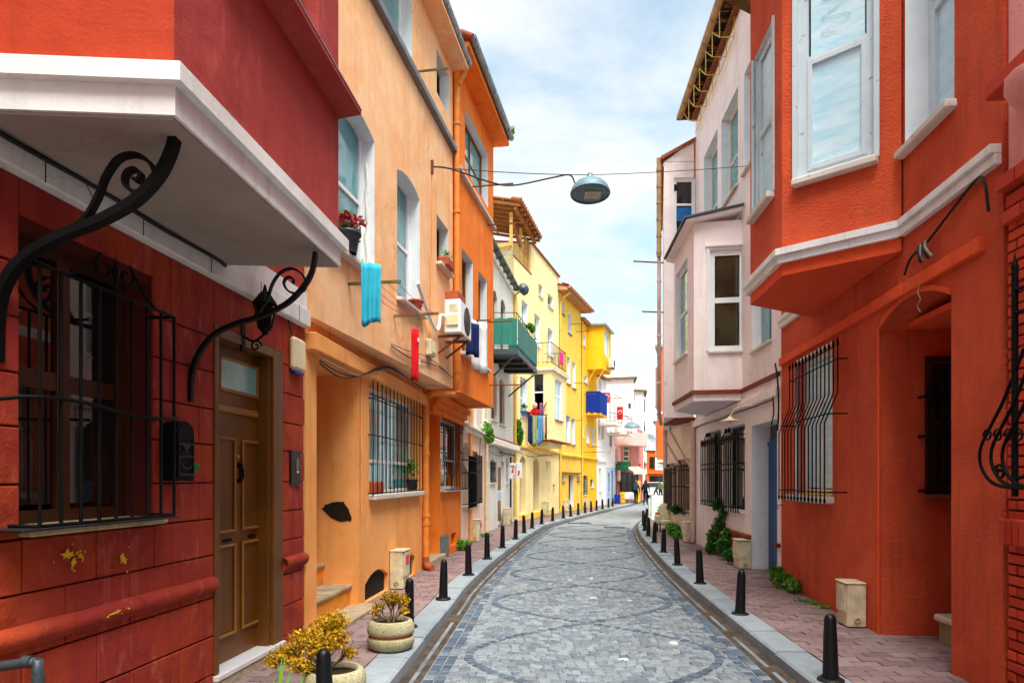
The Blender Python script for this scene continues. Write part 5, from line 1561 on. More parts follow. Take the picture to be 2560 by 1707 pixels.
# cables on the wall
cable(r1, [WR1.P(WR1.S(2290), 3.75, .06), WR1.P(WR1.S(2283), 4.0, .07), WR1.P(WR1.S(2255), 4.06, .05), WR1.P(WR1.S(2200), 3.98, .04), WR1.P(WR1.S(2140), 3.85, .04), WR1.P(WR1.S(2105), 3.8, .05), WR1.P(WR1.S(2090), 3.68, .05)], .012)
cable(r1, [WR1.P(WR1.L-.02, 3.55, .1), WR1.P(WR1.L-.0, 3.3, .06), WR1.P(WR1.L-.03, 2.9, .05), WR1.P(WR1.L+.03, 2.5, .05)], .014)
for k in range(4):
    cable(r1, [WR1.P(WR1.S(2140-k*6), 3.86, .05), WR1.P(WR1.S(2150-k*5), 3.78-.02*k, .09), WR1.P(WR1.S(2160-k*8), 3.68, .07)], .012, 'cable_black' if k % 2 else 'cable_grey')
cable(r1, [WR1.P(WR1.S(2146), 3.5, .12), WR1.P(WR1.S(2144), 3.4, .13), WR1.P(WR1.S(2147), 3.33, .12), WR1.P(WR1.S(2143), 3.28, .13), WR1.P(WR1.S(2147), 3.22, .12)], .004, 'cable_grey', 'loose_wire')
m = MB(); p = WR1.P(WR1.L-.1, WR1.Z(1800, 1160), .0); m.tube([p, p+WR1.n*.08, p+WR1.n*.1+Vector((0,0,-.03)), p+WR1.n*.06+Vector((0,0,-.05))], .008, 6); m.build('wall_hook', 'rust', r1)

# ================================================================== brick and pink house at the right edge
WR0 = Wall((3.645-.285/2.62*14, -8.98), (3.645, 5.02), -1)
r0 = thing('brick_house', 'house at the right edge, red brick below and pink stucco above', 'house', (3.6, 4, 0))
mb = MB(); WR0.sheet(mb, 0, WR0.L-.01, 0, 3.95, [], -.012); shell(mb, WR0, 0, WR0.L-.01, 0, 7.5, 4, True, True, -.012); mb.build('wall', 'red_joint', r0)
mb = MB(); WR0.sheet(mb, 0, WR0.L-.01, 3.95, 7.5); mb.build('upper_wall', 'pink_stucco', r0)
bm = None; base0 = wloc(r0)
z = .12; row = 0
while z < 3.6:
    t = WR0.L - .02 - (.0 if row % 2 else .11)
    if row % 2 == 0:
        segs = [(WR0.L-.02-.1, WR0.L-.02)]
    else: segs = []
    while t > WR0.L-.95: segs.append((t-.205, t)); t -= .215
    for a, b in segs:
        m = MB(); WR0.box(m, a+.004, b-.004, z+.005, z+.068, -.02, .012+rnd.uniform(-.004, .006), .005, rnd.random()); m.build('brick', 'brick_red', r0)
    z += .078; row += 1
for zz, o, h in ((3.6, .06, .1), (3.72, .03, .1), (3.84, .1, .11)):
    t = WR0.L-.02
    while t > WR0.L-.7:
        m = MB(); WR0.box(m, t-.22, t-.006, zz, zz+h-.008, -.02, o, .006, rnd.random()); m.build('cornice_brick', 'brick_red', r0); t -= .225
t = WR0.L-.06
while t > WR0.L-.7:
    m = MB(); WR0.box(m, t-.07, t-.006, 1.28, 1.46, -.02, .1, .006, rnd.random()); m.build('sill_brick', 'brick_red', r0); t -= .076
m = MB(); zc = 4.45; m.lathe(WR0.P(WR0.L-.55, zc-.28, .0), [(.02,0),(.16,.03),(.26,.12),(.3,.2),(.3,.26)], 16); m.build('corbel', 'pink_stucco', r0)
m = MB(); WR0.box(m, WR0.L-1.3, WR0.L-.14, zc, zc+.12, -.02, .24, .015); m.build('corbel_ledge', 'brick_red', r0)
# twisted iron window basket
def R0pt(u, v, off): return WR0.P(WR0.S(u, off), WR0.Z(u, v, off), off)
bas = None
m = MB(); m.tube([R0pt(2331, 612, .3), R0pt(2331, 660, .3), R0pt(2331, 1140, .3)], .02, 6); bas = m.build('window_basket', 'black_iron', r0)
for off, sh in ((.3, 0), (.34, 26), (.38, 52)):
    m = MB(); pts = [R0pt(2352+sh, 800, off), R0pt(2325+sh, 870, off), R0pt(2300+sh, 930, off), R0pt(2272+sh, 985, off), R0pt(2252+sh, 1030, off), R0pt(2253+sh, 1070, off), R0pt(2275+sh, 1105, off), R0pt(2310+sh, 1118, off), R0pt(2360+sh, 1118, off)]
    m.tube(smooth_path(pts, 5), .012, 6); m.build('bar', 'black_iron', bas)
for u in (2268, 2292, 2316, 2340):
    m = MB(); t_, z_ = WR0.S(u, .31), WR0.Z(u, 1000, .31)
    m.tube([WR0.P(t_+x, z_+q, .31) for x, q in spiral(0, 0, .05, .015, 0, 8, 18)], .007, 5); m.build('scroll', 'black_iron', bas)
m = MB(); t_, z_ = WR0.S(2296, .31), WR0.Z(2296, 1085, .31); m.tube([WR0.P(t_+x, z_+q, .31) for x, q in spiral(0, 0, .06, .015, 0, 9, 20)], .01, 5); m.build('scroll', 'black_iron', bas)
for v in (665, 718, 1100):
    m = MB(); m.tube([R0pt(2331, v, .3), R0pt(2400, v-20, .3)], .012, 6); m.build('rail', 'black_iron', bas)
m = MB().lathe(R0pt(2331, 612, .3), [(.02,-.02),(.026,0),(.012,.03),(.001,.1)], 6); m.build('finial', 'black_iron', bas)
m = MB(); m.tube([R0pt(2331, 1100, .3), R0pt(2331, 1100, -.02)], .014, 6); m.tube([R0pt(2331, 660, .3), R0pt(2331, 660, -.02)], .014, 6); m.build('wall_stay', 'black_iron', bas)

# ================================================================== pinkish white house with bay and blue door
WR2 = Wall((4.22, 10.7), (4.65, 17.3), -1)
r2 = thing('pinkish_white_house', 'tall pinkish-white house with square bay and narrow blue door', 'house', (4.4, 14, 0))
d2r = (WR2.S(1785), WR2.S(1726), .1, WR2.Z(1785, 962), 0, .34)
g2a = WR2.hole(1624, 1656, (1656, 985), (1656, 1160), 0, .25); g2b = WR2.hole(1664, 1711, (1711, 972), (1711, 1174), 0, .25)
mid = WR2.hole(1728, 1772, 5.6, (1772, 780), 0, .22)
u1 = WR2.hole(1617, 1648, (1617, 362), 6.9, 0, .3); u2 = WR2.hole(1657, 1695, (1657, 279), (1657, 484), 0, .3); u3 = WR2.hole(1709, 1740, (1709, 172), (1709, 400), 0, .3)
TOPR2 = 10.9
mb = MB(); rv = RV(); WR2.sheet(mb, .01, WR2.L-.01, 0, TOPR2, [d2r, g2a, g2b, mid, u1, u2, u3], 0, .25, rv); shell(mb, WR2, .01, WR2.L-.01, 0, TOPR2, 4); mb.build('wall', 'pink_white_plaster', r2); rv.build('reveal', 'white_reveal', r2)
m = MB(); WR2.box(m, d2r[0], d2r[1], .12, d2r[3]-.36, -.36, -.3, .006); bd = m.build('door', 'blue_door', r2)
m = MB(); WR2.box(m, d2r[0], d2r[1], d2r[3]-.3, d2r[3], -.36, -.33); m.build('top_light', 'glass_dark', bd)
m = MB(); WR2.box(m, d2r[0], d2r[1], d2r[3]-.36, d2r[3]-.3, -.36, -.28, .005); m.build('door_head', 'blue_door', bd)
for k in range(3):
    m = MB(); WR2.box(m, d2r[0]+.12, d2r[1]-.12, .35+k*.75, .95+k*.75, -.3, -.285, .006); m.build('panel', 'blue_door', bd)
for q, n in ((g2a, 9), (g2b, 10)):
    w_ = window(r2, WR2, q, .22, 'dark_brown_frame', 'glass_dark', 1, (1.3, 1), .06, .04, .08)
    g_ = grille(r2, WR2, q[0]+.02, q[1]+.1, q[2]-.04, q[3]-.16, .12, n, [q[2]+.06, q[2]+.48*(q[3]-q[2]), q[2]+.55*(q[3]-q[2]), q[3]-.3, q[3]-.2], 'black_iron', .012, False, .013)
    c = (q[0]+q[1])/2+.05
    for sg in (-1, 1):
        scroll2d(WR2, (c, q[3]-.16), [(sg*.38, -.02), (sg*.22, .06)] + [(sg*x, z_) for x, z_ in spiral(.09, .09, .07, .02, .6, -5)], .12, .012, g_, 'scroll')
    m = MB(); [m.lathe(WR2.P(q[0]+.06+k*.14, q[3]-.25, .13), [(.035,-.012),(.035,.012)], 8, WR2.n) for k in range(int((q[1]-q[0])/.14)+1)]; m.build('rosettes', 'black_iron', g_)
window(r2, WR2, mid, .18, 'old_white_paint', 'glass_teal', 1, (1, 1), .06, .04)
for q in (u1, u2, u3): window(r2, WR2, q, .22, 'old_cream_paint', 'glass_teal', 1, (.9, 1), .07, .04)
# brick plinth, each brick laid
z = .1; row = 0; zp = WR2.Z(1757, 1246)
while z < zp:
    t = .02 + (0 if row % 2 else .13)
    while t < WR2.S(1640):
        a, b = t, t+.24
        if not (a < d2r[1] and b > d2r[0]):
            m = MB(); WR2.box(m, a+.005, b-.005, z+.005, z+.078, -.02, .05+rnd.uniform(-.008, .008), .008, rnd.random()); m.build('plinth_brick', 'brick_brown', r2)
        t += .25
    z += .085; row += 1
m = MB(); WR2.box(m, .02, d2r[0]-.01, zp, zp+.06, -.01, .07, .01); WR2.box(m, d2r[1]+.01, WR2.S(1640), zp, zp+.06, -.01, .07, .01); m.build('plinth_cap', 'brick_plinth', r2)
# bay
PR2 = [(4.37, 12.95), (3.49, 13.1), (3.6, 15.15), (4.6, 16.3)]
f0, f1 = Wall(PR2[0], PR2[1], -1), Wall(PR2[1], PR2[2], -1)
n0 = f0.hole(1630, 1712, (1630, 575), (1630, 806), 0, .1); n1 = f1.hole(1552, 1579, (1579, 590), (1579, 808), 0, .16)
mb = MB(); rv = RV(); bay_block(mb, PR2, -1, 3.4, 6.66, {0: [n0], 1: [n1]}, rv); mb.build('bay', 'pink_white_plaster', r2); rv.build('bay_reveal', 'old_white_paint', r2)
ww = window(r2, f0, n0, .09, 'old_white_paint', 'glass_house', 1, (1, .98), .1, .03, .05, 'old_cream_paint', bars_w=.1)
m = MB(); e = .06; f0.box(m, n0[0]-e, n0[0], n0[2], n0[3]+e, -.01, .025); f0.box(m, n0[1], n0[1]+e, n0[2], n0[3]+e, -.01, .025); f0.box(m, n0[0]-e-.02, n0[1]+e+.02, n0[3]+e, n0[3]+e+.03, -.01, .05); m.build('architrave', 'old_white_paint', ww)
window(r2, f1, n1, .13, 'old_white_paint', 'glass_teal', 1, (1, .98), .09, .04, .06, 'old_cream_paint')
m = MB(); ring(m, PR2, -1, .045, 3.37, 3.44)
sA, sB = (Vector((PR2[0][0], PR2[0][1], 0))-WR2.a).dot(WR2.d), (Vector((PR2[3][0], PR2[3][1], 0))-WR2.a).dot(WR2.d)
WR2.box(m, .03, sA-.01, 3.37, 3.44, -.02, .045); WR2.box(m, sB+.01, WR2.L-.03, 3.37, 3.44, -.02, .045)
m.build('red_line', 'brick_plinth', r2)
m = MB(); ring(m, PR2, -1, .0, 3.24, 3.369); m.build('bay_foot', 'pink_white_plaster', r2)
m = MB(); WR2.box(m, .03, WR2.L-.03, 3.05, 3.2, -.02, .08, .01); m.build('string_course', 'pink_white_plaster', r2)
m = MB(); o_ = offset_poly(PR2, -1, .22)
zs_ = [6.86, 6.68, 6.64, 6.84]
vs = [Vector((p.x, p.y, z_)) for p, z_ in zip(o_, zs_)]
m.prism(vs[::-1], (0,0,.035)); m.build('bay_roof', 'dark_gutter', r2)
m = MB(); m.prism([v - Vector((0,0,.06)) for v in [Vector((p.x, p.y, z_)) for p, z_ in zip(offset_poly(PR2, -1, .17), zs_)]][::-1], (0,0,.055)); m.build('bay_eaves', 'pink_white_plaster', r2)
# ragged eaves with wire frame
m = MB(); m.prism([WR2.P(-.2, TOPR2, .0), WR2.P(-.2, TOPR2+.02, .3), WR2.P(-.2, TOPR2+.08, .3), WR2.P(-.2, TOPR2+.4, -.6), WR2.P(-.2, TOPR2+.05, -.6)], WR2.d*(WR2.L+.35)); m.build('eaves_boards', 'patch_dark', r2)
for k in range(16):
    t = -.1 + k*.43; m = MB(); m.bar(WR2.P(t, TOPR2-.02, -.1), WR2.P(t, TOPR2+.0, .27), .05, .07); m.build('rafter_end', 'weathered_wood' if k % 3 else 'rust', r2)
m = MB(); vs = []; n_ = 14
WR2.box(m, .2, WR2.L-.1, TOPR2-.16, TOPR2-.06, .02, .12, .01); m.build('fascia', 'rust', r2)
gutter(r2, WR2, -.3, WR2.L+.15, TOPR2+.1, .36, 'tan_gutter', .085)
m = MB(); m.prism([WR2.P(-.2, TOPR2+.12, .34), WR2.P(-.2, TOPR2+.18, .34), WR2.P(-.2, TOPR2+1.9, -4), WR2.P(-.2, TOPR2+1.8, -4)], WR2.d*(WR2.L+.35)); m.build('roof', 'roof_tile', r2)
wf = None
for k in range(6):
    t = 2.6 + k*.62; m = MB()
    z0 = TOPR2-.55
    q = [WR2.P(t, z0, .06), WR2.P(t, z0, .34), WR2.P(t, z0+.5, .34), WR2.P(t, z0+.5, .06)]
    m.tube(q + [q[0]], .012, 5); m.tube([q[1], WR2.P(t+.62, z0+.5, .34)], .009, 5); m.tube([q[0], WR2.P(t+.62, z0, .06)], .009, 5)
    m.build('wire_bracket', 'yellow_pipe', r2)
p_ = WR2.P(WR2.L-.05, 0, .07); downpipe(r2, [(p_.x,p_.y,3.2), (p_.x,p_.y,.15)], .06, 'pink_pipe', [(p_.x,p_.y,2.2), (p_.x,p_.y,1.0)])
cable(r2, [WR2.P(t, 3.0 + .01*math.sin(t*3), .1) for t in (.1, 1.2, 2.4, 3.6, 4.8, 6.2)], .013)
cable(r2, [WR2.P(.1, 3.05, .1), WR2.P(.12, 2.8, .08), WR2.P(.3, 2.62, .06)], .012)

# ================================================================== peach and white house beyond
WR3 = Wall((4.65, 17.32), (4.98, 22.0), -1)
r3 = thing('peach_white_house', 'white house with jettied upper floor, peach ground floor and sloping canopy', 'house', (4.8, 19.6, 0))
d3r = (WR3.S(1614), WR3.S(1590), .1, WR3.Z(1590, 1040), 0, .6)
a3 = WR3.hole(1536, 1553, (1553, 1062), (1553, 1172), 0, .25); b3 = WR3.hole(1559, 1584, (1584, 1052), (1584, 1182), 0, .25)
mb = MB(); WR3.sheet(mb, 0, WR3.L, 0, 3.3, [d3r, a3, b3]); shell(mb, WR3, 0, WR3.L, 0, 3.3, 4); mb.build('wall', 'blush_plaster', r3)
m = MB(); WR3.box(m, d3r[0]-.01, d3r[1]+.01, 0, 2.6, -.65, -.6); m.build('door', 'dark_brown_frame', r3)
for q in (a3, b3):
    window(r3, WR3, q, .22, 'old_cream_paint', 'glass_dark', 1, (1, 1), .06, .04)
    g_ = grille(r3, WR3, q[0]+.02, q[1]+.1, q[2]-.02, q[3]-.15, .12, 8, [q[2]+.05, q[2]+.5*(q[3]-q[2]), q[3]-.3, q[3]-.2], 'black_iron', .014)
    c = (q[0]+q[1])/2+.05
    for sg in (-1, 1): scroll2d(WR3, (c, q[3]-.15), [(sg*.3, 0), (sg*.18, .05)] + [(sg*x, z_) for x, z_ in spiral(.07, .08, .06, .02, .6, -5, 10)], .12, .014, g_, 'scroll')
PR3 = [(4.62, 17.34), (3.86, 17.34), (4.92, 22.3), (5.2, 22.3)]
s0, s1 = Wall(PR3[0], PR3[1], -1), Wall(PR3[1], PR3[2], -1)
q3 = s0.hole(1548, 1597, (1548, 408), (1548, 560), 0, .12)
mb = MB(); rv = RV(); bay_block(mb, PR3, -1, 3.3, 9.8, {0: [q3]}, rv); mb.build('upper_floor', 'pink_white_plaster', r3); rv.build('reveal', 'old_white_paint', r3)
w_ = window(r3, s0, q3, .1, 'old_white_paint', 'glass_dark', 1, (1.6, 1), .07, .03)
m = MB(); s0.box(m, q3[0]+.08, q3[1]-.08, q3[2]+.6, q3[2]+.95, -.078, -.07); m.build('curtain', 'curtain_blue', w_)
m = MB(); m.lathe(s0.P(q3[0]+.52, q3[3]-.24, -.045), [(.0,0),(.09,0),(.09,.01),(.07,.012)], 14, s0.n); m.build('flue_hole', 'dark_hole', w_)
m = MB(); ra, rb, rc, rd = s0.P(-.1, 10.35, .08), s0.P(s0.L+.1, 9.82, .08), Vector((4.85, 22.3, 9.82)), Vector((6.2, 22.3, 10.35))
m.prism([ra, rb, rc, rd], (0,0,.08)); m.build('roof', 'roof_tile', r3)
m = MB(); m.prism([s0.P(0, 9.79, 0), s0.P(s0.L, 9.79, 0), s0.P(0, 10.34, 0)], -s0.n*.25); m.build('gable', 'pink_white_plaster', r3)
pg = s1.P(0, 0, .1)
for u, v in ((1455, 603), (1475, 717)):
    z_ = EYE+(HY-v)/FX*18.2; p = s1.P(.9, z_, 0); m = MB(); m.bar(p, Vector(((u-CX)/FX*18.0, 18.0, z_-.03)), .03); m.build('clothes_rod', 'rust', r3)

m = MB(); m.tube([(pg.x-.02, pg.y+.02, 9.9), (pg.x-.02, pg.y+.02, 7.4)], .06, 10); 
for k in range(6): m.lathe((pg.x-.02, pg.y+.02, 7.5+k*.42), [(.072,-.03),(.072,.03)], 10)
m.build('downpipe', 'tan_gutter', r3)
downpipe(r3, [(pg.x, pg.y+.1, 7.4), (pg.x, pg.y+.1, 3.4), (pg.x+.2, pg.y+.8, 3.2)], .05, 'pink_pipe', [(pg.x, pg.y+.1, z) for z in (6.8, 5.4, 4.2)])
p_ = WR3.P(WR3.L-.1, 0, .07); downpipe(r3, [(p_.x,p_.y,3.3), (p_.x,p_.y,.15)], .06, 'pink_pipe', [(p_.x,p_.y,1.5)])
# canopy over the door with struts
m = MB(); ca = [WR3.P(.05, 3.16, 0), WR3.P(.05, 3.02, .62), WR3.P(WR3.S(1540, .62), 3.02, .62), WR3.P(WR3.S(1540, .62), 3.16, 0)]
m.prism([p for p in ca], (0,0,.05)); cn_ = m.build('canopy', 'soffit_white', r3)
m = MB(); m.bar(ca[1]+Vector((0,0,.03)), ca[2]+Vector((0,0,.03)), .05, .14); m.build('edge_beam', 'grey_metal', cn_)
for t in (.25, 1.6):
    m = MB(); m.bar(WR3.P(t, 1.95, .02), WR3.P(t+.2, 3.0, .56), .05, .05); m.build('strut', 'pink_pipe', cn_)
m = MB(); WR3.box(m, 0, 1.9, 3.24, 3.31, .0, .5); m.build('canopy_tiles', 'brick_plinth', r3)

# ================================================================== houses at the far right
WR4 = Wall((6.75, 29), (8.6, 34.5), -1)
r4 = thing('dark_orange_house', 'dark orange house seen edge-on past the peach and white house', 'house', (7, 31, 0))
mb = MB(); WR4.sheet(mb, 0, WR4.L, 0, 2.6); shell(mb, WR4, 0, WR4.L, 0, 2.6, 4); mb.build('wall', 'tile_orange', r4)
P4 = [(7.4, 29.0), (6.16, 29.0), (7.6, 34.3), (8.4, 34.4)]
k1 = Wall(P4[1], P4[2], -1)
mb = MB(); bay_block(mb, P4, -1, 2.5, 7.3); mb.build('upper_floor', 'tile_orange', r4)
m = MB(); ring(m, P4, -1, .08, 7.3, 7.42); m.build('cornice', 'zinc', r4)
m = MB(); ring(m, P4, -1, .05, 4.5, 4.6); ring(m, P4, -1, .05, 2.45, 2.55); m.build('string_course', 'cream_plaster', r4)
for z0, z1 in ((2.75, 4.2), (4.9, 6.6)):
    for t in (.7, 3.0): window(r4, k1, (t, t+1.2, z0, z1), .0, 'white_plastic', 'glass_sky', 1, (1, 1), .09, .05, off=.06)
r5 = thing('small_orange_house', 'small orange house far down the street on the right', 'house', (16, 78, 0))
P5 = [(17.4, 76), (15.0, 76), (16.5, 82), (18.5, 82)]
mb = MB(); bay_block(mb, P5, -1, 0, 4.8); mb.build('wall', 'tile_orange', r5)
m = MB(); ring(m, P5, -1, .15, 2.35, 2.45); m.build('string_course', 'orange_plaster', r5)
m = MB(); ring(m, P5, -1, .15, 4.8, 4.9); m.build('terrace_edge', 'dark_gutter', r5)
wq = Wall(P5[0], P5[1], -1)
window(r5, wq, (1.5, 2.1, 2.9, 4.2), .0, 'dark_brown_frame', 'glass_dark', 1, (1,), .06, off=.05); window(r5, wq, (.6, 2.1, .3, 2.1), .0, 'dark_brown_frame', 'glass_dark', 2, (1,), .06, off=.05)
r6 = thing('far_cream_house', 'small cream house with blue shutters beyond the orange houses', 'house', (14.6, 66, 0))
P6r = [(15.2, 66), (13.85, 66), (15.4, 72), (16.5, 72)]
mb = MB(); bay_block(mb, P6r, -1, 2.6, 7.2); mb.build('upper_floor', 'cream_plaster', r6)
mb = MB(); bay_block(mb, [(15.6, 66.2), (15.25, 66.2), (16.6, 72), (17, 72)], -1, 0, 2.6); mb.build('wall', 'blush_plaster', r6)
m = MB(); ring(m, P6r, -1, .2, 7.2, 7.32); m.build('eaves', 'weathered_wood', r6)
wq = Wall(P6r[0], P6r[1], -1)
for z0, z1 in ((3.0, 4.5), (5.1, 6.8)): window(r6, wq, (.4, 1.2, z0, z1), .0, 'white_plastic', 'glass_sky', 1, (1, 1), .07, off=.05)
r7 = thing('street_end_house', 'pale house closing the far end of the street', 'house', (14, 90, 0))
P7 = [(9, 86), (24, 89), (26, 98), (8, 97)]
mb = MB(); bay_block(mb, P7, 1, 0, 3.6); mb.build('wall', 'blush_plaster', r7)
m = MB(); ring(m, P7, 1, .3, 3.6, 3.75); m.build('roof', 'roof_tile', r7)
w7 = Wall(P7[0], P7[1], 1)
for k in range(6): window(r7, w7, (1+k*2.0, 2+k*2.0, 1.0, 2.3), .0, 'white_plastic', 'glass_dark', 2, (1,), .08, off=.06)
# ================================================================== THINGS ON AND BETWEEN THE HOUSES
def PX(u, v, Y): return Vector(((u-CX)/FX*Y, Y, EYE + (HY-v)/FX*Y))
def on_ground(u, v, z=.12):
    Y = (EYE-z)*FX/(v-HY); return Vector(((u-CX)/FX*Y, Y, z))
def text_mesh(txt, size, mat, parent, origin, ex, ey, depth=.004):
    cu = bpy.data.curves.new('lettering', 'FONT'); cu.body = txt; cu.size = size; cu.extrude = depth; cu.align_x = 'CENTER'; cu.align_y = 'CENTER'
    ob = bpy.data.objects.new('lettering', cu); col.objects.link(ob)
    dg = bpy.context.evaluated_depsgraph_get(); me = bpy.data.meshes.new_from_object(ob.evaluated_get(dg))
    bpy.data.objects.remove(ob); bpy.data.curves.remove(cu)
    ex, ey = Vector(ex).normalized(), Vector(ey).normalized(); ez = ex.cross(ey); off = wloc(parent)
    for v in me.vertices:
        p = Vector(origin) + ex*v.co.x + ey*v.co.y + ez*v.co.z; v.co = p - off
    me.materials.clear(); me.materials.append(MATS[mat])
    o = bpy.data.objects.new('lettering', me); col.objects.link(o); o.parent = parent; return o

# ---- hanging street lamp
wa_, wb2 = WU2.P(WU2.S(990), WU2.Z(990, 383), .0), WR2.P(WR2.S(1722), WR2.Z(1722, 381), .0)
lc = PX(1355, 402, 11.75)
lamp = thing('hanging_street_lamp', 'grey dome street lamp hung from a wire across the street', 'street lamp', lc)
m = MB(); m.lathe(lc + Vector((0,0,-.34)), [(.335,.0),(.34,.015),(.335,.03),(.31,.1),(.255,.165),(.18,.215),(.1,.245),(.06,.26),(.05,.34)], 28); m.build('shade', 'lamp_grey', lamp)
m = MB(); m.lathe(lc + Vector((0,0,-.352)), [(.34,0),(.345,.02),(.31,.02),(.305,.0)], 28, caps=False); m.build('rim', 'lamp_grey', lamp)
m = MB(); m.lathe(lc + Vector((0,0,-.345)), [(.001,.012),(.15,.006),(.308,.012)], 28, caps=False); m.build('lens', 'grey_metal', lamp)
m = MB(); m.obox(lc + Vector((.05,.03,-.35)), (.15,0,0), (0,.12,0), (0,0,.012), .01); m.build('lamp_window', 'lamp_lens', lamp)
m = MB(); m.obox(lc + Vector((0,0,.0)), (.04,0,0), (0,.03,0), (0,0,.025), .006); m.build('clamp', 'dark_iron', lamp)
lamp.rotation_euler = (R(-7), 0, 0)
def sag(a, b, s, n=12): return [a.lerp(b, k/n) - Vector((0,0,s*4*(k/n)*(1-k/n))) for k in range(n+1)]
wire = thing('lamp_wire', 'thin wire and power cable stretched across the street carrying the lamp', 'wire', wa_)
m = MB(); m.tube(sag(wa_, lc, .03) , .007, 5); m.tube(sag(lc, wb2, .02), .006, 5); m.build('carrier', 'cable_black', wire)
m = MB(); e_ = lc + Vector((-.26, 0, -.14)); m.tube(smooth_path([wa_, wa_.lerp(lc, .12)+Vector((0,0,-.02)), wa_.lerp(lc, .35)-Vector((0,0,.2)), wa_.lerp(lc, .5)-Vector((0,0,.24)), wa_.lerp(lc, .75)-Vector((0,0,.08)), lc+Vector((-.35,0,.0)), e_], 5), .013, 6); m.build('power_cable', 'cable_black', wire)
m = MB(); WU2.box(m, WU2.S(990)-.02, WU2.S(990)+.02, wa_.z-.12, wa_.z+.1, -.01, .04); m.build('anchor', 'rust', wire)
cable(wire, [wa_, wa_+WU2.n*.03-Vector((0,0,.5)), WU2.P(WU2.S(988), 5.0, .02), WU2.P(WU2.S(985), 3.9, .02)], .009, 'peach_pipe')

# ---- air conditioners
def ac_unit(W, t, z, label, w=.78, h=.56, d=.28, o=.14):
    a = thing('air_conditioner', label, 'air conditioner', W.P(t, z, o+d/2), 'outdoor air conditioner units')
    m = MB(); W.box(m, t-w/2, t+w/2, z, z+h, o, o+d, .02); m.build('casing', 'white_plastic', a)
    m = MB(); c = W.P(t+w*.1, z+h*.5, o+d); m.lathe(c, [(.235,-.004),(.24,.004),(.225,.008)], 24, W.n, caps=False); m.lathe(c, [(.001,.001),(.23,.001)], 24, W.n, caps=False); m.build('fan_guard', 'dark_iron', a)
    m = MB()
    for k in range(1, 6): m.lathe(c, [(.04*k,.010),(.04*k+.006,.012),(.04*k+.006,.01)], 20, W.n, caps=False)
    m.build('fan_rings', 'grey_metal', a)
    m = MB(); W.box(m, t-w/2-.03, t-w/2+.012, z+.12, z+.3, o+.04, o+d-.04, .01); m.build('valve_cover', 'ivory_plastic', a)
    m = MB(); W.box(m, t-w/2-.006, t-w/2+.002, z+.36, z+.47, o+.09, o+d-.05); m.build('rating_plate', 'cream_plastic', a)
    for s in (-1, 1):
        m = MB(); W.box(m, t+s*w*.32-.02, t+s*w*.32+.02, z-.04, z-.002, -.01, o+d+.02); m.bar(W.P(t+s*w*.32, z-.03, o+d-.04), W.P(t+s*w*.32, z-.3, .0), .03, .03); m.build('wall_bracket', 'rust', a)
    return a
ac1 = ac_unit(WU2, WU2.L-.72, WU2.Z(1010, 750, .2), 'white air conditioner on the peach house above the folded flag')
cable(ac1, [WU2.P(WU2.L-1.14, ac1.location.z+.25, .16), WU2.P(WU2.L-1.25, ac1.location.z+.26, .12), WU2.P(WU2.L-1.3, ac1.location.z+.05, .1), WU2.P(WU2.L-1.5, ac1.location.z-.02, .1), WU2.P(WU2.L-1.75, ac1.location.z+.12, .08), WU2.P(WU2.L-2.3, ac1.location.z+.5, .06)], .03, 'white_plastic', 'refrigerant_pipe', 8)
ac_unit(w8, w8.L*.5, 8.2, 'white air conditioner under the golden bay window', .7, .5, .26)
ac_unit(Wall((7.45, 48.4), (9.2, 49.6), 1), .2, 2.35, 'grey air conditioner above the far shops', .8, .6, .3)

# ---- small fittings on the red house
def fit(t, z, w, h): return t-w/2, t+w/2, z-h/2, z+h/2
mt, mz = WL1.S(409, .06), WL1.Z(409, 1040, .06)
mbx = thing('mailbox', 'black cast-iron post box on the red wall between window and door', 'mailbox', WL1.P(mt, mz-.22, 0))
m = MB(); W_, H_ = .22, .38
prof = [(-W_/2, -H_/2), (W_/2, -H_/2), (W_/2, H_/2-.06)] + [(W_/2*math.cos(a), H_/2-.06+.09*math.sin(a)) for a in [math.pi*k/8 for k in range(1, 8)]] + [(-W_/2, H_/2-.06)]
m.prism([WL1.P(mt+x, mz+z, .0) for x, z in prof], WL1.n*.11); m.build('box', 'black_iron', mbx)
m = MB(); m.prism([WL1.P(mt+x*.86, mz+z*.9, .11) for x, z in prof], WL1.n*.008); m.build('door', 'black_iron', mbx)
m = MB(); e = .012
for q in ((-.09, .09, -.155, -.14), (-.09, .09, -.03, -.018), (-.09, .09, .055, .066), (-.09, -.078, -.15, .1), (.078, .09, -.15, .1)): WL1.box(m, mt+q[0], mt+q[1], mz+q[2], mz+q[3], .118, .127, .003)
m.prism([WL1.P(mt-.05, mz+.055, .118), WL1.P(mt+.05, mz+.055, .118), WL1.P(mt, mz+.005, .118)], WL1.n*.006)
m.tube([WL1.P(mt+.06*math.cos(a), mz-.075+.03*math.sin(a), .124) for a in [math.pi+math.pi*k/8 for k in range(9)]], .005, 5)
m.build('relief', 'dark_iron', mbx)
text_mesh('POST', .05, 'dark_iron', mbx, WL1.P(mt, mz+.02-.03, .121), WL1.d, (0,0,1))
m = MB(); m.prism([WL1.P(mt+.12, mz-.07, .03), WL1.P(mt+.26, mz-.07, .06), WL1.P(mt+.2, mz-.14, .05), WL1.P(mt+.12, mz-.16, .03)], WL1.n*.012); m.build('leaflet', 'green_cloth', mbx)
t_, z_ = WL1.S(683, .04), WL1.Z(683, 822, .04)
sir = thing('alarm_siren', 'cream alarm siren with blue lamp above the black entry panel', 'alarm siren', WL1.P(t_, z_, 0))
m = MB(); WL1.box(m, t_-.13, t_+.13, z_-.13, z_+.19, .0, .08, .03); m.build('cover', 'ivory_plastic', sir)
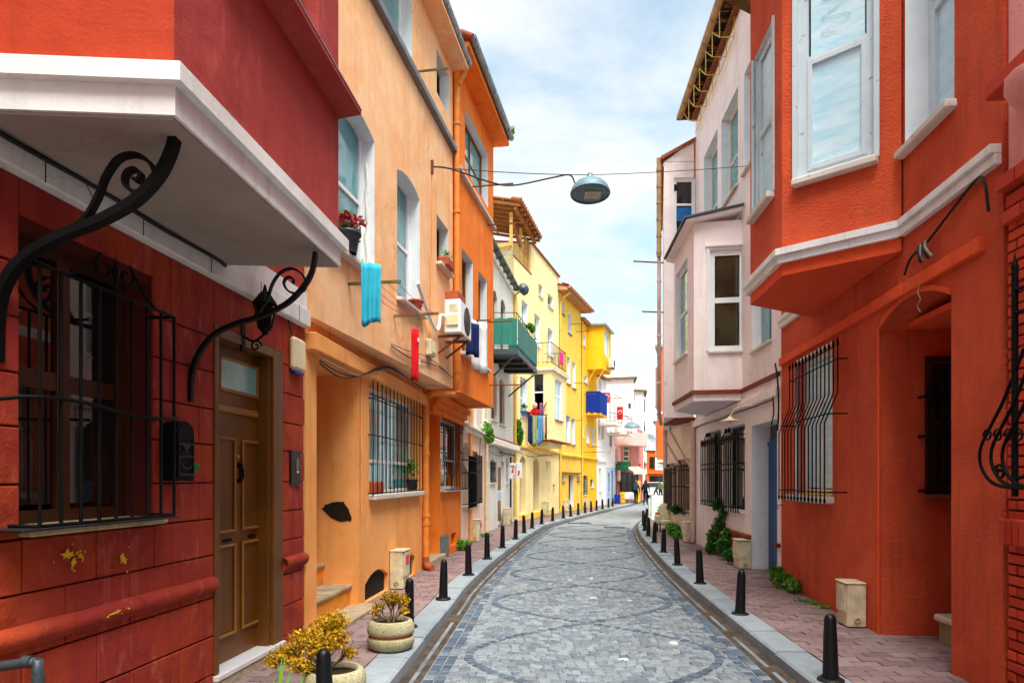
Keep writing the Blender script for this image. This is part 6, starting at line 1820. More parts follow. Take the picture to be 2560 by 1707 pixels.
m = MB(); WL1.box(m, t_-.11, t_+.11, z_-.16, z_-.131, .005, .07, .012); m.build('strobe', 'blue_plastic', sir)
t_, z_ = WL1.S(677, .01), WL1.Z(677, 1074, .01)
ent = thing('entry_panel', 'black flat entry panel beside the brown door', 'intercom', WL1.P(t_, z_, 0))
m = MB(); WL1.box(m, t_-.11, t_+.11, z_-.17, z_+.17, .0, .025, .006); m.build('plate', 'black_plastic', ent)
m = MB(); WL1.box(m, t_-.0, t_+.06, z_-.02, z_+.09, .025, .03, .003); m.build('screen', 'grey_metal', ent)
m = MB(); WL1.box(m, t_+.01, t_+.05, z_-.05, z_-.03, .025, .03, .002); m.build('button', 'ivory_plastic', ent)
# lantern
t_, z_ = WL1.S(630, .28), WL1.Z(630, 735, .28)
lan = thing('wall_lantern', 'black wrought lantern on the red wall behind the second bracket', 'lantern', WL1.P(t_, z_, .0))
c = WL1.P(t_, z_, .2)
m = MB(); m.lathe(c + Vector((0,0,.13)), [(.11,0),(.1,.015),(.045,.09),(.022,.11),(.012,.15),(.001,.17)], 6, smooth=False); m.build('roof', 'black_iron', lan)
m = MB()
for k in range(6):
    a = math.pi/3*k; m.bar(c + Vector((.055*math.cos(a), .055*math.sin(a), -.06)), c + Vector((.09*math.cos(a), .09*math.sin(a), .13)), .011, .011)
m.lathe(c + Vector((0,0,-.09)), [(.02,-.03),(.035,0),(.062,.02),(.062,.035)], 6, smooth=False); m.build('cage', 'black_iron', lan)
m = MB(); m.lathe(c, [(.048,-.05),(.08,.12)], 6, smooth=False); m.build('glass', 'glass_dark', lan)
m = MB(); m.tube(smooth_path([WL1.P(t_, z_-.12, .0), WL1.P(t_, z_-.17, .1), WL1.P(t_, z_-.11, .2)], 5), .01, 6); m.tube([WL1.P(t_, z_-.21+q, .12+x) for x, q in spiral(0, 0, .05, .012, 0, 8, 16)], .008, 5)
WL1.box(m, t_-.03, t_+.03, z_-.25, z_-.03, -.005, .015); m.build('arm', 'black_iron', lan)
# handrail stub at the lower left
hr = thing('handrail', 'grey tubular handrail cut off by the lower left corner', 'handrail', (-1.9, 3.1, 0))
p0, p1 = PX(-60, 1538, 3.2), PX(72, 1519, 3.2)
m = MB(); m.tube([p0, p1], .024, 10); m.tube(smooth_path([p1, p1+Vector((.025,0,-.012)), p1+Vector((.032,0,-.05)), Vector((p1.x+.032, p1.y, .12))], 4), .024, 10); m.build('tube', 'dark_gutter', hr)
m = MB(); m.lathe(p1+Vector((-.02,0,0)), [(.029,-.02),(.029,.02)], 10, (1,0,0)); m.build('elbow_joint', 'dark_gutter', hr); m = MB(); m.lathe((p1.x+.032, p1.y, p1.z-.08), [(.029,-.02),(.029,.02)], 10); m.build('elbow_joint', 'dark_gutter', hr)

# ---- planters and shrubs
def planter(x, y, z, r, h, label):
    p = thing('planter', label, 'planter', (x, y, z), 'round stone planters on the left pavement')
    pr = [(r*.72,0),(r*.9,.02),(r*.99,h*.22),(r*1.0,h*.36),(r*.97,h*.42),(r*.9,h*.44)]
    m = MB(); m.lathe((x,y,z), pr, 32); m.build('lower_bowl', 'planter_stone', p)
    m = MB(); m.lathe((x,y,z), [(r*.9,h*.43),(r*.9,h*.53)], 32, caps=False); m.build('groove', 'terracotta', p)
    pr = [(r*.9,h*.52),(r*.98,h*.55),(r*1.0,h*.65),(r*.98,h*.82),(r*.9,h*.96),(r*.82,h),(r*.74,h*.985),(r*.72,h*.85)]
    m = MB(); m.lathe((x,y,z), pr, 32, caps=False); m.build('upper_bowl', 'planter_stone', p)
    m = MB(); m.lathe((x,y,z), [(r*.73,h*.86),(r*.4,h*.9),(.001,h*.92)], 20, caps=False); m.build('soil', 'soil', p)
    return p
def shrub(x, y, z, label, clumps, stems, leaf, size, seed, name='shrub', n0=380, stem_mat='weathered_wood'):
    s = thing(name, label, 'shrub', (x, y, z)); r_ = random.Random(seed)
    m = MB()
    for (cx, cy, cz, rr) in clumps:
        base = Vector((x + r_.uniform(-.03,.03), y + r_.uniform(-.03,.03), z)); c = Vector((x+cx, y+cy, z+cz))
        mid = base.lerp(c, .5) + Vector((r_.uniform(-.02,.02), r_.uniform(-.02,.02), 0))
        m.tube(smooth_path([base, mid, c], 4), [.009-.0007*k for k in range(9)], 5)
        for k in range(stems):
            e = c + Vector((r_.uniform(-1,1), r_.uniform(-1,1), r_.uniform(-.2,1)))*rr*.8
            m.tube([mid.lerp(c, r_.uniform(.0,.8)), e], [.004, .0015], 4, False)
    m.build('stems', stem_mat, s, 'stuff')
    m = MB()
    for i, (cx, cy, cz, rr) in enumerate(clumps): leaves(m, (x+cx, y+cy, z+cz), (rr, rr, rr*.8), int(n0*(rr/.1)**2), size, seed*31+i)
    m.build('foliage', leaf, s, 'stuff')
    return s
planter(-1.165, 6.57, .12, .225, .28, 'round stone planter farther up the kerb with a thin brownish bush')
shrub(-1.165, 6.57, .36, 'thin brownish gold bush in the farther round planter', [(-.12,0,.16,.075),(-.06,.05,.24,.07),(.03,-.03,.27,.08),(.11,.02,.22,.085),(.13,.0,.12,.06),(.0,.08,.2,.07),(-.16,-.04,.1,.05)], 12, 'leaf_gold', .022, 3, n0=330)
planter(-1.27, 4.88, .12, .225, .28, 'nearest round stone planter, cut off at the bottom edge')
shrub(-1.33, 4.86, .36, 'bushy bright yellow shrub in the nearest round planter', [(-.02,.1,.3,.13),(.06,.06,.36,.11),(-.14,.0,.24,.12),(-.02,-.06,.22,.13),(-.26,-.04,.16,.1),(.1,-.02,.25,.1),(-.34,-.08,.12,.075),(-.14,-.1,.1,.1),(.16,.05,.14,.06)], 14, 'leaf_gold', .022, 5, n0=500)
gw_ = thing('iris_leaves', 'upright green blade leaves beside the yellow shrub', 'plant', (-1.55, 4.6, .12))
m = MB(); r_ = random.Random(4)
for k in range(9):
    b = Vector((-1.56+r_.uniform(-.1,.08), 4.6+r_.uniform(-.08,.08), .12)); tip = b + Vector((r_.uniform(-.12,.12), r_.uniform(-.08,.08), r_.uniform(.28,.46)))
    w = Vector((.009, .004, 0)); md = b.lerp(tip, .55)+Vector((0,0,.03))
    m.face([b-w, b+w, md+w*.9, md-w*.9], .3); m.face([md-w*.9, md+w*.9, tip], .3)
m.build('blades', 'leaf_light', gw_)

# ---- gas boxes
def gas_box(W, t, z, w, h, d, label, o=.01, sticker=False):
    g_ = thing('gas_box', label, 'utility box', W.P(t, z, o), 'cream gas meter boxes along the walls')
    m = MB(); W.box(m, t-w/2, t+w/2, z, z+h, o, o+d, .012); m.build('cabinet', 'cream_plastic', g_)
    m = MB(); W.box(m, t-w/2+.02, t+w/2-.02, z+h*.32, z+h*.97, o+d, o+d+.02, .008); m.build('door', 'cream_plastic', g_)
    if sticker: m = MB(); W.box(m, t-w*.28, t+w*.3, z+h*.62, z+h*.88, o+d+.02, o+d+.023); m.build('warning_label', 'flag_faded', g_)
    m = MB(); W.box(m, t-w/2-.01, t+w/2+.01, z+h, z+h+.018, o, o+d+.025, .006); m.build('lid', 'cream_plastic', g_)
    nd = W.d*(-1); m = MB(); m.lathe(W.P(t-w/2, z+h*.16, o+d*.5), [(.035,0),(.035,.01),(.022,.014),(.02,.006)], 12, nd); m.build('lock_cap', 'travertine', g_)
    return g_
gas_box(WL2, WL2.S(916, .1), .13, .38, .55, .2, 'cream gas box on the peach wall between two vent arches', .01, True)
gas_box(W4, W4.S(1093, .1), .13, .42, .55, .2, 'cream gas box at the foot of the narrow blush house', .01, True)
gas_box(W5, W5.S(1164, .1), .13, .5, .58, .2, 'cream gas box right of the grey-white house door')
gas_box(W6, W6.S(1252, .1), .13, .5, .58, .2, 'cream gas box under the pale yellow house bay')
gas_box(W7, W7.S(1301, .1), .13, .45, .55, .2, 'cream gas box left of the brown door on the yellow house')
gas_box(W8, W8.S(1346, .1), .13, .55, .5, .2, 'cream gas box at the foot of the golden house')
gas_box(WR1, WR1.S(1954, .12), .13, .3, .47, .2, 'cream gas box leaning on the orange-red wall with torn red sticker')
gas_box(WR2, WR2.S(1705, .12), .13, .4, .5, .22, 'cream gas box against the brick plinth beside the blue door')
gas_box(WR3, WR3.S(1581, .12), .13, .45, .5, .22, 'cream gas box by the far doorway under the canopy')

# ---- cloth things
def cloth(name, label, cat, a, b, h, mat, n=10, rows=6, amp=.03, freq=2.0, seed=0, taper=1.0, group=None, uneven=.03, lean=0.0, parent=None):
    r_ = random.Random(seed); a, b = Vector(a), Vector(b); d = b-a; nrm = Vector((d.y, -d.x, 0)).normalized(); vs = []; fs = []
    for j in range(rows+1):
        q = j/rows
        for i in range(n+1):
            p = i/n; k = .5 + (p-.5)*(1 + (taper-1)*q)
            o = amp*(.35+.65*q)*math.sin(freq*2*math.pi*p + seed + q*.6) + r_.uniform(-1,1)*amp*.12
            z = -h*q*(1 + uneven*math.sin(5*p+seed)) + (.008*math.sin(p*math.pi*6) if j == 0 else 0)
            vs.append(a + d*k + nrm*(o+lean*q) + Vector((0,0,z)))
    N = len(vs); th = .006
    vs += [v - nrm*th for v in vs]
    c = n+1
    for j in range(rows):
        for i in range(n):
            k = j*c+i; fs.append((k, k+c, k+c+1, k+1)); fs.append((N+k, N+k+1, N+k+c+1, N+k+c))
    for i in range(n): fs += [(i, i+1, N+i+1, N+i), (rows*c+i, N+rows*c+i, N+rows*c+i+1, rows*c+i+1)]
    for j in range(rows): fs += [(j*c, N+j*c, N+(j+1)*c, (j+1)*c), (j*c+n, (j+1)*c+n, N+(j+1)*c+n, N+j*c+n)]
    m = MB(); m.mesh(vs, fs, .5, True); o = m.build(name, mat, parent)
    if label: tag(o, label, cat, group)
    return o
# washing frame on the peach house: towel and folded flag
fz = WU2.Z(888, 657, .4)
ro = thing('clothes_rack', 'washing rods with pink lines below the peach house windows', 'clothes rack', WU2.P(WU2.S(888), fz, 0))
t1, t2 = WU2.S(800), WU2.S(905)
m = MB(); m.bar(WU2.P(t2, fz, -.02), WU2.P(t2, fz+.01, .62), .03); m.bar(WU2.P(t1, fz, -.02), WU2.P(t1, fz, .62), .03); m.build('rod', 'weathered_wood', ro)
for k in range(5):
    o = .12+.11*k; m = MB(); m.tube(sag(WU2.P(t1, fz+.01, o), WU2.P(t2, fz+.015, o), .03, 6), .004, 4); m.build('line', 'pink_cloth', ro)
td = WU2.S(838, .45)
cloth('towel', 'sky blue towel hanging below the peach house window', 'towel', WU2.P(td+.06, fz+.05, .38), WU2.P(td+.17, fz+.05, .56), .64, 'blue_towel', 14, 10, .035, 2.2, 1, .95, None, .05)
for k in range(2):
    m = MB(); pgp = WU2.P(td+.08+.09*k, fz+.05, .39+.14*k); m.obox(pgp, WU2.d*.008, WU2.n*.008, Vector((0,0,.035))); m.build('clothes_peg', 'yellow_paint', ro)
tf = WU2.S(936, .05)
fl = cloth('folded_flag', 'folded red flag with white star hanging under the peach house window', 'flag', WU2.P(tf, WU2.Z(942, 752, .1), .1), WU2.P(tf+.1, WU2.Z(942, 752, .1), .18), .74, 'flag_red', 8, 8, .03, 2.0, 2, .85)
m = MB(); c_ = WU2.P(tf+.08, WU2.Z(942, 830, .1), .2); m.prism([c_ + WU2.d*(.05*(1 if k % 2 == 0 else .42)*math.cos(math.pi*k/5+1.2)) + Vector((0,0,.06*(1 if k % 2 == 0 else .42)*math.sin(math.pi*k/5+1.2))) for k in range(10)], WU2.n*.004); m.build('star', 'white_cloth', fl)
m = MB(); c_ = WU2.P(tf+.08, WU2.Z(942, 778, .1), .19); m.obox(c_, WU2.d*.05, WU2.n*.004, Vector((0,0,.03)), .004); m.build('crescent_fold', 'white_cloth', fl)
cb = thing('cable_box', 'cream cable junction box beside the folded flag', 'junction box', WU2.P(WU2.S(982), WU2.Z(982, 800), 0))
m = MB(); t_, z_ = WU2.S(982), WU2.Z(982, 800); WU2.box(m, t_-.14, t_+.14, z_-.13, z_+.13, .0, .1, .02); m.build('box', 'cream_plastic', cb)
m = MB(); WU2.box(m, t_-.08, t_+.1, z_-.08, z_+.09, .1, .112, .01); m.build('cover', 'ivory_plastic', cb)
# flower pots
def pot(name, label, p, r, h, mat='terracotta', leaf='leaf_light', lr=.12, n=120, size=.035, boxy=None, up=.1, cat='plant pot', seed=1):
    o = thing(name, label, cat, p); p = Vector(p)
    m = MB()
    if boxy: m.obox(p+Vector((0,0,h/2)), Vector(boxy).normalized()*r*1.8, Vector((boxy[1], -boxy[0], 0)).normalized()*r*.8, (0,0,h/2), .012)
    else: m.lathe(p, [(r*.7,0),(r*.95,h*.82),(r*1.1,h*.83),(r*1.1,h),(r*.9,h),(r*.85,h*.9),(.001,h*.88)], 14, caps=False)
    m.build('pot', mat, o)
    if leaf: leaves(MB(), (0,0,0), (1,1,1), 0, 1); m = leaves(MB(), p+Vector((0,0,h+up)), (lr, lr, lr*.9), n, size, seed); m.build('foliage', leaf, o, 'stuff')
    return o
fp = pot('flower_pot', 'dark pot of red flowers on the peach house window sill', WU2.P(WU2.S(812, .12), ua[2]+.003, .06), .13, .24, 'dark_gutter', 'leaf_green', .2, 130, .05, up=.06)
m = leaves(MB(), WU2.P(WU2.S(812, .12), ua[2]+.36, .06), (.22, .2, .1), 170, .06, 9); m.build('blossom', 'petal_red', fp, 'stuff')
pot('window_box', 'terracotta trough on the small peach house window sill', WU2.P((uc[0]+uc[1])/2, uc[2]+.004, .06), .12, .14, boxy=WU2.d, lr=.14, n=70, up=.08, seed=3)
pot('flower_pot', 'empty terracotta trough just above the air conditioner', WU2.P(WU2.L-.8, ac1.location.z+.58, .25), .14, .14, boxy=WU2.d, leaf=None)
pot('flower_pot', 'terracotta pot on the sill of the tall peach house window', WU2.P(ub[1]-.2, ub[2]+.004, .0), .11, .16, leaf=None)
pot('flower_pot', 'terracotta trough behind the peach window bars on the left', WL2.P(wg2[0]+.32, wg2[2]+.006, -.06), .13, .17, boxy=WL2.d, leaf=None)
pot('potted_plant', 'dark pot with yellow-green plant behind the peach window bars', WL2.P(wg2[1]-.25, wg2[2]+.006, -.06), .1, .2, 'black_plastic', 'leaf_light', .16, 150, .05, up=.2)
# washing on the orange house
for i, (u, mat, w, h, lb) in enumerate(((1083, 'navy_cloth', .22, .6, 'navy blue shirt drying on the orange house'), (1099, 'white_cloth', .34, .95, 'long white sheet drying on the orange house'))):
    t_ = WU3.S(u, .3); z_ = WU3.Z(u, 742 if i == 0 else 738, .3)
    cloth('laundry', lb, 'laundry', WU3.P(t_-w/2, z_, .22), WU3.P(t_+w/2, z_, .42), h, mat, 8, 6, .04, 1.5, i+3, .9, 'washing drying on the left houses')
for u, v in ((1062, 738), (1120, 740)):
    rods(h3, WU3, u, u, v, .55)
rods(h3, WU3, 1076, 0, 430, .9); rods(h3, WU3, 1120, 0, 517, .9)
rods(h2, WU2, 955, 0, 165, .5, 'weathered_wood')
rods(h3, WU3, 1124, 0, 885, .8)
# washing under the bay of the pale yellow house
RY = 27.55
rk = thing('clothes_rack', 'dark washing rod in front of the pale yellow house bay', 'clothes rack', PX(1194, 948, RY))
m = MB(); m.bar(PX(1194, 946, RY), PX(1256, 953, RY), .03); m.bar(PX(1194, 946, RY), PX(1194, 944, 27.9)+Vector((-.1,.2,0)), .025); m.bar(PX(1256, 953, RY), PX(1256, 951, 28.1), .025); m.build('rod', 'black_iron', rk)
for i, (ua_, ub_, v0, v1, mat, lb) in enumerate(((1212.5, 1222.5, 952, 1017, 'navy_cloth', 'dark navy trousers on the washing rod, leftmost'), (1223, 1234, 953, 1021, 'sage_cloth', 'sage green garment second on the washing rod'),
        (1235, 1246, 954, 1019, 'denim_cloth', 'light blue jeans in the middle of the washing rod'), (1244, 1249, 954, 1015, 'green_cloth', 'narrow green garment behind the blue jeans'),
        (1247, 1252.5, 955, 998, 'beige_cloth', 'pale beige top right of the green garment'), (1251, 1256, 955, 1010, 'black_cloth', 'black garment at the right end of the washing rod'))):
    a, b = PX(ua_, v0, RY), PX(ub_, v0, RY)
    cloth('laundry', lb, 'laundry', a + Vector((0, .03*(i % 2), 0)), b + Vector((0, .03*(i % 2), 0)), (v1-v0)/FX*RY, mat, 8, 8, .03, 1.5, i+11, 1.05, 'clothes on the bay washing rod', .06)
cloth('laundry', 'mauve garment held up by the person in the bay window', 'laundry', PX(1239.5, 925, 27.75), PX(1246, 925, 27.75), .58, 'mauve_cloth', 8, 8, .03, 1.2, 25, 1.15, 'clothes on the bay washing rod', .05)
cloth('laundry', 'pink towel over the black iron balcony', 'laundry', (2.05, 29.3, 7.25), (2.25, 29.95, 7.25), .55, 'pink_cloth', 8, 6, .03, 1.5, 31, 1, 'washing drying on the left houses')
# flags
def flag(label, u0, u1, v0, v1, Y, mat, seed):
    a, b = PX(u0, v0, Y), PX(u1, v0, Y); h = (v1-v0)/FX*Y
    f = cloth('flag', label, 'flag', a, b, h, mat, 8, 8, .02, 1.0, seed, 1, 'crescent flags on the far balconies')
    c = (a+b)/2 + Vector((0, -.045, -h*.4)); R_ = (b-a).length*.3
    m = MB(); pts = [c + Vector((R_*math.cos(w), 0, R_*math.sin(w))) for w in [-math.pi/2+.65+(2*math.pi-1.3)*k/20 - 0 for k in range(21)]]
    inn = [c + Vector((0, 0, -R_*.25)) + Vector((R_*.8*math.cos(w), 0, R_*.8*math.sin(w))) for w in [-math.pi/2+.55+(2*math.pi-1.1)*k/20 for k in range(21)]]
    for k in range(20): m.prism([pts[k], pts[k+1], inn[k+1], inn[k]], (0,.012,0))
    m.build('crescent', 'white_cloth', f)
    m = MB(); c2 = c + Vector((0, 0, -R_*1.0)); m.prism([c2 + Vector((R_*.42*(1 if k % 2 == 0 else .42)*math.cos(math.pi*k/5-1.57), 0, R_*.42*(1 if k % 2 == 0 else .42)*math.sin(math.pi*k/5-1.57))) for k in range(10)], (0,.012,0)); m.build('star', 'white_cloth', f)
flag('faded pink-red crescent flag on the small white house balcony', 1385, 1401.5, 901, 925, 41.4, 'flag_faded', 1)
flag('bright red crescent flag on the balcony over the blue shop front', 1417, 1431, 934, 963, 43.3, 'flag_red', 2)

# ---- sign, lamps, dishes
sg = thing('box_sign', 'white box sign with red marks on a pole by the grey-white house', 'sign', W5.P(W5.L-.5, 0, .5))
sY = 24.6
a, b = PX(1170.5, 1063, sY), PX(1185, 1099, sY)
m = MB(); m.obox((a+b)/2, ((b.x-a.x)/2,0,0), (0,.06,0), (0,0,(a.z-b.z)/2), .01); m.build('panel', 'white_plastic', sg)
a2, b2 = PX(1185.5, 1062, sY-.1), PX(1199.5, 1097, sY-.1)
m = MB(); m.obox((a2+b2)/2, ((b2.x-a2.x)/2,0,0), (0,.06,0), (0,0,(a2.z-b2.z)/2), .01); m.build('panel', 'white_plastic', sg)
def mark(Y, pts): 
    m = MB(); m.prism([PX(u, v, Y) for u, v in pts], (0,.006,0)); m.build('mark', 'flag_red', sg)
mark(sY-.07, [(1173,1069),(1181,1069),(1181,1072),(1179,1079),(1180,1085),(1174,1085),(1177,1078),(1178,1072),(1173,1072)])
mark(sY-.17, [(1189,1081),(1194,1080),(1194,1086),(1191,1093),(1189,1090),(1191,1086)])
mark(sY-.07, [(1179,1092),(1182,1092),(1182,1094),(1179,1094)])
pz = PX(1173, 1100, sY+.05); m = MB(); m.tube([(pz.x, pz.y, .1), (pz.x, pz.y, pz.z+.8)], .035, 8); m.build('pole', 'dark_iron', sg)
t_, z_ = WR2.S(1738), WR2.Z(1738, 935)
gl = thing('gooseneck_lamp', 'cream gooseneck lamp over the pinkish-white house door', 'lamp', WR2.P(t_, z_, 0))
e_ = WR2.P(t_+.15, z_-.2, .42)
m = MB(); m.tube(smooth_path([WR2.P(t_, z_, -.01), WR2.P(t_+.02, z_+.03, .12), WR2.P(t_+.1, z_-.02, .34), e_+Vector((0,0,.04))], 5), .014, 8); m.build('arm', 'cream_pipe', gl)
m = MB(); m.lathe(e_, [(.17,-.03),(.165,-.02),(.06,.015),(.03,.05),(.02,.07)], 18); m.lathe(e_+Vector((0,0,-.05)), [(.02,-.02),(.03,.0),(.025,.03)], 10); m.build('shade', 'cream_pipe', gl)
fl_ = thing('flood_lamp', 'dark flood lamp at the corner of the pale yellow house', 'lamp', W6.P(.2, 8.9, .1))
m = MB(); c = W6.P(.25, 9.0, .35); m.lathe(c, [(.1,-.16),(.22,-.12),(.24,.04),(.16,.16),(.05,.2)], 8, W6.n+Vector((0,0,.6)), smooth=False); m.build('head', 'dark_gutter', fl_)
m = MB(); m.bar(W6.P(.25, 8.8, -.01), c, .04); m.build('arm', 'dark_iron', fl_)
fs_ = thing('street_lamp', 'grey dome lamp hanging in front of the far pink balcony', 'street lamp', PX(1452, 976, 44)); c = PX(1452, 976, 44)
m = MB(); m.lathe(c, [(.56,-.16),(.54,-.1),(.36,.08),(.1,.2),(.05,.26)], 18); m.build('shade', 'lamp_grey', fs_)
m = MB(); m.lathe(c+Vector((0,0,-.16)), [(.001,.0),(.5,.01)], 18, caps=False); m.build('lens', 'lamp_lens', fs_)
m = MB(); m.tube([c+Vector((0,0,.2)), c+Vector((0,0,.5)), c+Vector((-1.4,.6,.9))], .02, 6); m.build('stay', 'cable_black', fs_)
sd = thing('satellite_dish', 'grey satellite dish on the far orange terrace', 'satellite dish', (15.3, 76.3, 4.9)); c = Vector((15.3, 76.1, 6.1))
m = MB(); m.lathe(c, [(.001,0),(.35,.03),(.65,.14),(.67,.14),(.35,.0),(.001,-.03)], 18, (-.3,-1,.4), caps=False); m.build('dish', 'zinc', sd)
m = MB(); m.tube([(15.3, 76.3, 4.89), (15.3, 76.25, 6.0), c], .03, 6); m.tube([c, c+Vector((-.15,-.5,.25))], .015, 5); m.build('mast', 'grey_metal', sd)

# ---- plants against the walls
def bush(label, clumps, seed, leaf='leaf_green', size=.05, dens=1.0, name='wall_plant', trunk=True):
    r_ = random.Random(seed); c0 = Vector(clumps[0][0]); o = thing(name, label, 'plant', (c0.x, c0.y, .12))
    m = MB()
    for c, rr in clumps:
        c = Vector(c); b = Vector((c.x+r_.uniform(-.03,.03), c.y, .12 if c.z < 1.6 and trunk else c.z-rr[2]*1.1)); m.tube(smooth_path([b, b.lerp(c, .5)+Vector((r_.uniform(-.04,.04),0,0)), c], 3), [.012,.01,.009,.008,.006,.005,.004], 5, False)
    m.build('stems', 'weathered_wood', o, 'stuff')
    m = MB()
    for i, (c, rr) in enumerate(clumps): leaves(m, c, rr, int(900*dens*(rr[0]*rr[1]*rr[2])**(2/3)/.02), size, seed*17+i)
    m.build('foliage', leaf, o, 'stuff'); return o
def wp3(W, u, z, off): t = W.S(u, off); return W.P(t, z, off)
bush('dark green creeper climbing beside the barred windows of the pinkish-white house', [(wp3(WR2, 1664, .42, .16), (.18,.13,.2)), (wp3(WR2, 1652, .8, .12), (.13,.08,.22)), (wp3(WR2, 1648, 1.2, .1), (.15,.08,.16)), (wp3(WR2, 1682, .3, .18), (.17,.13,.15)), (wp3(WR2, 1638, .5, .16), (.15,.12,.2)), (wp3(WR2, 1660, 1.05, .1), (.1,.07,.14)), (wp3(WR2, 1634, .26, .18), (.16,.13,.13)), (wp3(WR2, 1670, .66, .1), (.1,.08,.12))], 3, size=.055, dens=.55)
bush('low green bush at the foot of the far barred windows', [(wp3(WR3, 1550, .28, .15), (.22,.15,.18)), (wp3(WR3, 1560, .22, .18), (.2,.15,.14)), (wp3(WR3, 1543, .3, .14), (.2,.14,.16))], 5, 'leaf_light', .06, .8)
bush('small plant on the sill of the far barred window', [(wp3(WR3, 1553, WR3.Z(1553, 1168), .12), (.18,.1,.14))], 6, 'leaf_green', .05, .7)
bush('leafy green weeds along the foot of the orange-red wall', [(wp3(WR1, 1785, .26, .08), (.12,.1,.14)), (wp3(WR1, 1803, .24, .1), (.13,.1,.13)), (wp3(WR1, 1822, .22, .1), (.12,.1,.12)), (wp3(WR1, 1795, .2, .14), (.1,.1,.1))], 7, 'leaf_light', .05, 1.0)
bush('flat weeds in the pavement joint before the cream gas box', [(wp3(WR1, 1868, .14, .1), (.1,.08,.03)), (wp3(WR1, 1840, .14, .2), (.14,.05,.02)), (wp3(WR1, 1895, .14, .06), (.1,.06,.03))], 8, 'leaf_light', .03, .5)
bush('green plants sprouting from the ledge of the grey-white house', [(wp3(W5, 1117, 3.2, .2), (.16,.1,.2)), (wp3(W5, 1124, 2.98, .33), (.16,.1,.24)), (wp3(W5, 1121, 3.12, .25), (.12,.1,.14))], 9, 'leaf_light', .07, .6, trunk=False)
bush('tall green plant on the ledge of the pale yellow house', [(wp3(W6, 1191, 3.55, .12), (.2,.1,.32)), (wp3(W6, 1190, 3.85, .1), (.12,.08,.2)), (wp3(W6, 1193, 3.25, .14), (.14,.08,.24))], 10, 'leaf_light', .08, .6, trunk=False)
bush('yellow-green plant on the corner of the green balcony rail', [((.6, 23.2, 6.93), (.12,.2,.08)), ((.72, 23.8, 6.95), (.1,.16,.12))], 11, 'leaf_light', .08, .5, trunk=False)
bush('grass tuft growing on the orange house gutter', [(WU3.P(WU3.L+.1, TOP3+.3, .42), (.08,.12,.06)), (WU3.P(WU3.L+.05, TOP3+.34, .45), (.05,.06,.08))], 12, 'leaf_light', .035, .4, trunk=False)
bush('small weeds at the foot of the narrow blush house', [(wp3(W4, 1064, .24, .12), (.2,.2,.14)), (wp3(W4, 1110, .16, .12), (.3,.15,.05))], 13, 'leaf_light', .05, .7)
pot('potted_plant', 'blue pot with cactus on the pale yellow house window sill', W6.P(hs6[5][0]+.25, hs6[5][2]+.01, .08), .13, .22, 'denim_cloth', 'leaf_light', .14, 40, .12, up=.14)
pot('potted_plant', 'terracotta pot on the pale yellow house window sill', W6.P(hs6[5][1]-.25, hs6[5][2]+.01, .08), .14, .22, 'terracotta', None)
tp = on_ground(1521, 1205)
bush_p = pot('tall_planter', 'brown pot behind the white board on the right pavement', (tp.x, tp.y, .12), .22, .45, 'terracotta', 'leaf_light', .2, 60, .1, up=.1)
# ---- white board and chair on the right pavement
wbp = on_ground(1512, 1196)
bd_ = thing('board', 'blank white board standing at the right kerb', 'board', (wbp.x, wbp.y, .12))
a, b = PX(1497, 1137, wbp.y), PX(1531, 1193, wbp.y)
m = MB(); m.obox((a+b)/2, ((b.x-a.x)/2,-.06,0), (.0,.02,0), (0,0,(a.z-b.z)/2), .006); m.build('panel', 'white_plastic', bd_)
m = MB()
for s in (-1, 1):
    x = (a.x+b.x)/2+s*.36; m.bar((x, wbp.y+.05-s*.0, .12), (x, wbp.y+.03, a.z-.1), .03); m.bar((x, wbp.y+.5, .12), (x, wbp.y+.04, a.z-.2), .03)
m.build('legs', 'white_plastic', bd_)
cp = on_ground(1524, 1222)
ch_ = thing('armchair', 'old cream armchair behind the right-hand bollards', 'chair', (cp.x+.1, cp.y, .12)); x, y = cp.x+.12, cp.y+.2
m = MB(); m.obox((x, y, .42), (.26,0,0), (0,.25,0), (0,0,.07), .04); m.build('seat', 'cream_plastic', ch_)
m = MB(); m.obox((x+.1, y+.22, .72), (.24,0,0), (0,.06,.0), (0,.05,.26), .05); m.build('backrest', 'cream_plastic', ch_)
for s in (-1, 1):
    m = MB(); m.obox((x+s*.26, y, .52), (.05,0,0), (0,.25,0), (0,0,.12), .03); m.build('armrest', 'cream_plastic', ch_)
    for q in (-1, 1):
        m = MB(); m.bar((x+s*.22, y+q*.2, .12), (x+s*.22, y+q*.2, .37), .045); m.build('leg', 'brown_wood', ch_)

# ================================================================== far shops
aw = [((7.05, 46.5), (7.9, 46.4), 2.5, 'green_awning', 'green shop awning at the far pink house'), ((8.1, 47.6), (9.2, 48.4), 2.25, 'cream_awning', 'off-white shop awning at the far pink house'),
      ((8.9, 49.6), (9.5, 51.0), 2.25, 'yellow_awning', 'yellow shop awning farthest down the left side')]
for i, (p, q, z, mat, lb) in enumerate(aw):
    W = Wall(p, q, 1); o = thing('awning', lb, 'awning', W.P(W.L/2, 0, 0), 'shop awnings down the street')
    m = MB(); m.prism([W.P(0, z+.35, -.4), W.P(W.L, z+.35, -.4), W.P(W.L, z, .5), W.P(0, z, .5)], (0,0,.03)); m.build('cover', mat, o)
    m = MB(); W.box(m, 0, W.L, z-.18, z, .49, .5); m.build('valance', mat, o)
    m = MB(); m.bar(W.P(.05, z, .48), W.P(.05, .1, .48), .04); m.bar(W.P(W.L-.05, z, .48), W.P(W.L-.05, .1, .48), .04); m.build('post', 'dark_iron', o)
sh = thing('shop_window', 'dark glazed shop window under the far awnings', 'shop window', (8.4, 48.9, 0))
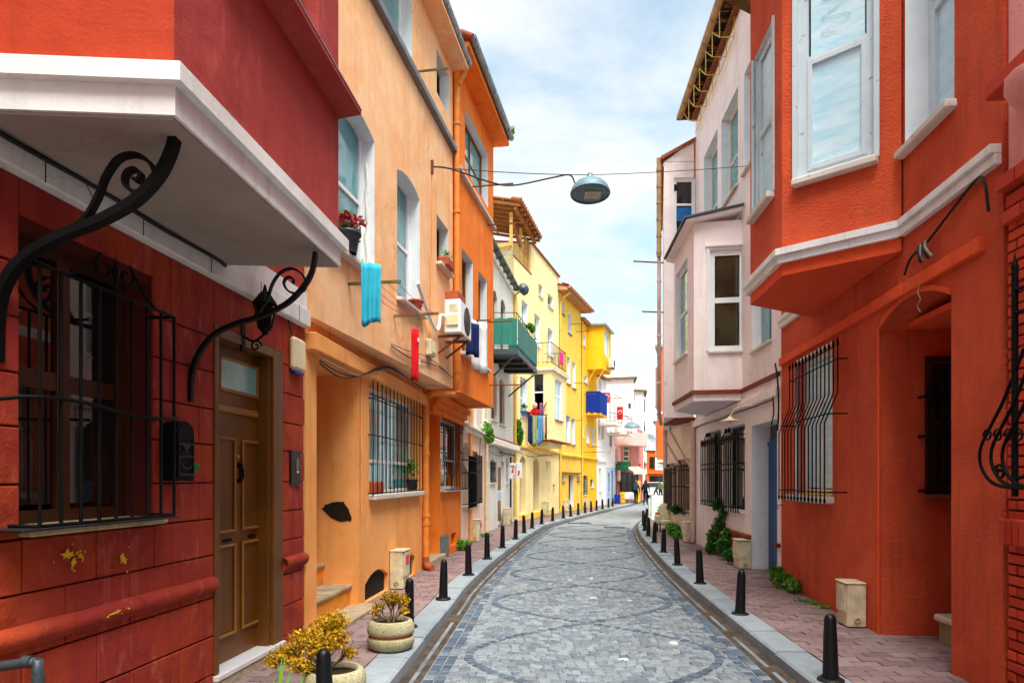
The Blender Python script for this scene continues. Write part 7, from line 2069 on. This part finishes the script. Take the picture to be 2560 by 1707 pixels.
wsh = Wall((7.5, 48.3), (9.15, 49.45), 1); window(sh, wsh, (.2, 1.9, .5, 2.2), .0, 'dark_brown_frame', 'glass_dark', 3, (1,), .08, off=.08)
tbl = thing('cafe_table', 'small table under a white cloth outside the far shops', 'table', (8.2, 45.9, .12)); x, y = 7.75, 46.0
m = MB(); m.obox((x, y, .82), (.4,0,0), (0,.4,0), (0,0,.015)); m.build('top', 'white_cloth', tbl)
cc = cloth('tablecloth', None, None, (x-.41, y-.41, .83), (x+.41, y-.41, .83), .5, 'white_cloth', 8, 4, .02, 2, 3, parent=tbl)
m = MB(); [m.bar((x+a*.35, y+b*.35, .12), (x+a*.35, y+b*.35, .8), .04) for a in (-1,1) for b in (-1,1)]; m.build('legs', 'brown_wood', tbl)
for i, (x, y, mat, h, lb) in enumerate(((7.35, 45.6, 'yellow_paint', .75, 'yellow crate stack outside the far shops'), (7.05, 45.5, 'red_plastic', .5, 'red crate outside the far shops'), (8.7, 47.3, 'yellow_paint', 1.5, 'tall yellow display stand outside the far shops'), (6.95, 45.1, 'tarp_blue', .6, 'blue crate by the blue shop front'))):
    o = thing('crate', lb, 'crate', (x, y, .12), 'goods outside the far shops'); n = max(1, int(h/.25))
    for k in range(n):
        m = MB(); m.obox((x, y, .12+(k+.5)*h/n), (.17,0,0), (0,.17,0), (0,0,h/n/2-.01), .015); m.build('tier', mat, o)
sgn = thing('shop_sign', 'green shop sign over the far pink shop', 'sign', (7.6, 46.3, 2.75)); m = MB(); m.obox((7.6, 46.3, 2.75), (.45,-.05,0), (0,.05,0), (0,0,.17), .01); m.build('panel', 'green_awning', sgn)
sgn = thing('shop_sign', 'round-ended red shop sign under the white tower', 'sign', (8.9, 47.7, 2.72)); m = MB(); m.lathe((8.9, 47.6, 2.75), [(.001,-.015),(.09,-.015),(.1,0),(.09,.015),(.001,.015)], 16, (-.2,-1,0), caps=False); m.build('panel', 'red_plastic', sgn)

# ================================================================== people
def person(name, label, loc, J, mats, hair=None, rot=0.0, scale=1.0, extra=None):
    """one continuous skinned figure; J: joint -> (x, y, z, radius)"""
    links = [('pelvis','waist'),('waist','chest'),('chest','neck'),('neck','chin'),('chin','head')]
    for s in 'LR':
        links += [('chest','sho'+s),('sho'+s,'elb'+s),('elb'+s,'wri'+s),('wri'+s,'han'+s)]
        if 'hip'+s in J: links += [('pelvis','hip'+s),('hip'+s,'kne'+s),('kne'+s,'ank'+s),('ank'+s,'toe'+s)]
    names = list(J); idx = {n: i for i, n in enumerate(names)}
    me = bpy.data.meshes.new(name); me.from_pydata([J[n][:3] for n in names], [(idx[a], idx[b]) for a, b in links], [])
    ob = bpy.data.objects.new(name, me); col.objects.link(ob)
    ob.modifiers.new('skin', 'SKIN'); sv = me.skin_vertices[0].data
    for n in names: sv[idx[n]].radius = (J[n][3], J[n][3]); sv[idx[n]].use_root = (n == 'pelvis')
    sd_ = ob.modifiers.new('sub', 'SUBSURF'); sd_.levels = 2; sd_.render_levels = 2
    dg = bpy.context.evaluated_depsgraph_get(); nm = bpy.data.meshes.new_from_object(ob.evaluated_get(dg))
    bpy.data.objects.remove(ob)
    nm.materials.clear()
    for k in mats['list']: nm.materials.append(MATS[k])
    for p in nm.polygons:
        c = p.center; p.material_index = mats['pick'](c); p.use_smooth = True
    root = thing(name, label, 'person', loc); root.rotation_euler = (0, 0, rot); root.scale = (scale,)*3
    b = bpy.data.objects.new('body', nm); col.objects.link(b); b.parent = root
    def add(mb, nm_, mat):
        off = wloc(root); mb.v = [(v[0]+off.x, v[1]+off.y, v[2]+off.z) for v in mb.v]; return mb.build(nm_, mat, root)
    if hair: hair(add)
    if extra: extra(add)
    return root
def walker(stride=.18, arm=.12, h=1.65):
    k = h/1.7
    J = {'pelvis': (0,0,.95,.13), 'waist': (0,0,1.1,.115), 'chest': (0,.0,1.32,.14), 'neck': (0,0,1.46,.05), 'chin': (0,-.015,1.53,.065), 'head': (0,-.01,1.62,.085)}
    for s, q in (('L', -1), ('R', 1)):
        J['sho'+s] = (q*.17, 0, 1.38, .06); J['elb'+s] = (q*.23, q*arm*.4, 1.12, .047); J['wri'+s] = (q*.23, -q*arm*.2-.06, .9, .034); J['han'+s] = (q*.225, -q*arm*.25-.09, .82, .03)
        J['hip'+s] = (q*.09, 0, .88, .095); J['kne'+s] = (q*.09, -q*stride*.5-.02, .5, .062); J['ank'+s] = (q*.085, -q*stride*1.0+.05, .1, .042); J['toe'+s] = (q*.09, -q*stride-.1+.03, .035, .035)
    return {n: (a*k, b*k, c*k, r*k) for n, (a, b, c, r) in J.items()}
def pick_std(top, split=.9, shoe=.1, skin_z=1.47, hand=.86):
    def f(c):
        if c.z > skin_z: return 2
        if c.z < shoe: return 3
        if c.z < hand and abs(c.x) > .19: return 2
        return 0 if c.z > split else 1
    return f
def long_hair(mat, l=.45):
    def f(add):
        m = MB(); m.lathe((0,.015,1.56), [(.001,.13),(.06,.115),(.098,.05),(.105,-.03),(.11,-.15),(.115,-l*.6),(.07,-l)], 14, caps=False); add(m, 'hair', mat)
    return f
def backpack(mat, w=.15):
    def f(add):
        m = MB(); m.obox((0,.2,1.2), (w,0,0), (0,.08,0), (0,0,.2), .05); add(m, 'backpack', mat)
        m = MB(); [m.tube([(s*.1,.14,1.38),(s*.11,-.1,1.42),(s*.12,-.15,1.25),(s*.13,.1,1.05)], .018, 5) for s in (-1,1)]; add(m, 'straps', mat)
    return f
hd = math.atan2(-.38, 1)      # street direction there
pA = (PX(1461, 0, 45).x, 45.0, .0); pB = (PX(1483, 0, 45.2).x, 45.2, 0)
mk = lambda top, leg, sk='skin', sh_='black_cloth': {'list': [top, leg, sk, sh_], 'pick': pick_std(1)}
person('person', 'person with long brown hair and blue backpack walking away, on the left', pA, walker(.2, .15, 1.6), mk('jacket_dark', 'black_cloth', 'skin', 'white_cloth'), long_hair('hair_brown', .42), math.pi+hd, 1.0, backpack('coat_blue'))
person('person', 'person in dark coat with dark hair walking away, on the right', pB, walker(-.18, .1, 1.68), mk('jacket_dark', 'black_cloth'), long_hair('hair_dark', .38), math.pi+hd, 1.0, backpack('jacket_dark'))
def bend(J, lean):
    return {n: (a, b - lean*max(0, c-.9), c - .35*lean*max(0, c-.9), r) for n, (a, b, c, r) in J.items()}
pC = (PX(1506, 0, 58).x, 58.0, 0); pD = (PX(1517, 0, 57).x, 57, 0); pE = (PX(1530, 0, 33).x-.1, 33, 0)
person('person', 'person in dark blue bending over beside the far white car', pC, bend(walker(.3, .3, 1.6), .9), mk('coat_blue', 'jacket_dark'), None, 1.2)
person('person', 'person in an olive coat in front of the far white car', pD, walker(.1, .1, 1.55), mk('olive_cloth', 'jacket_dark'), None, .3)
# person at the open bay window, hanging washing
JW = {'pelvis': (0,.05,.0,.16), 'waist': (0,.03,.16,.14), 'chest': (0,-.03,.4,.15), 'neck': (-.01,-.07,.56,.055), 'chin': (-.01,-.1,.62,.07), 'head': (-.01,-.1,.71,.095),
      'shoL': (-.17,-.03,.46,.065), 'elbL': (-.2,-.2,.28,.05), 'wriL': (-.05,-.36,.22,.036), 'hanL': (.0,-.4,.22,.032),
      'shoR': (.17,-.05,.47,.065), 'elbR': (.33,-.2,.55,.05), 'wriR': (.44,-.34,.74,.036), 'hanR': (.47,-.38,.81,.034)}
wp0 = PX(1229, 968, 28.35)
person('person', 'person in a red top leaning from the bay window to hang washing', (wp0.x, 28.3, BAYQ[2]+.27), JW, {'list': ['red_shirt', 'skin'], 'pick': lambda c: 1 if c.z > .57 or (c.x > .24) or (c.y < -.22) else 0},
       lambda add: add(MB().lathe((-.01,-.085,.7), [(.001,.125),(.06,.11),(.1,.05),(.105,-.02),(.09,-.08)], 14, caps=False), 'hair', 'hair_grey'), 0)

# ================================================================== cars
def car(label, loc, rot, paint, h=1.45):
    c = thing('parked_car', label, 'car', loc, 'cars parked down the street'); c.rotation_euler = (0,0,rot)
    def add(mb, nm, mat, par=None):
        par = par or c; off = wloc(par); mb.v = [(v[0]+off.x, v[1]+off.y, v[2]+off.z) for v in mb.v]; return mb.build(nm, mat, par)
    prof = [(-2.05,.35),(-2.1,.6),(-2.0,.82),(-1.1,.95),(-.4,1.4),(.1,h),(.9,h-.02),(1.5,1.32),(2.0,.92),(2.1,.6),(2.05,.35)]
    wid = lambda z: .84 if z < .95 else .84 - (z-.95)*.42
    m = MB(); n = len(prof); vs = [(-wid(z), y, z) for y, z in prof] + [(wid(z), y, z) for y, z in prof]
    m.mesh(vs, [tuple(range(n)), tuple(range(n, 2*n))[::-1]] + [(k, n+k, n+(k+1) % n, (k+1) % n) for k in range(n)]); add(m, 'body', paint)
    m = MB(); m.face([(-.74,-1.07,.985),(.74,-1.07,.985),(.62,-.44,1.39),(-.62,-.44,1.39)]); g_ = m.v; m.v = [(x, y-.012, z+.012) for x, y, z in m.v]; add(m, 'windscreen', 'glass_dark')
    m = MB(); m.face([(-.6,1.55,1.31),(.6,1.55,1.31),(.74,1.96,.98),(-.74,1.96,.98)]); m.v = [(x, y+.012, z+.012) for x, y, z in m.v]; add(m, 'rear_window', 'glass_dark')
    for s in (-1, 1):
        m = MB(); m.face([(s*.835,-.95,.99),(s*.835,.35,.99),(s*.68,.3,1.36),(s*.69,-.38,1.34)]); m.v = [(x+s*.012, y, z) for x, y, z in m.v]; add(m, 'side_window', 'glass_dark')
        m = MB(); m.face([(s*.835,.42,.99),(s*.835,1.6,.99),(s*.7,1.4,1.3),(s*.68,.38,1.36)]); m.v = [(x+s*.012, y, z) for x, y, z in m.v]; add(m, 'side_window', 'glass_dark')
        m = MB(); m.obox((s*.62,-2.06,.68), (.17,0,0), (0,.05,0), (0,0,.07), .02); add(m, 'headlight', 'head_light')
        m = MB(); m.obox((s*.66,2.06,.7), (.12,0,0), (0,.05,0), (0,0,.08), .02); add(m, 'tail_light', 'tail_light')
        m = MB(); m.obox((s*.95,-.85,1.0), (.09,0,0), (0,.05,0), (0,0,.06), .02); add(m, 'mirror', paint)
        for y in (-1.3, 1.3):
            m = MB(); m.lathe((s*.72,y,.31), [(.2,-.1),(.31,-.1),(.31,.1),(.2,.1)], 18, (1,0,0)); w_ = add(m, 'wheel', 'tyre')
            m = MB(); m.lathe((s*.72,y,.31), [(.2,-.105),(.2,.105)], 14, (1,0,0)); add(m, 'rim', 'steel', w_)
    m = MB(); m.obox((0,-2.08,.42), (.8,0,0), (0,.05,0), (0,0,.1), .03); add(m, 'bumper', paint)
    m = MB(); m.obox((0,-2.14,.42), (.26,0,0), (0,.006,0), (0,0,.055)); add(m, 'number_plate', 'white_plastic')
    return c
car('white car parked facing up the street in the distance', (PX(1502, 0, 62).x, 62, 0), -.35, 'car_white')
car('pale teal car parked behind the white car', (PX(1491, 0, 69).x, 69, 0), -.35, 'car_teal', 1.4)

# loose cables along the left facades
for k in range(2):
    cable(h2, [WU2.P(t, 3.55+.05*k+.06*math.sin(t*1.7+k), .03) for t in (2.2, 3.0, 3.8, 4.6, 5.4)], .008, 'cable_grey' if k else 'cable_black')
    cable(h5, [W5.P(t, 2.7-.12*k+.08*math.sin(t*1.3+k*2), .06) for t in (.3, 1.5, 2.7, 3.9, 5.2)], .011, 'cable_grey')
    cable(h6, [W6.P(t, 2.85-.1*k+.09*math.sin(t*1.1+k*2), .05) for t in (.2, 1.6, 3.0, 4.4, 5.8, 7.2)], .012, 'cable_black' if k else 'cable_grey')
cable(h5, [W5.P(2.6, 2.75, .1), W5.P(2.7, 2.4, .06), W5.P(3.2, 2.2, .05)], .01, 'cable_grey')
cable(h4, [W4.P(2.9, 2.9, .08), W4.P(3.0, 2.5, .05), W4.P(2.85, 2.2, .05)], .009, 'cable_black')
cable(h1, [WL1.P(WL1.S(655), 3.25, .03), WL1.P(WL1.S(668), 3.05, .03), WL1.P(WL1.S(672), 2.9, .03)], .006, 'cable_black')
